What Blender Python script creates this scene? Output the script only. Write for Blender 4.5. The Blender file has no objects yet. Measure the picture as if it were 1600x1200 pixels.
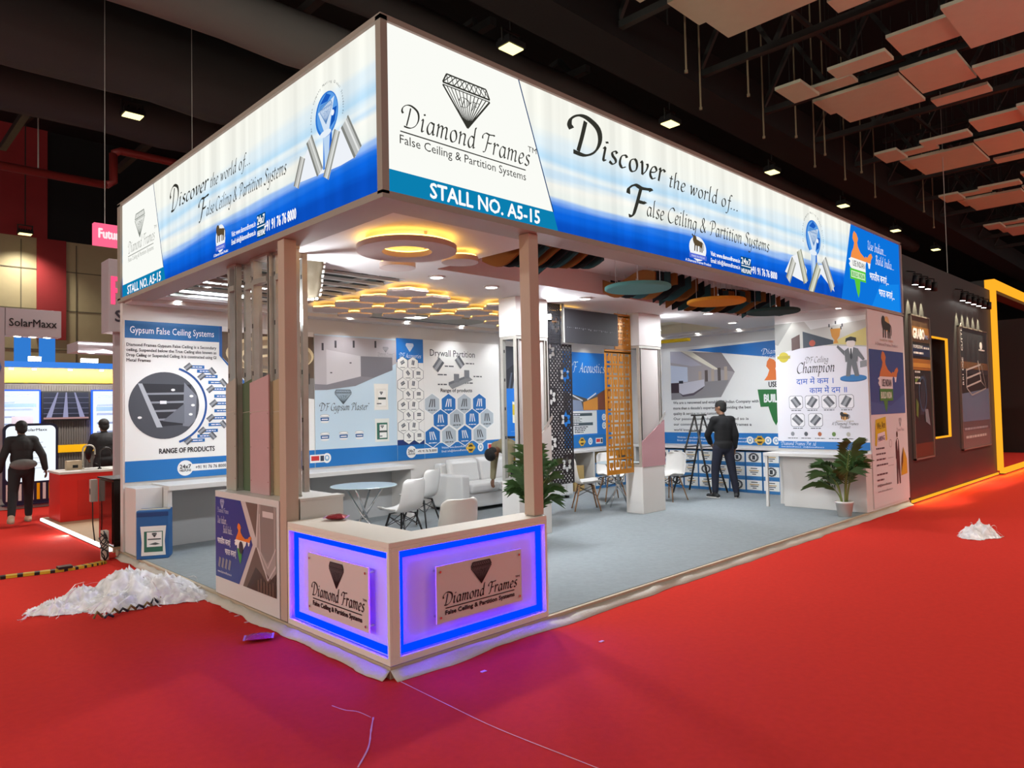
import bpy, bmesh, math, random
from mathutils import Vector, Matrix
from mathutils.noise import noise as pnoise, fractal

rnd = random.Random(7)
SC = bpy.context.scene
COL = SC.collection
PI = math.pi

# ------------------------------------------------------------------ camera
cam_data = bpy.data.cameras.new('camera')
cam = bpy.data.objects.new('camera', cam_data)
COL.objects.link(cam)
SC.camera = cam
cam_data.sensor_fit = 'HORIZONTAL'
cam_data.sensor_width = 36.0
cam_data.lens = 1107.325 * 36.0 / 1600.0
cam_data.clip_end = 300
YAW, PITCH, ROLL = 0.79799112, 0.03443841, -0.02059677
_f = Vector((math.cos(PITCH) * math.cos(YAW), math.cos(PITCH) * math.sin(YAW), math.sin(PITCH)))
_r = _f.cross(Vector((0, 0, 1))).normalized()
_u = _r.cross(_f)
_r2 = math.cos(ROLL) * _r + math.sin(ROLL) * _u
_u2 = -math.sin(ROLL) * _r + math.cos(ROLL) * _u
cam.matrix_world = Matrix(((_r2.x, _u2.x, -_f.x, -2.675433), (_r2.y, _u2.y, -_f.y, -3.934136), (_r2.z, _u2.z, -_f.z, 1.75), (0, 0, 0, 1)))

# ------------------------------------------------------------------ world, exposure
world = bpy.data.worlds.new('hall_air')
SC.world = world
world.use_nodes = True
world.node_tree.nodes['Background'].inputs[0].default_value = (0.9, 0.86, 0.8, 1)
world.node_tree.nodes['Background'].inputs[1].default_value = 1.0
SC.view_settings.view_transform = 'Standard'
SC.view_settings.look = 'None'
SC.view_settings.exposure = 0.0
SC.view_settings.gamma = 1.0
SC.view_settings.use_curve_mapping = False
SC.cycles.max_bounces = 7
SC.cycles.sample_clamp_indirect = 4.0
SC.cycles.caustics_reflective = False
SC.cycles.caustics_refractive = False

# light powers (watts)
P_HALL = 2550.0      # high-bay lamps above the aisle and behind the camera
P_HALL_ROW = 500.0   # the visible row over the stand
P_WALLSPOT = 25.0   # wall washers of the stand
P_CEIL = 56.0       # flat panels in the stand's ceiling
P_TUBE = 24.0


def lamp(name, kind, loc, energy, color=(1, 1, 1), target=None, size=0.3, parent=None, spot=60, blend=0.6, size_y=None):
    d = bpy.data.lights.new(name, kind)
    d.energy = energy
    d.color = color
    if kind == 'AREA':
        d.size = size
        if size_y:
            d.shape = 'RECTANGLE'
            d.size_y = size_y
        else:
            d.shape = 'DISK'
    else:
        d.shadow_soft_size = size
    if kind == 'SPOT':
        d.spot_size = math.radians(spot)
        d.spot_blend = blend
    o = bpy.data.objects.new(name, d)
    COL.objects.link(o)
    o.location = loc
    if target is not None:
        o.rotation_euler = (Vector(target) - Vector(loc)).to_track_quat('-Z', 'Y').to_euler()
    if parent is not None:
        o.parent = parent
        o.location = Vector(loc) - parent.location
    return o


# ------------------------------------------------------------------ materials
def lin(h):
    h = h.lstrip('#')
    out = []
    for i in (0, 2, 4):
        c = int(h[i:i + 2], 16) / 255
        out.append(c / 12.92 if c <= 0.04045 else ((c + 0.055) / 1.055) ** 2.4)
    return (*out, 1.0)


_M = {}


def mat(name, hexc, rough=0.5, metal=0.0, emit=0.0, trans=0.0, bump=0.0, bscale=40.0, var=0.0, coat=0.0, ecol=None):
    """A Principled material; bump and colour variation come from noise nodes in object space."""
    if name in _M:
        return _M[name]
    m = bpy.data.materials.new(name)
    m.use_nodes = True
    nt = m.node_tree
    b = nt.nodes['Principled BSDF']
    b.inputs['Base Color'].default_value = lin(hexc)
    b.inputs['Roughness'].default_value = rough
    b.inputs['Metallic'].default_value = metal
    if trans:
        b.inputs['Transmission Weight'].default_value = trans
    if rough >= .9:
        b.inputs['Specular IOR Level'].default_value = .08
    if coat:
        b.inputs['Coat Weight'].default_value = coat
    if emit:
        b.inputs['Emission Color'].default_value = lin(hexc) if ecol is None else (*ecol, 1)
        b.inputs['Emission Strength'].default_value = emit
    if bump or var:
        tc = nt.nodes.new('ShaderNodeTexCoord')
        nz = nt.nodes.new('ShaderNodeTexNoise')
        nz.inputs['Scale'].default_value = bscale
        nz.inputs['Detail'].default_value = 5
        nt.links.new(tc.outputs['Object'], nz.inputs['Vector'])
        if bump:
            bp = nt.nodes.new('ShaderNodeBump')
            bp.inputs['Strength'].default_value = bump
            bp.inputs['Distance'].default_value = 0.02
            nt.links.new(nz.outputs['Fac'], bp.inputs['Height'])
            nt.links.new(bp.outputs['Normal'], b.inputs['Normal'])
        if var:
            n2 = nt.nodes.new('ShaderNodeTexNoise')
            n2.inputs['Scale'].default_value = bscale * 0.08
            n2.inputs['Detail'].default_value = 4
            nt.links.new(tc.outputs['Object'], n2.inputs['Vector'])
            mx = nt.nodes.new('ShaderNodeMix')
            mx.data_type = 'RGBA'
            c = lin(hexc)
            mx.inputs['A'].default_value = tuple(max(0, x * (1 - var)) for x in c[:3]) + (1,)
            mx.inputs['B'].default_value = tuple(min(1, x * (1 + var)) for x in c[:3]) + (1,)
            nt.links.new(n2.outputs['Fac'], mx.inputs['Factor'])
            nt.links.new(mx.outputs['Result'], b.inputs['Base Color'])
    _M[name] = m
    return m


def glow(name, col, strength):
    """A surface that gives off light."""
    if name in _M:
        return _M[name]
    m = bpy.data.materials.new(name)
    m.use_nodes = True
    nt = m.node_tree
    nt.nodes.remove(nt.nodes['Principled BSDF'])
    e = nt.nodes.new('ShaderNodeEmission')
    e.inputs[0].default_value = (*col, 1)
    e.inputs[1].default_value = strength
    nt.links.new(e.outputs[0], nt.nodes['Material Output'].inputs[0])
    _M[name] = m
    return m


def ink(hexc, lit=0.0):
    """Printing ink; on a back-lit sign the print lets the light through."""
    if isinstance(hexc, bpy.types.Material):
        return hexc
    if lit:
        c = lin(hexc)
        return glow('backlit_%s_%d' % (hexc, int(lit * 100)), c[:3], lit)
    return mat('ink_' + hexc, hexc, 0.45)


# ------------------------------------------------------------------ meshes
class MB:
    """Collects shapes (world or local coordinates) and links them as one mesh object."""

    def __init__(s):
        s.v, s.f, s.mi, s.mats, s.uv = [], [], [], [], None

    def slot(s, m):
        if m not in s.mats:
            s.mats.append(m)
        return s.mats.index(m)

    def add(s, vs, fs, m):
        k = len(s.v)
        i = s.slot(m)
        s.v.extend(Vector(p) for p in vs)
        for f in fs:
            s.f.append([k + j for j in f])
            s.mi.append(i)
        return s

    def box(s, x0, x1, y0, y1, z0, z1, m):
        v = [(x0, y0, z0), (x1, y0, z0), (x1, y1, z0), (x0, y1, z0), (x0, y0, z1), (x1, y0, z1), (x1, y1, z1), (x0, y1, z1)]
        return s.add(v, [(3, 2, 1, 0), (4, 5, 6, 7), (0, 1, 5, 4), (1, 2, 6, 5), (2, 3, 7, 6), (3, 0, 4, 7)], m)

    def obox(s, c, ax, ay, az, m):
        """Box about centre c with half-axis vectors."""
        c, ax, ay, az = Vector(c), Vector(ax), Vector(ay), Vector(az)
        v = [c + i * ax + j * ay + k * az for k in (-1, 1) for i, j in ((-1, -1), (1, -1), (1, 1), (-1, 1))]
        return s.add(v, [(3, 2, 1, 0), (4, 5, 6, 7), (0, 1, 5, 4), (1, 2, 6, 5), (2, 3, 7, 6), (3, 0, 4, 7)], m)

    def bar(s, p0, p1, w, h, m):
        """Square bar from p0 to p1."""
        p0, p1 = Vector(p0), Vector(p1)
        d = (p1 - p0)
        z = d.normalized()
        x = z.cross(Vector((0, 0, 1)))
        if x.length < 1e-3:
            x = Vector((1, 0, 0))
        x.normalize()
        y = z.cross(x)
        return s.obox((p0 + p1) / 2, x * w / 2, y * h / 2, d / 2, m)

    def prism(s, pts, d, m):
        """Polygon (list of 3-D points) thickened by vector d."""
        n = len(pts)
        a = [Vector(p) for p in pts]
        d = Vector(d)
        v = a + [p + d for p in a]
        f = [list(range(n - 1, -1, -1)), list(range(n, 2 * n))] + [[i, (i + 1) % n, n + (i + 1) % n, n + i] for i in range(n)]
        return s.add(v, f, m)

    def tube(s, pts, r, m, n=8, cap=True):
        pts = [Vector(p) for p in pts]
        rs = r if isinstance(r, (list, tuple)) else [r] * len(pts)
        v, f = [], []
        px = None
        for i, p in enumerate(pts):
            t = (pts[min(i + 1, len(pts) - 1)] - pts[max(i - 1, 0)]).normalized()
            if px is None:
                px = t.cross(Vector((0, 0, 1)))
                if px.length < 1e-3:
                    px = t.cross(Vector((0, 1, 0)))
            px = (px - t * px.dot(t)).normalized()
            py = t.cross(px)
            for k in range(n):
                a = 2 * PI * k / n
                v.append(p + (px * math.cos(a) + py * math.sin(a)) * rs[i])
        for i in range(len(pts) - 1):
            for k in range(n):
                f.append((i * n + k, i * n + (k + 1) % n, (i + 1) * n + (k + 1) % n, (i + 1) * n + k))
        if cap:
            f.append(list(range(n - 1, -1, -1)))
            f.append(list(range((len(pts) - 1) * n, len(pts) * n)))
        return s.add(v, f, m)

    def capsule(s, p0, p1, r0, r1, m, n=12):
        """Tapered rod with round ends."""
        p0, p1 = Vector(p0), Vector(p1)
        d = (p1 - p0).normalized() if (p1 - p0).length > 1e-6 else Vector((0, 0, 1))
        P, R = [], []
        for a in (-85, -60, -30, 0):
            a = math.radians(a)
            P.append(p0 + d * r0 * math.sin(a))
            R.append(r0 * math.cos(a))
        for a in (0, 30, 60, 85):
            a = math.radians(a)
            P.append(p1 + d * r1 * math.sin(a))
            R.append(r1 * math.cos(a))
        return s.tube(P, R, m, n)

    def ell(s, c, rx, ry, rz, m, rot=None, nu=14, nv=9):
        c = Vector(c)
        v, f = [], []
        for i in range(nv + 1):
            b = -PI / 2 + PI * i / nv
            b = max(min(b, PI / 2 - .02), -PI / 2 + .02)
            for k in range(nu):
                a = 2 * PI * k / nu
                p = Vector((rx * math.cos(b) * math.cos(a), ry * math.cos(b) * math.sin(a), rz * math.sin(b)))
                if rot is not None:
                    p = rot @ p
                v.append(c + p)
        for i in range(nv):
            for k in range(nu):
                f.append((i * nu + k, i * nu + (k + 1) % nu, (i + 1) * nu + (k + 1) % nu, (i + 1) * nu + k))
        f.append(list(range(nu - 1, -1, -1)))
        f.append(list(range(nv * nu, (nv + 1) * nu)))
        return s.add(v, f, m)

    def lathe(s, c, prof, m, n=32, closed=False):
        """Revolves (radius, z) pairs about the vertical through c."""
        c = Vector(c)
        v, f = [], []
        for r, z in prof:
            for k in range(n):
                a = 2 * PI * k / n
                v.append(c + Vector((r * math.cos(a), r * math.sin(a), z)))
        L = len(prof)
        for i in range(L if closed else L - 1):
            j = (i + 1) % L
            for k in range(n):
                f.append((i * n + k, i * n + (k + 1) % n, j * n + (k + 1) % n, j * n + k))
        return s.add(v, f, m)

    def cyl(s, c, r, z0, z1, m, n=32):
        s.lathe(c, [(r, z0), (r, z1)], m, n)
        k = len(s.v) - 2 * n
        i = s.slot(m)
        s.f.append(list(range(k + n - 1, k - 1, -1)))
        s.f.append(list(range(k + n, k + 2 * n)))
        s.mi += [i, i]
        return s

    def build(s, name, parent=None, smooth=False, bevel=0.0, origin=None):
        me = bpy.data.meshes.new(name)
        if parent is not None:
            o0 = Vector((0, 0, 0))
            p = parent
            while p is not None:
                o0 = o0 + p.location
                p = p.parent
        elif origin is not None:
            o0 = Vector(origin)
        else:
            lo = [min(v[i] for v in s.v) for i in range(3)]
            hi = [max(v[i] for v in s.v) for i in range(3)]
            o0 = Vector(((lo[0] + hi[0]) / 2, (lo[1] + hi[1]) / 2, lo[2]))
        me.from_pydata([v - o0 for v in s.v], [], s.f)
        for m in s.mats:
            me.materials.append(m)
        me.polygons.foreach_set('material_index', s.mi)
        if smooth:
            me.polygons.foreach_set('use_smooth', [True] * len(me.polygons))
        if s.uv:
            L = me.uv_layers.new(name='UVMap')
            for poly in me.polygons:
                for li in poly.loop_indices:
                    L.data[li].uv = s.uv[me.loops[li].vertex_index]
        me.update()
        o = bpy.data.objects.new(name, me)
        COL.objects.link(o)
        if parent is not None:
            o.parent = parent
        else:
            o.location = o0
        if bevel:
            b = o.modifiers.new('soft_edges', 'BEVEL')
            b.width = bevel
            b.segments = 2
            b.limit_method = 'ANGLE'
        return o


def tag(o, label=None, cat=None, group=None, kind=None):
    if label:
        o['label'] = label
    if cat:
        o['category'] = cat
    if group:
        o['group'] = group
    if kind:
        o['kind'] = kind
    return o


def thing(name, label, cat, loc=(0, 0, 0), group=None):
    o = bpy.data.objects.new(name, None)
    o.empty_display_size = 0.1
    COL.objects.link(o)
    o.location = loc
    return tag(o, label, cat, group)


def struct(o, label):
    return tag(o, label, None, None, 'structure')


def dup(root, loc, rotz=0.0, label=None, scale=None):
    """A copy of a thing with copies of its parts and sub-parts."""
    r = root.copy()
    COL.objects.link(r)
    r.location = loc
    r.rotation_euler = (0, 0, rotz)
    if scale:
        r.scale = (scale,) * 3
    if label:
        r['label'] = label
    for ch in list(root.children):
        c = ch.copy()
        COL.objects.link(c)
        c.parent = r
        for g in list(ch.children):
            d = g.copy()
            COL.objects.link(d)
            d.parent = c
    return r


ORD = 'first second third fourth fifth sixth seventh eighth ninth tenth eleventh twelfth thirteenth fourteenth fifteenth sixteenth seventeenth eighteenth nineteenth twentieth'.split()
for _t in ('twenty', 'thirty', 'forty', 'fifty'):
    ORD += [_t + '-' + w for w in ORD[:9]] + [{'twenty': 'thirtieth', 'thirty': 'fortieth', 'forty': 'fiftieth', 'fifty': 'sixtieth'}[_t]]

# ------------------------------------------------------------------ lettering
# chancery hand, drawn with a broad nib; strokes in a 10-unit x-height
G = {
    'a': (8.2, [[(6, 9), (3, 9.6), (1, 6), (1, 2.5), (2.5, .2), (4.5, 1), (6.3, 5)], [(6.5, 10), (6.3, 3), (6.8, .6), (8.2, 1.4)]]),
    'b': (7.4, [[(1.2, 17), (1, 2), (3, 0), (6, 2), (6.3, 6), (5, 9.2), (3, 9), (1.1, 6)]]),
    'c': (6.6, [[(6, 8.5), (4.5, 9.8), (2, 8.6), (1, 5), (1.4, 1.8), (3.4, .1), (6, 1.6)]]),
    'd': (8.2, [[(6, 9), (3, 9.6), (1, 6), (1, 2.5), (2.5, .2), (4.5, 1), (6.3, 5)], [(7.6, 17.4), (6.5, 16.5), (6.3, 3), (6.8, .6), (8.2, 1.4)]]),
    'e': (6.5, [[(1.2, 4.6), (4.5, 5.6), (5.8, 7.6), (4.6, 9.7), (2.4, 9), (1, 5.5), (1.3, 2), (3.3, .1), (6, 1.6)]]),
    'f': (5.2, [[(7.5, 16), (5.8, 17), (4.3, 15), (3.6, 9), (3, -2), (1.5, -6), (-.8, -6)], [(1, 9.6), (6.3, 9.8)]]),
    'g': (7.9, [[(6, 9), (3, 9.6), (1, 6), (1, 2.5), (2.5, .2), (4.5, 1), (6.3, 5)], [(6.5, 10), (6.2, 0), (5, -5), (2.5, -6.8), (.2, -5)]]),
    'h': (8, [[(2.2, 17.4), (1.1, 16.5), (1, 0)], [(1.1, 6), (3.5, 9.3), (5.8, 9.3), (6.2, 7), (5.9, 2), (6.5, .5), (7.8, 1.4)]]),
    'i': (4.1, [[(0, 8.5), (1.5, 10), (1.3, 2), (2, .4), (3.4, 1.5)], [(1.9, 14.6), (2.6, 13.4)]]),
    'k': (7, [[(1.2, 17), (1, 0)], [(6, 9.5), (1.2, 5)], [(2.2, 5.6), (4.2, 1.5), (7, .4)]]),
    'l': (3.9, [[(2.4, 17.4), (1.4, 16.5), (1.2, 2), (2, .4), (3.4, 1.5)]]),
    'm': (11.6, [[(0, 8.8), (1.4, 10), (1, 0)], [(1.1, 6), (3.2, 9.4), (5, 9.5), (5.4, 7.5), (5, 0)], [(5.1, 6), (7.3, 9.4), (9.2, 9.5), (9.7, 7.5), (9.4, 2), (10, .5), (11.3, 1.5)]]),
    'n': (8, [[(0, 8.8), (1.4, 10), (1, 0)], [(1.1, 6), (3.5, 9.3), (5.8, 9.3), (6.2, 7), (5.9, 2), (6.5, .5), (7.8, 1.4)]]),
    'o': (7.8, [[(4, 9.8), (1.6, 8.2), (.9, 4.6), (2, .8), (4, .1), (6.2, 1.8), (6.8, 5.4), (5.6, 8.9), (4, 9.8)]]),
    'p': (7.6, [[(0, 8.8), (1.5, 10), (1, -7)], [(1.2, 6), (3.5, 9.3), (5.8, 9), (6.6, 6), (5.6, 1.5), (3.4, 0), (1.2, 1.2)]]),
    'r': (5.7, [[(0, 8.8), (1.4, 10), (1, 0)], [(1.1, 6), (3, 9.4), (4.4, 9.9), (5.8, 8.8)]]),
    's': (6, [[(5.4, 8.8), (3.8, 9.9), (1.8, 8.4), (2.4, 6), (4.6, 4.2), (5, 1.8), (3, .1), (.4, 1.2)]]),
    't': (4.9, [[(2.3, 13), (1.6, 2.4), (2.4, .4), (4.4, 1.4)], [(-.2, 9.6), (4.5, 9.9)]]),
    'u': (8.1, [[(0, 8.8), (1.4, 10), (1.1, 3), (2, .4), (4, 1), (6, 5)], [(6.3, 10), (6.1, 2.5), (6.8, .5), (8, 1.4)]]),
    'v': (7, [[(0, 8.6), (1.4, 9.9), (2.8, .2)], [(2.8, .2), (5.4, 4), (6.4, 8), (5.6, 10)]]),
    'w': (10.6, [[(0, 8.6), (1.4, 9.9), (2.4, .2)], [(2.4, .2), (5.4, 9.6)], [(5.4, 9.6), (6.2, .2)], [(6.2, .2), (9, 5), (9.8, 8.4), (9, 10)]]),
    'y': (7.9, [[(0, 8.8), (1.4, 10), (1.2, 3), (2.2, .5), (4.2, 1), (6.2, 5)], [(6.5, 10), (6.2, 0), (4.6, -5.5), (2, -7), (0, -6)]]),
    'D': (14.6, [[(5, 15.5), (4.3, 8), (3.4, 1)], [(-1, 9.8), (-2.2, 11.5), (-1.6, 14.5), (1.5, 17), (6, 17.2), (11.5, 14.4), (13.2, 9), (11.4, 3.4), (7, .2), (1.2, .1)]]),
    'F': (11, [[(6.5, 15.8), (5.2, 6), (4, .8), (1.8, .0)], [(0, 11), (.2, 14), (3, 16.4), (7, 16), (11.5, 16.6), (12.5, 16)], [(5.5, 8.6), (9.5, 8.8), (10, 9.6)]]),
    'C': (11, [[(11, 14), (8.5, 16.6), (4.5, 15.5), (1, 10.5), (.8, 5), (3, 1), (6.5, 0), (10.5, 2.2)]]),
    'G': (12, [[(11, 14), (8.5, 16.6), (4.5, 15.5), (1, 10.5), (.8, 5), (3, 1), (6.5, 0), (9.5, 1.6)], [(7.6, 7), (10.6, 7), (9.8, -2)]]),
    'P': (11, [[(5, 15.5), (4, 6), (3, .6), (1, .0)], [(0, 12), (.5, 14.8), (4, 16.6), (8.5, 16.4), (10.5, 13), (9, 9), (5, 7.4)]]),
    'S': (9.4, [[(9, 14.5), (6.5, 16.6), (3.2, 15), (3.2, 11.8), (6.5, 8.6), (7.6, 5), (5.8, 1), (2.5, 0), (0, 2)]]),
    '&': (12.4, [[(10.5, 7), (8.5, 3), (5, 0), (1.5, 1), (.8, 4), (3, 7.5), (6.5, 10.5), (7.3, 14), (5.5, 16.4), (3.4, 14.5), (4, 11), (7, 5.5), (10.5, .4)]]),
    'A': (11, [[(0, 0), (2.5, 2), (7.5, 16)], [(7.5, 16), (8.6, 3), (10.5, .3)], [(3, 6), (8.4, 6)]]),
    'U': (13, [[(0, 13.5), (1.5, 16), (3, 14), (2.2, 5), (4, .6), (7, .8), (10, 6)], [(11, 16), (10.2, 4), (11, .6), (13, 1.5)]]),
    'I': (5, [[(1, 15.6), (4.6, 16)], [(3, 16), (2, 1)], [(0, .2), (3.4, .3)]]),
    'B': (10, [[(4, 15.5), (3, .5)], [(0, 13), (2, 16.2), (7, 16), (8, 12.5), (4, 9), (8.5, 7), (8.5, 2.5), (5, 0), (1, 1)]]),
    '.': (3.6, [[(.8, 1.3), (1.6, .2)]]),
    '_': (8, [[(0, 0), (8, 0)]]),
    "*": (4, [[(0, 15), (3, 15)], [(1.5, 16.5), (1.5, 13.5)]]),
    ' ': (4.2, []),
}


def spline(P, k=5):
    if len(P) < 3:
        return [Vector((*p, 0)).to_2d() for p in P]
    P = [Vector(p) for p in P]
    out = []
    for i in range(len(P) - 1):
        a, b, c, d = P[max(i - 1, 0)], P[i], P[i + 1], P[min(i + 2, len(P) - 1)]
        for j in range(k):
            t = j / k
            out.append(0.5 * (2 * b + (c - a) * t + (2 * a - 5 * b + 4 * c - d) * t * t + (3 * b - a - 3 * c + d) * t ** 3))
    out.append(P[-1])
    return out


NIB = Vector((math.cos(math.radians(38)), math.sin(math.radians(38))))


def calli_shapes(text, nib, lean=0.17):
    """Quads of a line of chancery lettering, x-height 10; and its advance."""
    x, quads = 0.0, []
    for ch in text:
        adv, strokes = G.get(ch, G['.'])
        for st in strokes:
            pts = [Vector((p[0] + x + lean * p[1], p[1])) for p in spline(st)]
            edge = []
            for i, p in enumerate(pts):
                t = (pts[min(i + 1, len(pts) - 1)] - pts[max(i - 1, 0)])
                n = Vector((-t.y, t.x)).normalized()
                w = max(abs(n.dot(NIB)) * nib, nib * .3) / 2
                edge.append((p + n * w, p - n * w))
            for a, b in zip(edge, edge[1:]):
                quads.append((a[0], a[1], b[1], b[0]))
        x += adv + 1.3
    return quads, x - 1.3


_FONT = {}


def sans_shapes(text, bold=0.0):
    key = (text, bold)
    if key not in _FONT:
        c = bpy.data.curves.new('lettering', 'FONT')
        c.body = text
        c.size = 1
        c.resolution_u = 2
        c.offset = bold
        o = bpy.data.objects.new('lettering', c)
        me = o.to_mesh()
        _FONT[key] = ([v.co.to_2d() for v in me.vertices], [list(p.vertices) for p in me.polygons])
        o.to_mesh_clear()
        bpy.data.objects.remove(o)
        bpy.data.curves.remove(c)
    return _FONT[key]


class Print:
    """Flat artwork on a plane: origin O, axes U (to the viewer's right) and V (up), in metres."""

    def __init__(s, O, U, V, lit=0.0):
        s.O, s.U, s.V = Vector(O), Vector(U).normalized(), Vector(V).normalized()
        s.N = s.U.cross(s.V)
        s.lit = lit
        s.parts = {}
        s.part = 'print'
        s.l = 1
        s.tf = (1, 0, 1, 0)

    def w(s, u, v):
        return s.O + s.U * (u * s.tf[0] + s.tf[1]) + s.V * (v * s.tf[2] + s.tf[3]) + s.N * (0.001 * s.l + 3e-5 * (s.cnt % 30))

    cnt = 0

    def mb(s):
        s.cnt += 1
        return s.parts.setdefault(s.part, MB())

    def poly(s, pts, c, l=None):
        if l is not None:
            s.l = l
        m = c if isinstance(c, bpy.types.Material) else ink(c, s.lit)
        s.cnt += 1
        s.mb().add([s.w(*p) for p in pts], [list(range(len(pts)))], m)
        return s

    def rect(s, u0, v0, u1, v1, c, l=None):
        return s.poly([(u0, v0), (u1, v0), (u1, v1), (u0, v1)], c, l)

    def ell(s, cu, cv, ru, rv, c, l=None, n=28, a0=0, a1=360):
        full = a1 - a0 >= 360
        pts = [(cu + ru * math.cos(math.radians(a0 + (a1 - a0) * i / n)), cv + rv * math.sin(math.radians(a0 + (a1 - a0) * i / n))) for i in range(n if full else n + 1)]
        return s.poly(pts, c, l)

    def line(s, pts, w, c, l=None):
        if l is not None:
            s.l = l
        m = ink(c, s.lit)
        pts = [Vector(p) for p in pts]
        e = []
        for i, p in enumerate(pts):
            t = pts[min(i + 1, len(pts) - 1)] - pts[max(i - 1, 0)]
            n = Vector((-t.y, t.x)).normalized() * w / 2
            e += [p + n, p - n]
        s.mb().add([s.w(*p) for p in e], [(2 * i, 2 * i + 1, 2 * i + 3, 2 * i + 2) for i in range(len(pts) - 1)], m)
        return s

    def arc(s, cu, cv, ru, rv, a0, a1, w, c, l=None, n=24):
        return s.line([(cu + ru * math.cos(math.radians(a0 + (a1 - a0) * i / n)), cv + rv * math.sin(math.radians(a0 + (a1 - a0) * i / n))) for i in range(n + 1)], w, c, l)

    def text(s, t, u0, v0, size, c, u1=None, bold=0.0, l=None, rise=0.0, align='l'):
        """Sans lettering; size is the capital height, u1 the right end it is fitted to."""
        if l is not None:
            s.l = l
        vs, fs = sans_shapes(t)
        if not vs:
            return s
        x0, x1 = min(v.x for v in vs), max(v.x for v in vs)
        k = size / 0.69
        kx = (u1 - u0) / (x1 - x0) if u1 is not None else k
        if align == 'c':
            u0 -= (x1 - x0) * kx / 2
        m = ink(c, s.lit)
        b = bold * k * .9
        for du, dv in ((0, 0), (b, 0), (-b, 0), (0, b), (0, -b)) if bold else ((0, 0),):
            s.cnt += 1
            s.mb().add([s.w(u0 + du + (v.x - x0) * kx, v0 + dv + v.y * k + rise * (v.x - x0) * kx) for v in vs], fs, m)
        return s

    def calli(s, t, u0, v0, xh, c, u1=None, nib=1.9, l=None, lean=.17):
        if l is not None:
            s.l = l
        q, adv = calli_shapes(t, nib, lean)
        k = xh / 10
        kx = (u1 - u0) / adv if u1 is not None else k
        vs, fs = [], []
        for quad in q:
            fs.append((len(vs), len(vs) + 1, len(vs) + 2, len(vs) + 3))
            vs += [s.w(u0 + p.x * kx, v0 + p.y * k) for p in quad]
        s.mb().add(vs, fs, ink(c, s.lit))
        return s

    def diamond(s, cu, v0, w, h, c, l=None, fill=None, df=True):
        """The truss-topped brilliant: v0 is its tip, w its girdle."""
        if l is not None:
            s.l = l
        t = max(w * .016, .0018)
        top, gir = v0 + h, v0 + h * .80
        g0, g1 = cu - w / 2, cu + w / 2
        t0, t1 = cu - w * .42, cu + w * .42
        if fill:
            s.poly([(g0, gir), (cu, v0), (g1, gir), (t1, top), (t0, top)], fill, l)
            s.l += 1
        s.line([(t0, top), (t1, top)], t * 1.6, c)
        s.line([(g0, gir), (g1, gir)], t * 1.8, c)
        s.line([(g0, gir - h * .05), (g1, gir - h * .05)], t, c)
        s.line([(t0, top), (g0, gir)], t * 1.6, c)
        s.line([(t1, top), (g1, gir)], t * 1.6, c)
        n = 9
        for i in range(n):
            a0, a1 = t0 + (t1 - t0) * i / n, t0 + (t1 - t0) * (i + 1) / n
            b0, b1 = g0 + w * i / n, g0 + w * (i + 1) / n
            s.line([(a0, top), (b1, gir)], t, c)
            s.line([(a1, top), (b0, gir)], t, c)
        n = 12
        for i in range(n + 1):
            u = g0 + w * i / n
            s.line([(u, gir - h * .05), (cu, v0)], t * (2 if i in (0, n) else 1.1), c)
        if df:
            s.calli('DF', cu - w * .16, v0 + h * .42, h * .12, c, u1=cu + w * .2)
        return s

    def logo(s, u0, u1, v0, c, l=None, diamond_h=None, sub=True, fill=None):
        """Diamond, name, rule and strap line; v0 is the base line of the strap line."""
        w = u1 - u0
        k = w / 1.25
        s.calli('Diamond Frames', u0, v0 + .13 * k, .085 * k, c, u1=u1 - .06 * k, nib=1.9, l=l)
        s.text('TM', u1 - .04 * k, v0 + .22 * k, .035 * k, c, u1=u1 + .08 * k)
        s.line([(u0, v0 + .095 * k), (u1 - .02 * k, v0 + .095 * k)], max(.008 * k, .002), c)
        if sub:
            s.text('False Ceiling & Partition Systems', u0, v0, .062 * k, c, u1=u1 - .02 * k)
        s.diamond(u0 + w * .5, v0 + .30 * k, .46 * k, .36 * k, c, fill=fill)
        return s

    INDIA = [(.27, 1.0), (.36, .97), (.42, .90), (.38, .84), (.40, .78), (.50, .70), (.62, .66), (.68, .64), (.70, .67), (.78, .66), (.86, .72), (.95, .75), (1.0, .70), (.93, .64), (.90, .57), (.87, .50), (.82, .50), (.80, .57), (.74, .60), (.70, .55), (.68, .50), (.60, .44), (.52, .36), (.46, .30), (.44, .20), (.42, .10), (.36, 0.0), (.30, .08), (.24, .22), (.19, .36), (.17, .46), (.13, .44), (.08, .43), (.03, .48), (.08, .52), (.02, .55), (.10, .58), (.14, .66), (.22, .74), (.26, .82), (.20, .88), (.22, .95)]

    def india(s, u0, v0, w, h, l=None, cols=('f08030', 'f4f4f0', '3c9a3c')):
        if l is not None:
            s.l = l

        def clip(P, y, keep_above):
            out = []
            for (a, b) in zip(P, P[1:] + P[:1]):
                ia, ib = (a[1] >= y) == keep_above, (b[1] >= y) == keep_above
                if ia:
                    out.append(a)
                if ia != ib:
                    t = (y - a[1]) / (b[1] - a[1])
                    out.append((a[0] + t * (b[0] - a[0]), y))
            return out
        for P, c in ((clip(s.INDIA, .585, True), cols[0]), (clip(clip(s.INDIA, .585, False), .38, True), cols[1]), (clip(s.INDIA, .38, False), cols[2])):
            s.poly([(u0 + w * p[0], v0 + h * p[1]) for p in P], c)
        return s

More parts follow.
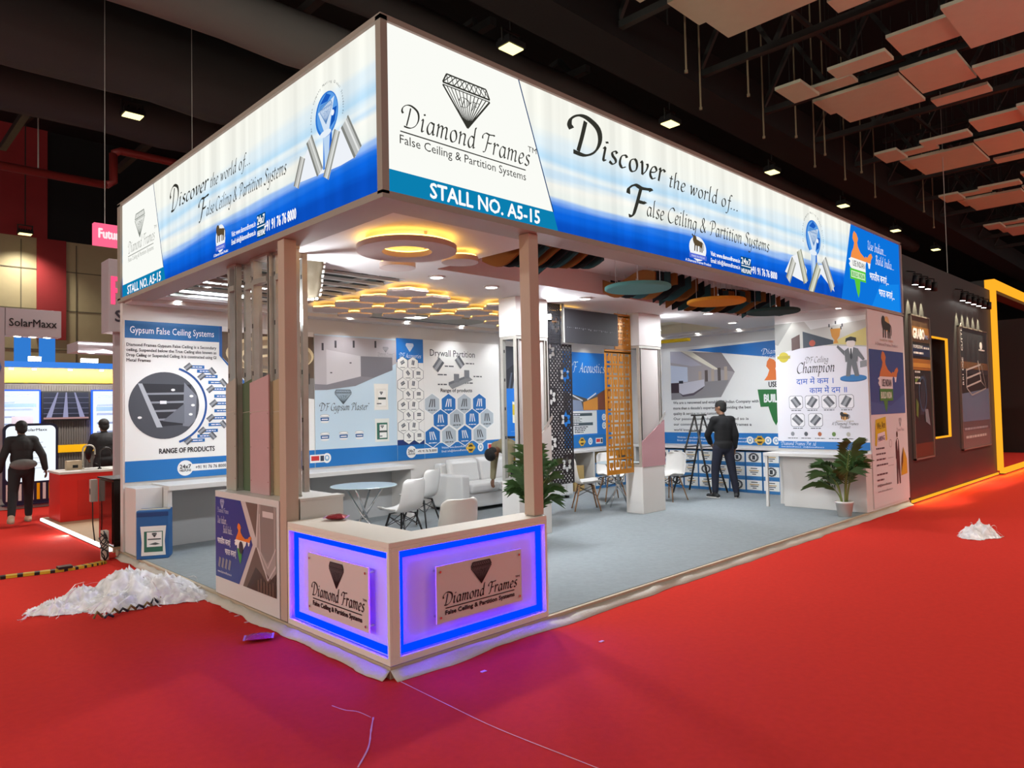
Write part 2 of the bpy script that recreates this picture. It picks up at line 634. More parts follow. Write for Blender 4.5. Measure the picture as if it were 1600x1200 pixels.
    def lion(s, cu, v0, w, c, l=None, flip=1, sun=None):
        """A walking lion seen from the side."""
        if l is not None:
            s.l = l
        if sun:
            s.ell(cu + flip * w * .1, v0 + w * .62, w * .3, w * .3, sun)
            s.l += 1
        s.ell(cu - flip * w * .3, v0 + w * .68, w * .2, w * .24, c)
        P = [(-.5, .62), (-.47, .78), (-.36, .9), (-.22, .86), (-.1, .72), (.2, .66), (.42, .64), (.5, .52), (.48, .3), (.46, .04), (.36, .04), (.36, .26), (.28, .34), (.27, .04), (.17, .04), (.17, .36), (-.02, .36), (-.05, .04), (-.15, .04), (-.14, .36), (-.24, .36), (-.3, .04), (-.4, .04), (-.36, .4), (-.44, .5)]
        s.poly([(cu + flip * w * p[0], v0 + w * p[1]) for p in P], c)
        s.line([(cu + flip * w * q[0], v0 + w * q[1]) for q in spline([(.46, .6), (.58, .5), (.6, .3), (.56, .16)])], w * .05, c)
        return s

    def hexagon(s, cu, cv, r, c, l=None):
        return s.poly([(cu + r * math.sin(math.radians(60 * i)), cv + r * math.cos(math.radians(60 * i))) for i in range(6)], c, l)

    base = None      # the sheet that carries scattered small prints
    LOOSE = ('lettering', 'emblem', 'product_picture', 'product_label', 'product_panel', 'print', 'logo')

    def greek(s, u0, v0, u1, size, c, l=None, seed=1):
        """A line of lettering too small to read in the photo: word-long bars."""
        if l is not None:
            s.l = l
        r = random.Random(int(u0 * 991 + v0 * 7919) + seed)
        u = u0
        while u < u1:
            w = min(r.uniform(1.5, 5) * size * .7, u1 - u)
            s.rect(u, v0, u + w, v0 + size * .62, c)
            u += w + size * .45
        return s

    def build(s, parent, only=None):
        for n, m in s.parts.items():
            if s.base is not None and n in s.LOOSE:
                k = len(s.base.v)
                s.base.v += m.v
                for f, i in zip(m.f, m.mi):
                    s.base.f.append([q + k for q in f])
                    s.base.mi.append(s.base.slot(m.mats[i]))
            else:
                m.build(n, parent)
        if s.base is not None:
            s.base.build('sheet', parent)


def PX(x, y0):
    """Artwork plane on a wall that faces -X (its left end at y0)."""
    return (x, y0, 0), (0, -1, 0), (0, 0, 1)


def PY(x0, y):
    """Artwork plane on a wall that faces -Y."""
    return (x0, y, 0), (1, 0, 0), (0, 0, 1)


# shared materials
WHITE = mat('white_paint', 'd9d6d2', 0.45, bump=.05, bscale=60)
CREAM = mat('warm_white_laminate', 'e8dfd2', 0.4, bump=.04, bscale=80)
TAUPE = mat('taupe_aluminium_trim', 'a0968a', 0.45)
BLACK = mat('black_paint', '0c0c0d', 0.6)
DARK = mat('dark_ceiling_paint', '0b0c0c', 0.8, bump=.1, bscale=20, var=.5)
STEEL = mat('galvanised_steel', 'bcbab2', 0.38, metal=.55, bump=.08, bscale=90, var=.2)
CHROME = mat('chrome', 'd8dadc', 0.12, metal=1)
RED_LAM = mat('red_laminate', 'd8261c', 0.4)
BLUE_HEX = '1272c4'
NAVY_HEX = '123a86'
TXT = '26262a'

# ================================================================== SETTING: the hall
carpet = mat('red_hall_carpet', 'cc3329', 0.95, bump=.25, bscale=260, var=.10)
floor = struct(MB().box(-25, 70, -25, 40, -.1, 0, carpet).build('floor'), 'red carpet of the exhibition hall')
struct(MB().box(-25, 70, -25, 40, 11.5, 11.7, DARK).build('ceiling'), 'black painted hall ceiling')

# far wall: red and beige cladding
maroon = mat('red_wall_cladding', '9c2a2c', 0.7, var=.1)
m = MB()
m.box(-25, 2.75, 24, 24.3, 7.8, 11.5, maroon)
m.box(2.45, 3.3, 23.98, 24.3, 4.4, 7.8, maroon)
beige = mat('beige_wall_tiles', 'b9ab84', 0.6, var=.1)
m.box(-25, 70, 24.05, 24.3, 0, 7.8, beige)
m.box(2.75, 70, 24.05, 24.3, 7.8, 11.5, DARK)
seam = mat('tile_joint', '6e6650', 0.7)
for x in range(-6, 9):
    m.box(x * 1.6 + .4, x * 1.6 + .43, 24.03, 24.06, 0, 7.7, seam)
for z in range(1, 6):
    m.box(-25, 20, 24.03, 24.06, z * 1.35 - .01, z * 1.35 + .02, seam)
struct(m.build('wall_north'), 'hall end wall clad in red and beige panels')
struct(MB().box(69, 69.3, -25, 40, 0, 11.5, DARK).build('wall_east'), 'dark far end wall of the hall')

# beams and trusses of the roof
for i, (y0, y1, z0, z1) in enumerate(((3.2, 4.05, 8.0, 8.8), (-3.1, -2.3, 8.4, 9.2))):
    struct(MB().box(-10, 69, y0, y1, z0, z1, DARK).build('ceiling_beam'), 'long black box beam under the hall roof')
STRUT = mat('dark_grey_steelwork', '2c2d2a', 0.55, var=.3, bscale=12)
for k in range(12):
    x = 4.4 + 2.65 * k
    m = MB()
    m.bar((x, -6, 8.25), (x, 3.3, 8.25), .12, .12, STRUT)
    m.bar((x, -6, 9.6), (x, 3.3, 9.6), .12, .12, STRUT)
    for j in range(6):
        y = -6 + 1.55 * j
        m.bar((x, y, 8.25), (x, y + .78, 9.6), .08, .08, STRUT)
        m.bar((x, y + .78, 9.6), (x, y + 1.55, 8.25), .08, .08, STRUT)
    struct(m.build('ceiling_beam'), 'dark lattice truss across the hall roof')
for k in range(5):
    x = -2.0 + 2.9 * k
    m = MB()
    m.bar((x, 6, 9.35), (x, 20, 9.35), .16, .16, STRUT)
    for j in range(4):
        m.bar((x, 6.5 + 3 * j, 9.4), (x + 1.3, 8 + 3 * j, 10.7), .1, .1, STRUT)
        m.bar((x, 9.5 + 3 * j, 9.4), (x + 1.3, 8 + 3 * j, 10.7), .1, .1, STRUT)
    struct(m.build('ceiling_beam'), 'dark braced beam across the hall roof')
m = MB()
for y in (-1.9, 1.2):
    m.bar((2, y, 8.5), (60, y, 8.5), .07, .07, STRUT)
struct(m.build('ceiling_beam'), 'thin dark purlins under the hall roof')

# ducts and pipes along the hall
DUCT = mat('dark_grey_duct_cloth', '2a2b2a', 0.7, bump=.5, bscale=3, var=.3)
PALE_DUCT = mat('pale_grey_duct_cloth', '6a6a66', 0.75, bump=.6, bscale=2.5, var=.2)


def duct(name, label, y, z, r, mt, x0=-12, x1=30, wob=.04, n=18):
    pts, rs = [], []
    k = 40
    for i in range(k + 1):
        x = x0 + (x1 - x0) * i / k
        pts.append((x, y, z + .03 * math.sin(i * 1.7)))
        rs.append(r * (1 + wob * math.sin(i * 2.3)))
    m = MB()
    m.tube(pts, rs, mt, n)
    o = m.build('duct_tube', None, True)
    o.name = name
    tag(o, label, 'duct')
    return o


duct('air_duct', 'pale grey cloth-wrapped duct above the fascia near the top edge of the hall', 6.55, 7.85, .42, PALE_DUCT)
duct('air_duct', 'widest dark duct, running behind the pale wrapped duct under the roof', 9.6, 8.3, .85, DUCT)
duct('air_duct', 'dark duct nearest the red hall wall, behind the widest duct', 12.7, 8.4, .6, DUCT)
duct('air_duct', 'slim dark duct between the pale duct and the long box beam', 5.35, 8.2, .25, DUCT)
t = thing('sprinkler_pipe', 'red sprinkler pipe with a step under the dark roof above the left stalls', 'pipe', (0, 13.8, 7))
pipe_red = mat('red_pipe_paint', '7c2420', 0.5)
m = MB()
m.tube([(-12, 13.8, 7.0), (1.9, 13.8, 7.0)], .09, pipe_red, 10)
m.tube([(1.9, 13.8, 7.0), (2.05, 13.8, 7.1), (2.05, 13.8, 7.75)], .09, pipe_red, 10)
m.tube([(2.05, 13.8, 7.75), (2.2, 13.8, 7.85), (9, 13.8, 7.85)], .09, pipe_red, 10)
m.build('pipe_run', t, True)
m = MB()
for x in (-2.5, .6, 5):
    m.tube([(x, 13.8, 7.0), (x, 13.8, 11.5)], .015, STEEL, 6)
m.build('hanger', t)

# thin pale rods hanging from the roof
ROD = mat('pale_hanger_rod', '8f8468', 0.6)
rods = [(9.25, 3.0, 7.35), (9.72, 2.27, 7.5), (7.83, 2.43, 7.4), (11.82, 3.0, 7.45), (12.45, 2.57, 7.5), (14.57, 3.05, 7.45), (14.06, 2.6, 7.5), (16.34, 3.0, 7.5), (16.07, 2.5, 7.5), (18.67, 3.05, 7.5), (21.5, 2.6, 7.5), (24, 3, 7.5)]
for i, (x, y, z) in enumerate(rods):
    t = thing('hanger_rod', 'thin pale rod hanging from the roof, %s along the light beam' % ORD[i], 'rod', (x, y, z), 'hanger rods beside the light beam')
    MB().tube([(x, y, z + .05), (x, y, 11.5)], .017, ROD, 6).build('rod', t)
    MB().cyl((x, y, 0), .03, z, z + .05, ROD, 8).build('end_nut', t)

# floodlights
LENS = glow('floodlight_lens', (1.0, .88, .36), 2.2)


def floodlight(x, y, z, label, power, cast=True, aim=None):
    t = thing('floodlight', label, 'lamp', (x, y, z), 'high-bay floodlights under the hall roof')
    m = MB()
    m.obox((x, y, z + .07), (.2, 0, 0), (0, .16, 0), (0, 0, .05), BLACK)
    for i in range(6):
        m.box(x - .18 + i * .066, x - .165 + i * .066, y - .14, y + .14, z + .12, z + .17, BLACK)
    m.build('housing', t)
    MB().box(x - .17, x + .17, y - .13, y + .13, z, z + .02, LENS).build('lens', t)
    m = MB()
    m.bar((x - .2, y, z + .08), (x - .2, y, z + .3), .03, .03, STRUT)
    m.bar((x + .2, y, z + .08), (x + .2, y, z + .3), .03, .03, STRUT)
    m.bar((x - .22, y, z + .3), (x + .22, y, z + .3), .03, .03, STRUT)
    m.bar((x, y, z + .3), (x, y, 11.5), .03, .03, STRUT)
    m.build('bracket', t)
    if cast:
        lamp('floodlight_glow', 'SPOT', (x, y, z - .03), power, (1, .93, .82), aim or (x, y, 0), .2, t, 130, .8)


for k in range(-1, 7):
    floodlight(.87 + 4.87 * k, 4.55, 7.9, 'small bright yellowish floodlight under the beam above the stand, %s from the corner' % ORD[k + 1], P_HALL_ROW, k < 4)
floodlight(1.85, 11.7, 7.9, 'yellowish floodlight by the dark ducts above the left fascia', 900)
floodlight(2.0, 23.3, 7.7, 'distant floodlight before the red hall wall', 600)
for i, x in enumerate((-9, -2, 5, 12, 19, 26, 33)):
    floodlight(x, -6.8, 8.6, 'high-bay floodlight over the aisle, %s of its row' % ORD[i], P_HALL * (.05 if i < 2 else .5 if i == 2 else 1.25))
for i, y in enumerate((-3.5, 3.2)):
    floodlight(-13, y, 6.2, 'added unseen low floodlight brightening the left faces of the stand, %s of its row' % ORD[i], P_HALL * .8, True, (0, y * .6, 2.2))  # added unseen lamps that brighten the left-facing sides
for i, x in enumerate((-9, 4, 17)):
    floodlight(x, -14.5, 8.6, 'high-bay floodlight over the far aisle, %s of its row' % ORD[i], P_HALL * (.1 if i == 0 else .45))
for i, y in enumerate((7.8, 17)):
    floodlight(-7.5, y, 8.6, 'high-bay floodlight over the left aisle, %s of its row' % ORD[i], P_HALL * .15)

# acoustic cloud panels
PANEL = mat('beige_acoustic_board', 'c6cdb4', 0.85, bump=.1, bscale=60, var=.06)
cluster = [(0, .88, 1.62, 2.12), (.8, 1.2, 1.0, 1.95), (1.35, 2.27, .95, 1.95), (1.25, 2.9, .3, 1.78), (-.05, .42, .12, 1.1), (-.17, .7, -.87, .06), (1.2, 2.62, -.66, .27), (2.0, 2.65, -1.52, -.72), (-.8, 1.0, -2.5, -.93), (3.25, 3.7, -.7, .3)]
side = ['small square', 'narrow upright', 'square', 'largest', 'slim', 'oblong', 'wide', 'small outer', 'big outer', 'detached slim']
for c, (x0, where) in enumerate(((5.2, 'nearest'), (10.5, 'second'), (15.85, 'third'), (21.2, 'fourth'), (26.5, 'fifth'))):
    for i, (a, b, y0, y1) in enumerate(cluster):
        z = 7.8 + .05 * ((i * 7) % 4)
        t = thing('ceiling_panel', '%s beige panel of the %s floating panel cluster under the black roof' % (side[i], where), 'panel', (x0 + (a + b) / 2, (y0 + y1) / 2, z), 'floating acoustic panels')
        MB().box(x0 + a, x0 + b, y0, y1, z, z + .06, PANEL).build('board', t)
        m = MB()
        for sx in (x0 + a + .1, x0 + b - .1):
            m.tube([(sx, (y0 + y1) / 2, z + .06), (sx, (y0 + y1) / 2, 11.5)], .008, STRUT, 4)
        m.build('wire', t)

# ================================================================== SETTING: the stand
LX, LY, ZF, ZT, ZP, ZC = 10.4, 5.73, 3.2, 4.41, .08, 3.2
GREY_CARPET = mat('grey_stand_carpet', '8d9396', 0.95, bump=.2, bscale=220, var=.14)
EDGE = mat('cream_plywood_edge', 'b9a890', 0.6, bump=.15, bscale=30, var=.15)
m = MB()
m.box(0, LX + .05, 0, LY + .3, 0, ZP - .004, EDGE)
m.box(.035, LX, .035, LY + .1, ZP - .006, ZP, GREY_CARPET)
struct(m.build('floor_platform'), 'raised grey carpeted floor of the stand with a cream edge')

# walls
struct(MB().box(0, LX + .1, LY, LY + .1, ZP, ZF, WHITE).build('wall_back'), 'white back wall of the stand')
struct(MB().box(LX, LX + .1, .1, LY, ZP, ZF, WHITE).build('wall_end'), 'white end wall of the stand')
m = MB()
m.box(8.75, LX, 0, .1, ZP, ZF, WHITE)
m.box(8.75, 8.85, .1, 1.45, ZP, ZF, WHITE)
struct(m.build('wall_store'), 'white walls of the store room at the end of the stand')

# ceiling of the stand: a slab with three openings
CEIL = mat('white_gypsum_ceiling', 'd2cdc9', 0.6, bump=.03, bscale=30)
holes = [(.3, 1.95, 2.45, 5.2), (1.85, 8.5, .27, 1.78), (7.9, 9.95, 2.9, 5.0)]
xs = sorted({.02, LX} | {h[0] for h in holes} | {h[1] for h in holes})
ys = sorted({.02, LY} | {h[2] for h in holes} | {h[3] for h in holes})
m = MB()
for x0, x1 in zip(xs, xs[1:]):
    for y0, y1 in zip(ys, ys[1:]):
        cx, cy = (x0 + x1) / 2, (y0 + y1) / 2
        if not any(a < cx < b and c < cy < d for a, b, c, d in holes):
            m.box(x0, x1, y0, y1, ZC, ZC + .04, CEIL)
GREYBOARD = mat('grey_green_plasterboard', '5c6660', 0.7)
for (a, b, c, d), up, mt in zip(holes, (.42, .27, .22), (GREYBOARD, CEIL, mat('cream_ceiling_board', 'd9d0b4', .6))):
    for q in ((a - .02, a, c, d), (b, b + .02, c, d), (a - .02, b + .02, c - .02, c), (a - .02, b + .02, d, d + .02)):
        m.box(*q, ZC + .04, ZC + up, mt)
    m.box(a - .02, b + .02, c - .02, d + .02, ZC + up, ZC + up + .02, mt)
struct(m.build('ceiling_booth'), 'white gypsum ceiling of the stand with recessed openings')
m = MB()
m.box(.02, LX, LY - .3, LY - .02, ZC - .05, ZC, CEIL)
m.box(LX - .3, LX - .02, 1.5, LY - .3, ZC - .05, ZC, CEIL)
struct(m.build('trim_cornice'), 'stepped white cornice along the back walls')

# torn protective film lying along the platform edge
FILM = mat('cream_torn_film', 'c9bfb2', 0.5, bump=.4, bscale=25, var=.2)


def film(name, label, a, b, out, wmin, wmax, seed):
    a, b, out = Vector(a), Vector(b), Vector(out)
    n = 120
    v, f = [], []
    for i in range(n + 1):
        t = i / n
        p = a + (b - a) * t
        w = wmin + (wmax - wmin) * (.5 + .5 * fractal(Vector((t * 14, seed, 0)), 1, 2, 4))
        w = max(w, .015)
        h = .012 + .012 * pnoise(Vector((t * 40, seed, 3)))
        v += [p + Vector((0, 0, .045 + h)), p + out * w * .5 + Vector((0, 0, h + .01)), p + out * w + Vector((0, 0, .004))]
        if i:
            k = 3 * i
            f += [(k - 3, k - 2, k + 1, k), (k - 2, k - 1, k + 2, k + 1)]
    m = MB()
    m.add(v, f, FILM)
    o = m.build(name, None, True)
    s = o.modifiers.new('film_thickness', 'SOLIDIFY')
    s.thickness = .003
    return tag(o, label, 'plastic film')


film('film_strip', 'torn cream film skirting along the long aisle side of the platform', (0, -.004, 0), (LX, -.004, 0), (0, -1, 0), .03, .12, 1)
film('film_strip', 'torn cream film skirting along the short side of the platform below the lit counter', (-.004, 0, 0), (-.004, LY + .1, 0), (-1, 0, 0), .02, .10, 5)

# unseen stall floors and fronts, added to bounce neutral light onto the stand
PALE = mat('pale_bounce_vinyl', 'cfc8be', .7)
struct(MB().box(-25, 70, -25, -10, 0, .06, PALE).build('floor_bounce'), 'unseen pale floors across the aisle, added to bounce light')
struct(MB().box(-25, -7.5, -10, 40, 0, .06, PALE).build('floor_bounce'), 'unseen pale floors across the left aisle, added to bounce light')
struct(MB().box(-20, 60, -15.2, -15, .06, 4, mat('pale_bounce_front', 'd4cec6', .6)).build('wall_bounce'), 'unseen pale stall fronts across the aisle, added to bounce light')
struct(MB().box(6.2, 60, 3.6, 23, .0, .06, PALE).build('floor_bounce') if False else MB().box(11, 60, 6.2, 23, 0, .06, PALE).build('floor_bounce'), 'unseen pale floors behind the stand, added to bounce light')

# seams and tape scraps on the red carpet
THREAD = mat('pale_pink_thread', 'd8a0a4', 0.7)


def ribbon(name, label, pts, w, z=.004):
    pts = spline(pts, 6)
    m = MB()
    e = []
    for i, p in enumerate(pts):
        t_ = pts[min(i + 1, len(pts) - 1)] - pts[max(i - 1, 0)]
        n = Vector((-t_.y, t_.x)).normalized() * w * (.7 + .5 * pnoise(Vector((i * .6, 0, 0))))
        e += [(p.x + n.x, p.y + n.y, z), (p.x - n.x, p.y - n.y, z)]
    m.add(e, [(2 * i, 2 * i + 1, 2 * i + 3, 2 * i + 2) for i in range(len(pts) - 1)], THREAD)
    o = m.build(name)
    s = o.modifiers.new('thickness', 'SOLIDIFY')
    s.thickness = .002
    return tag(o, label, 'scrap')


ribbon('carpet_seam', 'long thin pale seam line running from the counter corner across the red carpet', [(.02, -.08), (0, -.6), (-.01, -1.04), (.03, -1.68), (.08, -2.4)], .003)
ribbon('tape_scrap', 'curved pale tape residue on the carpet in front of the counter corner', [(-.4, -.41), (-.5, -.54), (-.62, -.7), (-.77, -.84)], .006)
ribbon('tape_scrap', 'short wavy pale thread on the carpet beside the left half of the lit counter', [(-.48, -.09), (-.46, -.2), (-.42, -.28), (-.41, -.4)], .003)

# ================================================================== FASCIA LIGHT BOXES
def sky_print(name, W, H, seed):
    """Back-lit print: white sky, pale blue cloud bands and a deep blue sea along the bottom."""
    m = bpy.data.materials.new(name)
    m.use_nodes = True
    nt = m.node_tree
    nt.nodes.remove(nt.nodes['Principled BSDF'])
    uv = nt.nodes.new('ShaderNodeUVMap')
    sep = nt.nodes.new('ShaderNodeSeparateXYZ')
    nt.links.new(uv.outputs[0], sep.inputs[0])
    mp = nt.nodes.new('ShaderNodeMapping')
    mp.inputs['Scale'].default_value = (.22, 3.4, 1)
    mp.inputs['Location'].default_value = (seed, seed * .7, 0)
    nt.links.new(uv.outputs[0], mp.inputs[0])
    nz = nt.nodes.new('ShaderNodeTexNoise')
    nz.inputs['Scale'].default_value = 1.6
    nz.inputs['Detail'].default_value = 6
    nt.links.new(mp.outputs[0], nz.inputs['Vector'])
    a = nt.nodes.new('ShaderNodeMath')
    a.operation = 'MULTIPLY_ADD'
    a.inputs[1].default_value = .20
    nt.links.new(nz.outputs['Fac'], a.inputs[0])
    b = nt.nodes.new('ShaderNodeMath')
    b.operation = 'SUBTRACT'
    b.inputs[1].default_value = .10
    nt.links.new(sep.outputs['Y'], a.inputs[2])
    nt.links.new(a.outputs[0], b.inputs[0])
    # the sea climbs gently to the right
    c = nt.nodes.new('ShaderNodeMath')
    c.operation = 'MULTIPLY_ADD'
    c.inputs[1].default_value = -.022
    nt.links.new(sep.outputs['X'], c.inputs[0])
    nt.links.new(b.outputs[0], c.inputs[2])
    r = nt.nodes.new('ShaderNodeValToRGB')
    r.color_ramp.interpolation = 'EASE'
    stops = [(-.02, '0a4fc0'), (.13, '0d66e0'), (.20, '2878e6'), (.26, '9cc0f4'), (.31, 'eef4ee'), (.40, 'f8f8f0'), (.47, 'cfe6f6'), (.53, 'eaf4f6'), (.60, 'c0e2f8'), (.72, 'e2f0f6'), (.84, 'f6f8f0'), (1.0, 'f8f8ee')]
    el = r.color_ramp.elements
    while len(el) < len(stops):
        el.new(.5)
    for e, (p, h) in zip(el, stops):
        e.position = max(0, p)
        e.color = lin(h)
    nt.links.new(c.outputs[0], r.inputs[0])
    # faint vertical banding of the tubes behind the cloth
    wv = nt.nodes.new('ShaderNodeTexNoise')
    wv.noise_dimensions = '1D'
    wv.inputs['Scale'].default_value = 5
    wv.inputs['Detail'].default_value = 2
    nt.links.new(sep.outputs['X'], wv.inputs['W'])
    mr = nt.nodes.new('ShaderNodeMapRange')
    mr.inputs['From Min'].default_value = .3
    mr.inputs['From Max'].default_value = .7
    mr.inputs['To Min'].default_value = .90
    mr.inputs['To Max'].default_value = 1.06
    nt.links.new(wv.outputs['Fac'], mr.inputs['Value'])
    em = nt.nodes.new('ShaderNodeEmission')
    nt.links.new(r.outputs[0], em.inputs[0])
    nt.links.new(mr.outputs[0], em.inputs[1])
    nt.links.new(em.outputs[0], nt.nodes['Material Output'].inputs[0])
    return m


def light_panel(name, P, W, H, mt, parent):
    m = MB()
    n = 2
    s = P.l
    P.l = 0
    m.add([P.w(0, 0), P.w(W, 0), P.w(W, H), P.w(0, H)], [(0, 1, 2, 3)], mt)
    P.l = s
    m.uv = [(0, 0), (W, 0), (W, H), (0, H)]
    return m.build(name, parent)


def channel(P, pts, w, c1, c2, c3):
    """One drawn steel channel: a slanted strip with two darker lips."""
    (u0, v0), (u1, v1) = pts
    d = Vector((u1 - u0, v1 - v0)).normalized()
    n = Vector((d.y, -d.x))
    for a, b, c in ((0, 1, c1), (0, .22, c2), (.55, .7, c3), (.86, 1, c2)):
        q = [Vector((u0, v0)) + n * w * a, Vector((u0, v0)) + n * w * b, Vector((u1, v1)) + n * w * b, Vector((u1, v1)) + n * w * a]
        P.poly([(p.x, p.y) for p in q], c)
        P.l += 1
    P.l -= 4


def trophy(P, cu, gv, gr, base_v):
    """Blue globe with the brilliant in it, on a glass pedestal, with an arc of lettering."""
    P.part = 'globe_picture'
    P.rect(cu - gr * .38, base_v, cu + gr * .42, gv - gr * .8, 'bcd6f2', 2)
    P.poly([(cu + gr * .1, base_v + .02), (cu + gr * .42, base_v), (cu + gr * .42, gv - gr * .9), (cu + gr * .25, gv - gr)], '1e62cc', 3)
    P.poly([(cu - gr * .38, base_v), (cu - gr * .2, base_v), (cu - gr * .3, gv - gr)], '4a86dc', 3)
    P.ell(cu, gv, gr, gr * 1.02, '2a76d2', 4, 36)
    P.ell(cu + gr * .05, gv + gr * .02, gr * .9, gr * .93, '5c9ee6', 5, 36)
    P.poly([(cu - gr * .75, gv + gr * .25), (cu + gr * .7, gv + gr * .62), (cu + gr * .2, gv - gr * .8), (cu - gr * .2, gv - gr * .8)], 'd4e4f6', 6)
    P.poly([(cu + gr * .3, gv - gr * .7), (cu + gr * .55, gv + gr * .1), (cu + gr * .9, gv + gr * .1), (cu + gr * .7, gv - gr * .5)], '1456b8', 6)
    P.poly([(cu - gr * .55, gv + gr * .6), (cu, gv + gr * .95), (cu + gr * .4, gv + gr * .75), (cu + gr * .1, gv + gr * .55)], '1c5cc0', 6)
    P.ell(cu + gr * .55, gv - gr * .1, gr * .13, gr * .13, 'f0f6fc', 7)
    P.ell(cu - gr * .1, gv - gr * .86, gr * .5, gr * .16, 'e6f0fa', 7)
    P.l = 8
    P.diamond(cu - gr * .02, gv - gr * .45, gr * 1.1, gr * .95, '5a86bc', 8)
    P.part = 'lettering'
    s = 'An Indian Company Meeting Global Standards'
    n = len(s)
    for i, ch in enumerate(s):
        if ch == ' ':
            continue
        a = math.radians(196 - 212 * i / (n - 1))
        R_ = gr * 1.38
        vs, fs = sans_shapes(ch)
        if not vs:
            continue
        k = gr * .17
        ca, sa = math.cos(a - PI / 2), math.sin(a - PI / 2)
        P.l = 4
        P.mb().add([P.w(cu + R_ * math.cos(a) + (v.x * ca - v.y * sa) * k - .25 * k * ca, gv + R_ * math.sin(a) + (v.x * sa + v.y * ca) * k - .25 * k * sa) for v in vs], fs, ink('30343a', P.lit))


def phone_block(P, u_lion, v0, u_visit, u_visit1, u_24, u_ph, u_ph1):
    P.part = 'emblem'
    P.ell(u_lion, v0 + .12, .13 * P.kx, .13, 'f2f4f6', 3)
    P.rect(u_lion - .13 * P.kx, v0 + .01, u_lion + .13 * P.kx, v0 + .06, '5a6fd6', 4)
    P.lion(u_lion, v0 + .08, .19, '5a4a34', 5)
    P.part = 'lettering'
    P.text('MAKE IN INDIA', u_lion - .1 * P.kx, v0 + .022, .022, 'e8ecff', u1=u_lion + .1 * P.kx, l=5)
    P.text('A Diamond Frames Product', u_lion - .19 * P.kx, v0 - .035, .026, 'ffffff', u1=u_lion + .2 * P.kx, bold=.02, l=3)
    P.text('Visit: www.diamondframes.in', u_visit, v0 + .085, .047, 'ffffff', u1=u_visit1, bold=.02, l=3)
    P.text('Email: info@diamondframes.in', u_visit, v0 + .01, .047, 'ffffff', u1=u_visit1, bold=.02, l=3)
    P.part = 'helpline_badge'
    w = .19 * P.kx
    P.rect(u_24, v0 - .03, u_24 + w, v0 + .17, '0b4a78', 3)
    P.part = 'lettering'
    P.text('24x7', u_24 + .01, v0 + .085, .07, 'ffffff', u1=u_24 + w - .01, bold=.03, l=5)
    P.rect(u_24 + .01, v0 + .058, u_24 + w - .01, v0 + .068, 'ffffff', 5)
    P.text('HELPLINE', u_24 + .01, v0 - .015, .045, 'ffffff', u1=u_24 + w - .01, bold=.03, l=5)
    P.text('+91 91 76 76 8000', u_ph, v0 - .0, .085, 'ffffff', u1=u_ph1, bold=.03, l=3)


def fascia_art(P, W, H, div0, div1, left_dark):
    """White logo panel with the teal stall band, parted from the picture by a slanted rule."""
    P.part = 'logo_panel'
    P.poly([(.02, .18), (div1, .18), (div0, H - .03), (.02, H - .03)], 'fbfcf6', 2)
    P.poly([(.02, .02), (div1 + .06, .02), (div1, .18), (.02, .18)], '0b7fb0', 2)
    P.line([(div0, H - .03), (div1, .18)], .012, '16406e', 4)


LIT = 1.0
K = '34342e'
# --- long side ---------------------------------------------------------------
fr = thing('fascia_sign', 'long backlit fascia sign over the aisle side, large lettering and tricolour map at its end', 'sign', (5.2, .12, ZF))
P = Print((0, 0, ZF), (1, 0, 0), (0, 0, 1), LIT)
P.kx = 1.3
light_panel('light_panel', P, 10.4, 1.21, sky_print('print_sky_long', 10.4, 1.2, 3.0), fr)
fascia_art(P, 10.4, 1.21, 1.30, 1.68, False)
P.part = 'logo'
P.diamond(.75, .64, .46, .35, K, 4)
P.part = 'lettering'
P.calli('Diamond Frames', .16, .50, .092, K, u1=1.40, nib=2.0, l=4)
P.text('TM', 1.39, .62, .045, K, u1=1.49)
P.line([(.14, .46), (1.36, .46)], .009, K)
P.text('False Ceiling & Partition Systems', .135, .375, .062, K, u1=1.36)
P.part = 'lettering'
P.text('STALL NO. A5-15', .39, .05, .105, 'ffffff', u1=1.51, bold=.028, l=5)
P.part = 'lettering'
P.calli('D', 1.92, .755, .20, K, u1=2.32, nib=3.0, l=4)
P.calli('iscover', 2.34, .77, .13, K, u1=3.33, nib=2.5, l=4)
P.calli('the world of...', 3.42, .75, .095, K, u1=4.84, nib=2.1, l=4)
P.calli('F', 2.68, .335, .19, K, u1=2.99, nib=3.0, l=4)
P.calli('alse Ceiling & Partition Systems', 3.02, .385, .095, K, u1=5.57, nib=2.15, l=4)
phone_block(P, 3.94, .075, 4.2, 4.84, 4.86, 5.10, 5.77)
trophy(P, 6.89, .765, .235, .2)
P.part = 'channel_picture'
P.poly([(6.0, .2), (6.3, .16), (6.62, .12), (6.65, .3), (6.45, .5), (6.2, .42)], 'f2f4f6', 2)
P.poly([(6.8, .05), (7.1, .3), (7.55, .1), (7.35, .45), (7.05, .42)], 'eef2f6', 2)
P.l = 4
channel(P, [(6.02, .14), (6.21, .42)], .13, 'c9c9c0', '8a8a80', 'e6e6e0')
channel(P, [(6.54, .10), (6.36, .50)], .14, 'c4c6b4', '8a8c78', 'e2e4d4')
channel(P, [(6.68, .05), (6.97, .45)], .15, 'c8cab8', '84866f', 'e6e8d8')
channel(P, [(7.42, .08), (7.14, .46)], .17, 'c0c2c0', '868884', 'e8eae6')
P.part = 'map_panel'
P.poly([(7.80, .02), (10.38, .02), (10.38, 1.18), (8.25, 1.18)], '0d74dc', 2)
P.poly([(9.0, .02), (10.3, .02), (10.3, .5), (9.4, .4)], '1486ea', 3)
P.india(8.10, .1, 1.0, 1.0, 4, ('f59248', 'f8f8f4', '5ac63c'))
P.rect(8.2, .52, 8.78, .68, 'f8f8f4', 6)
P.rect(8.15, .36, 8.78, .52, '58c83c', 6)
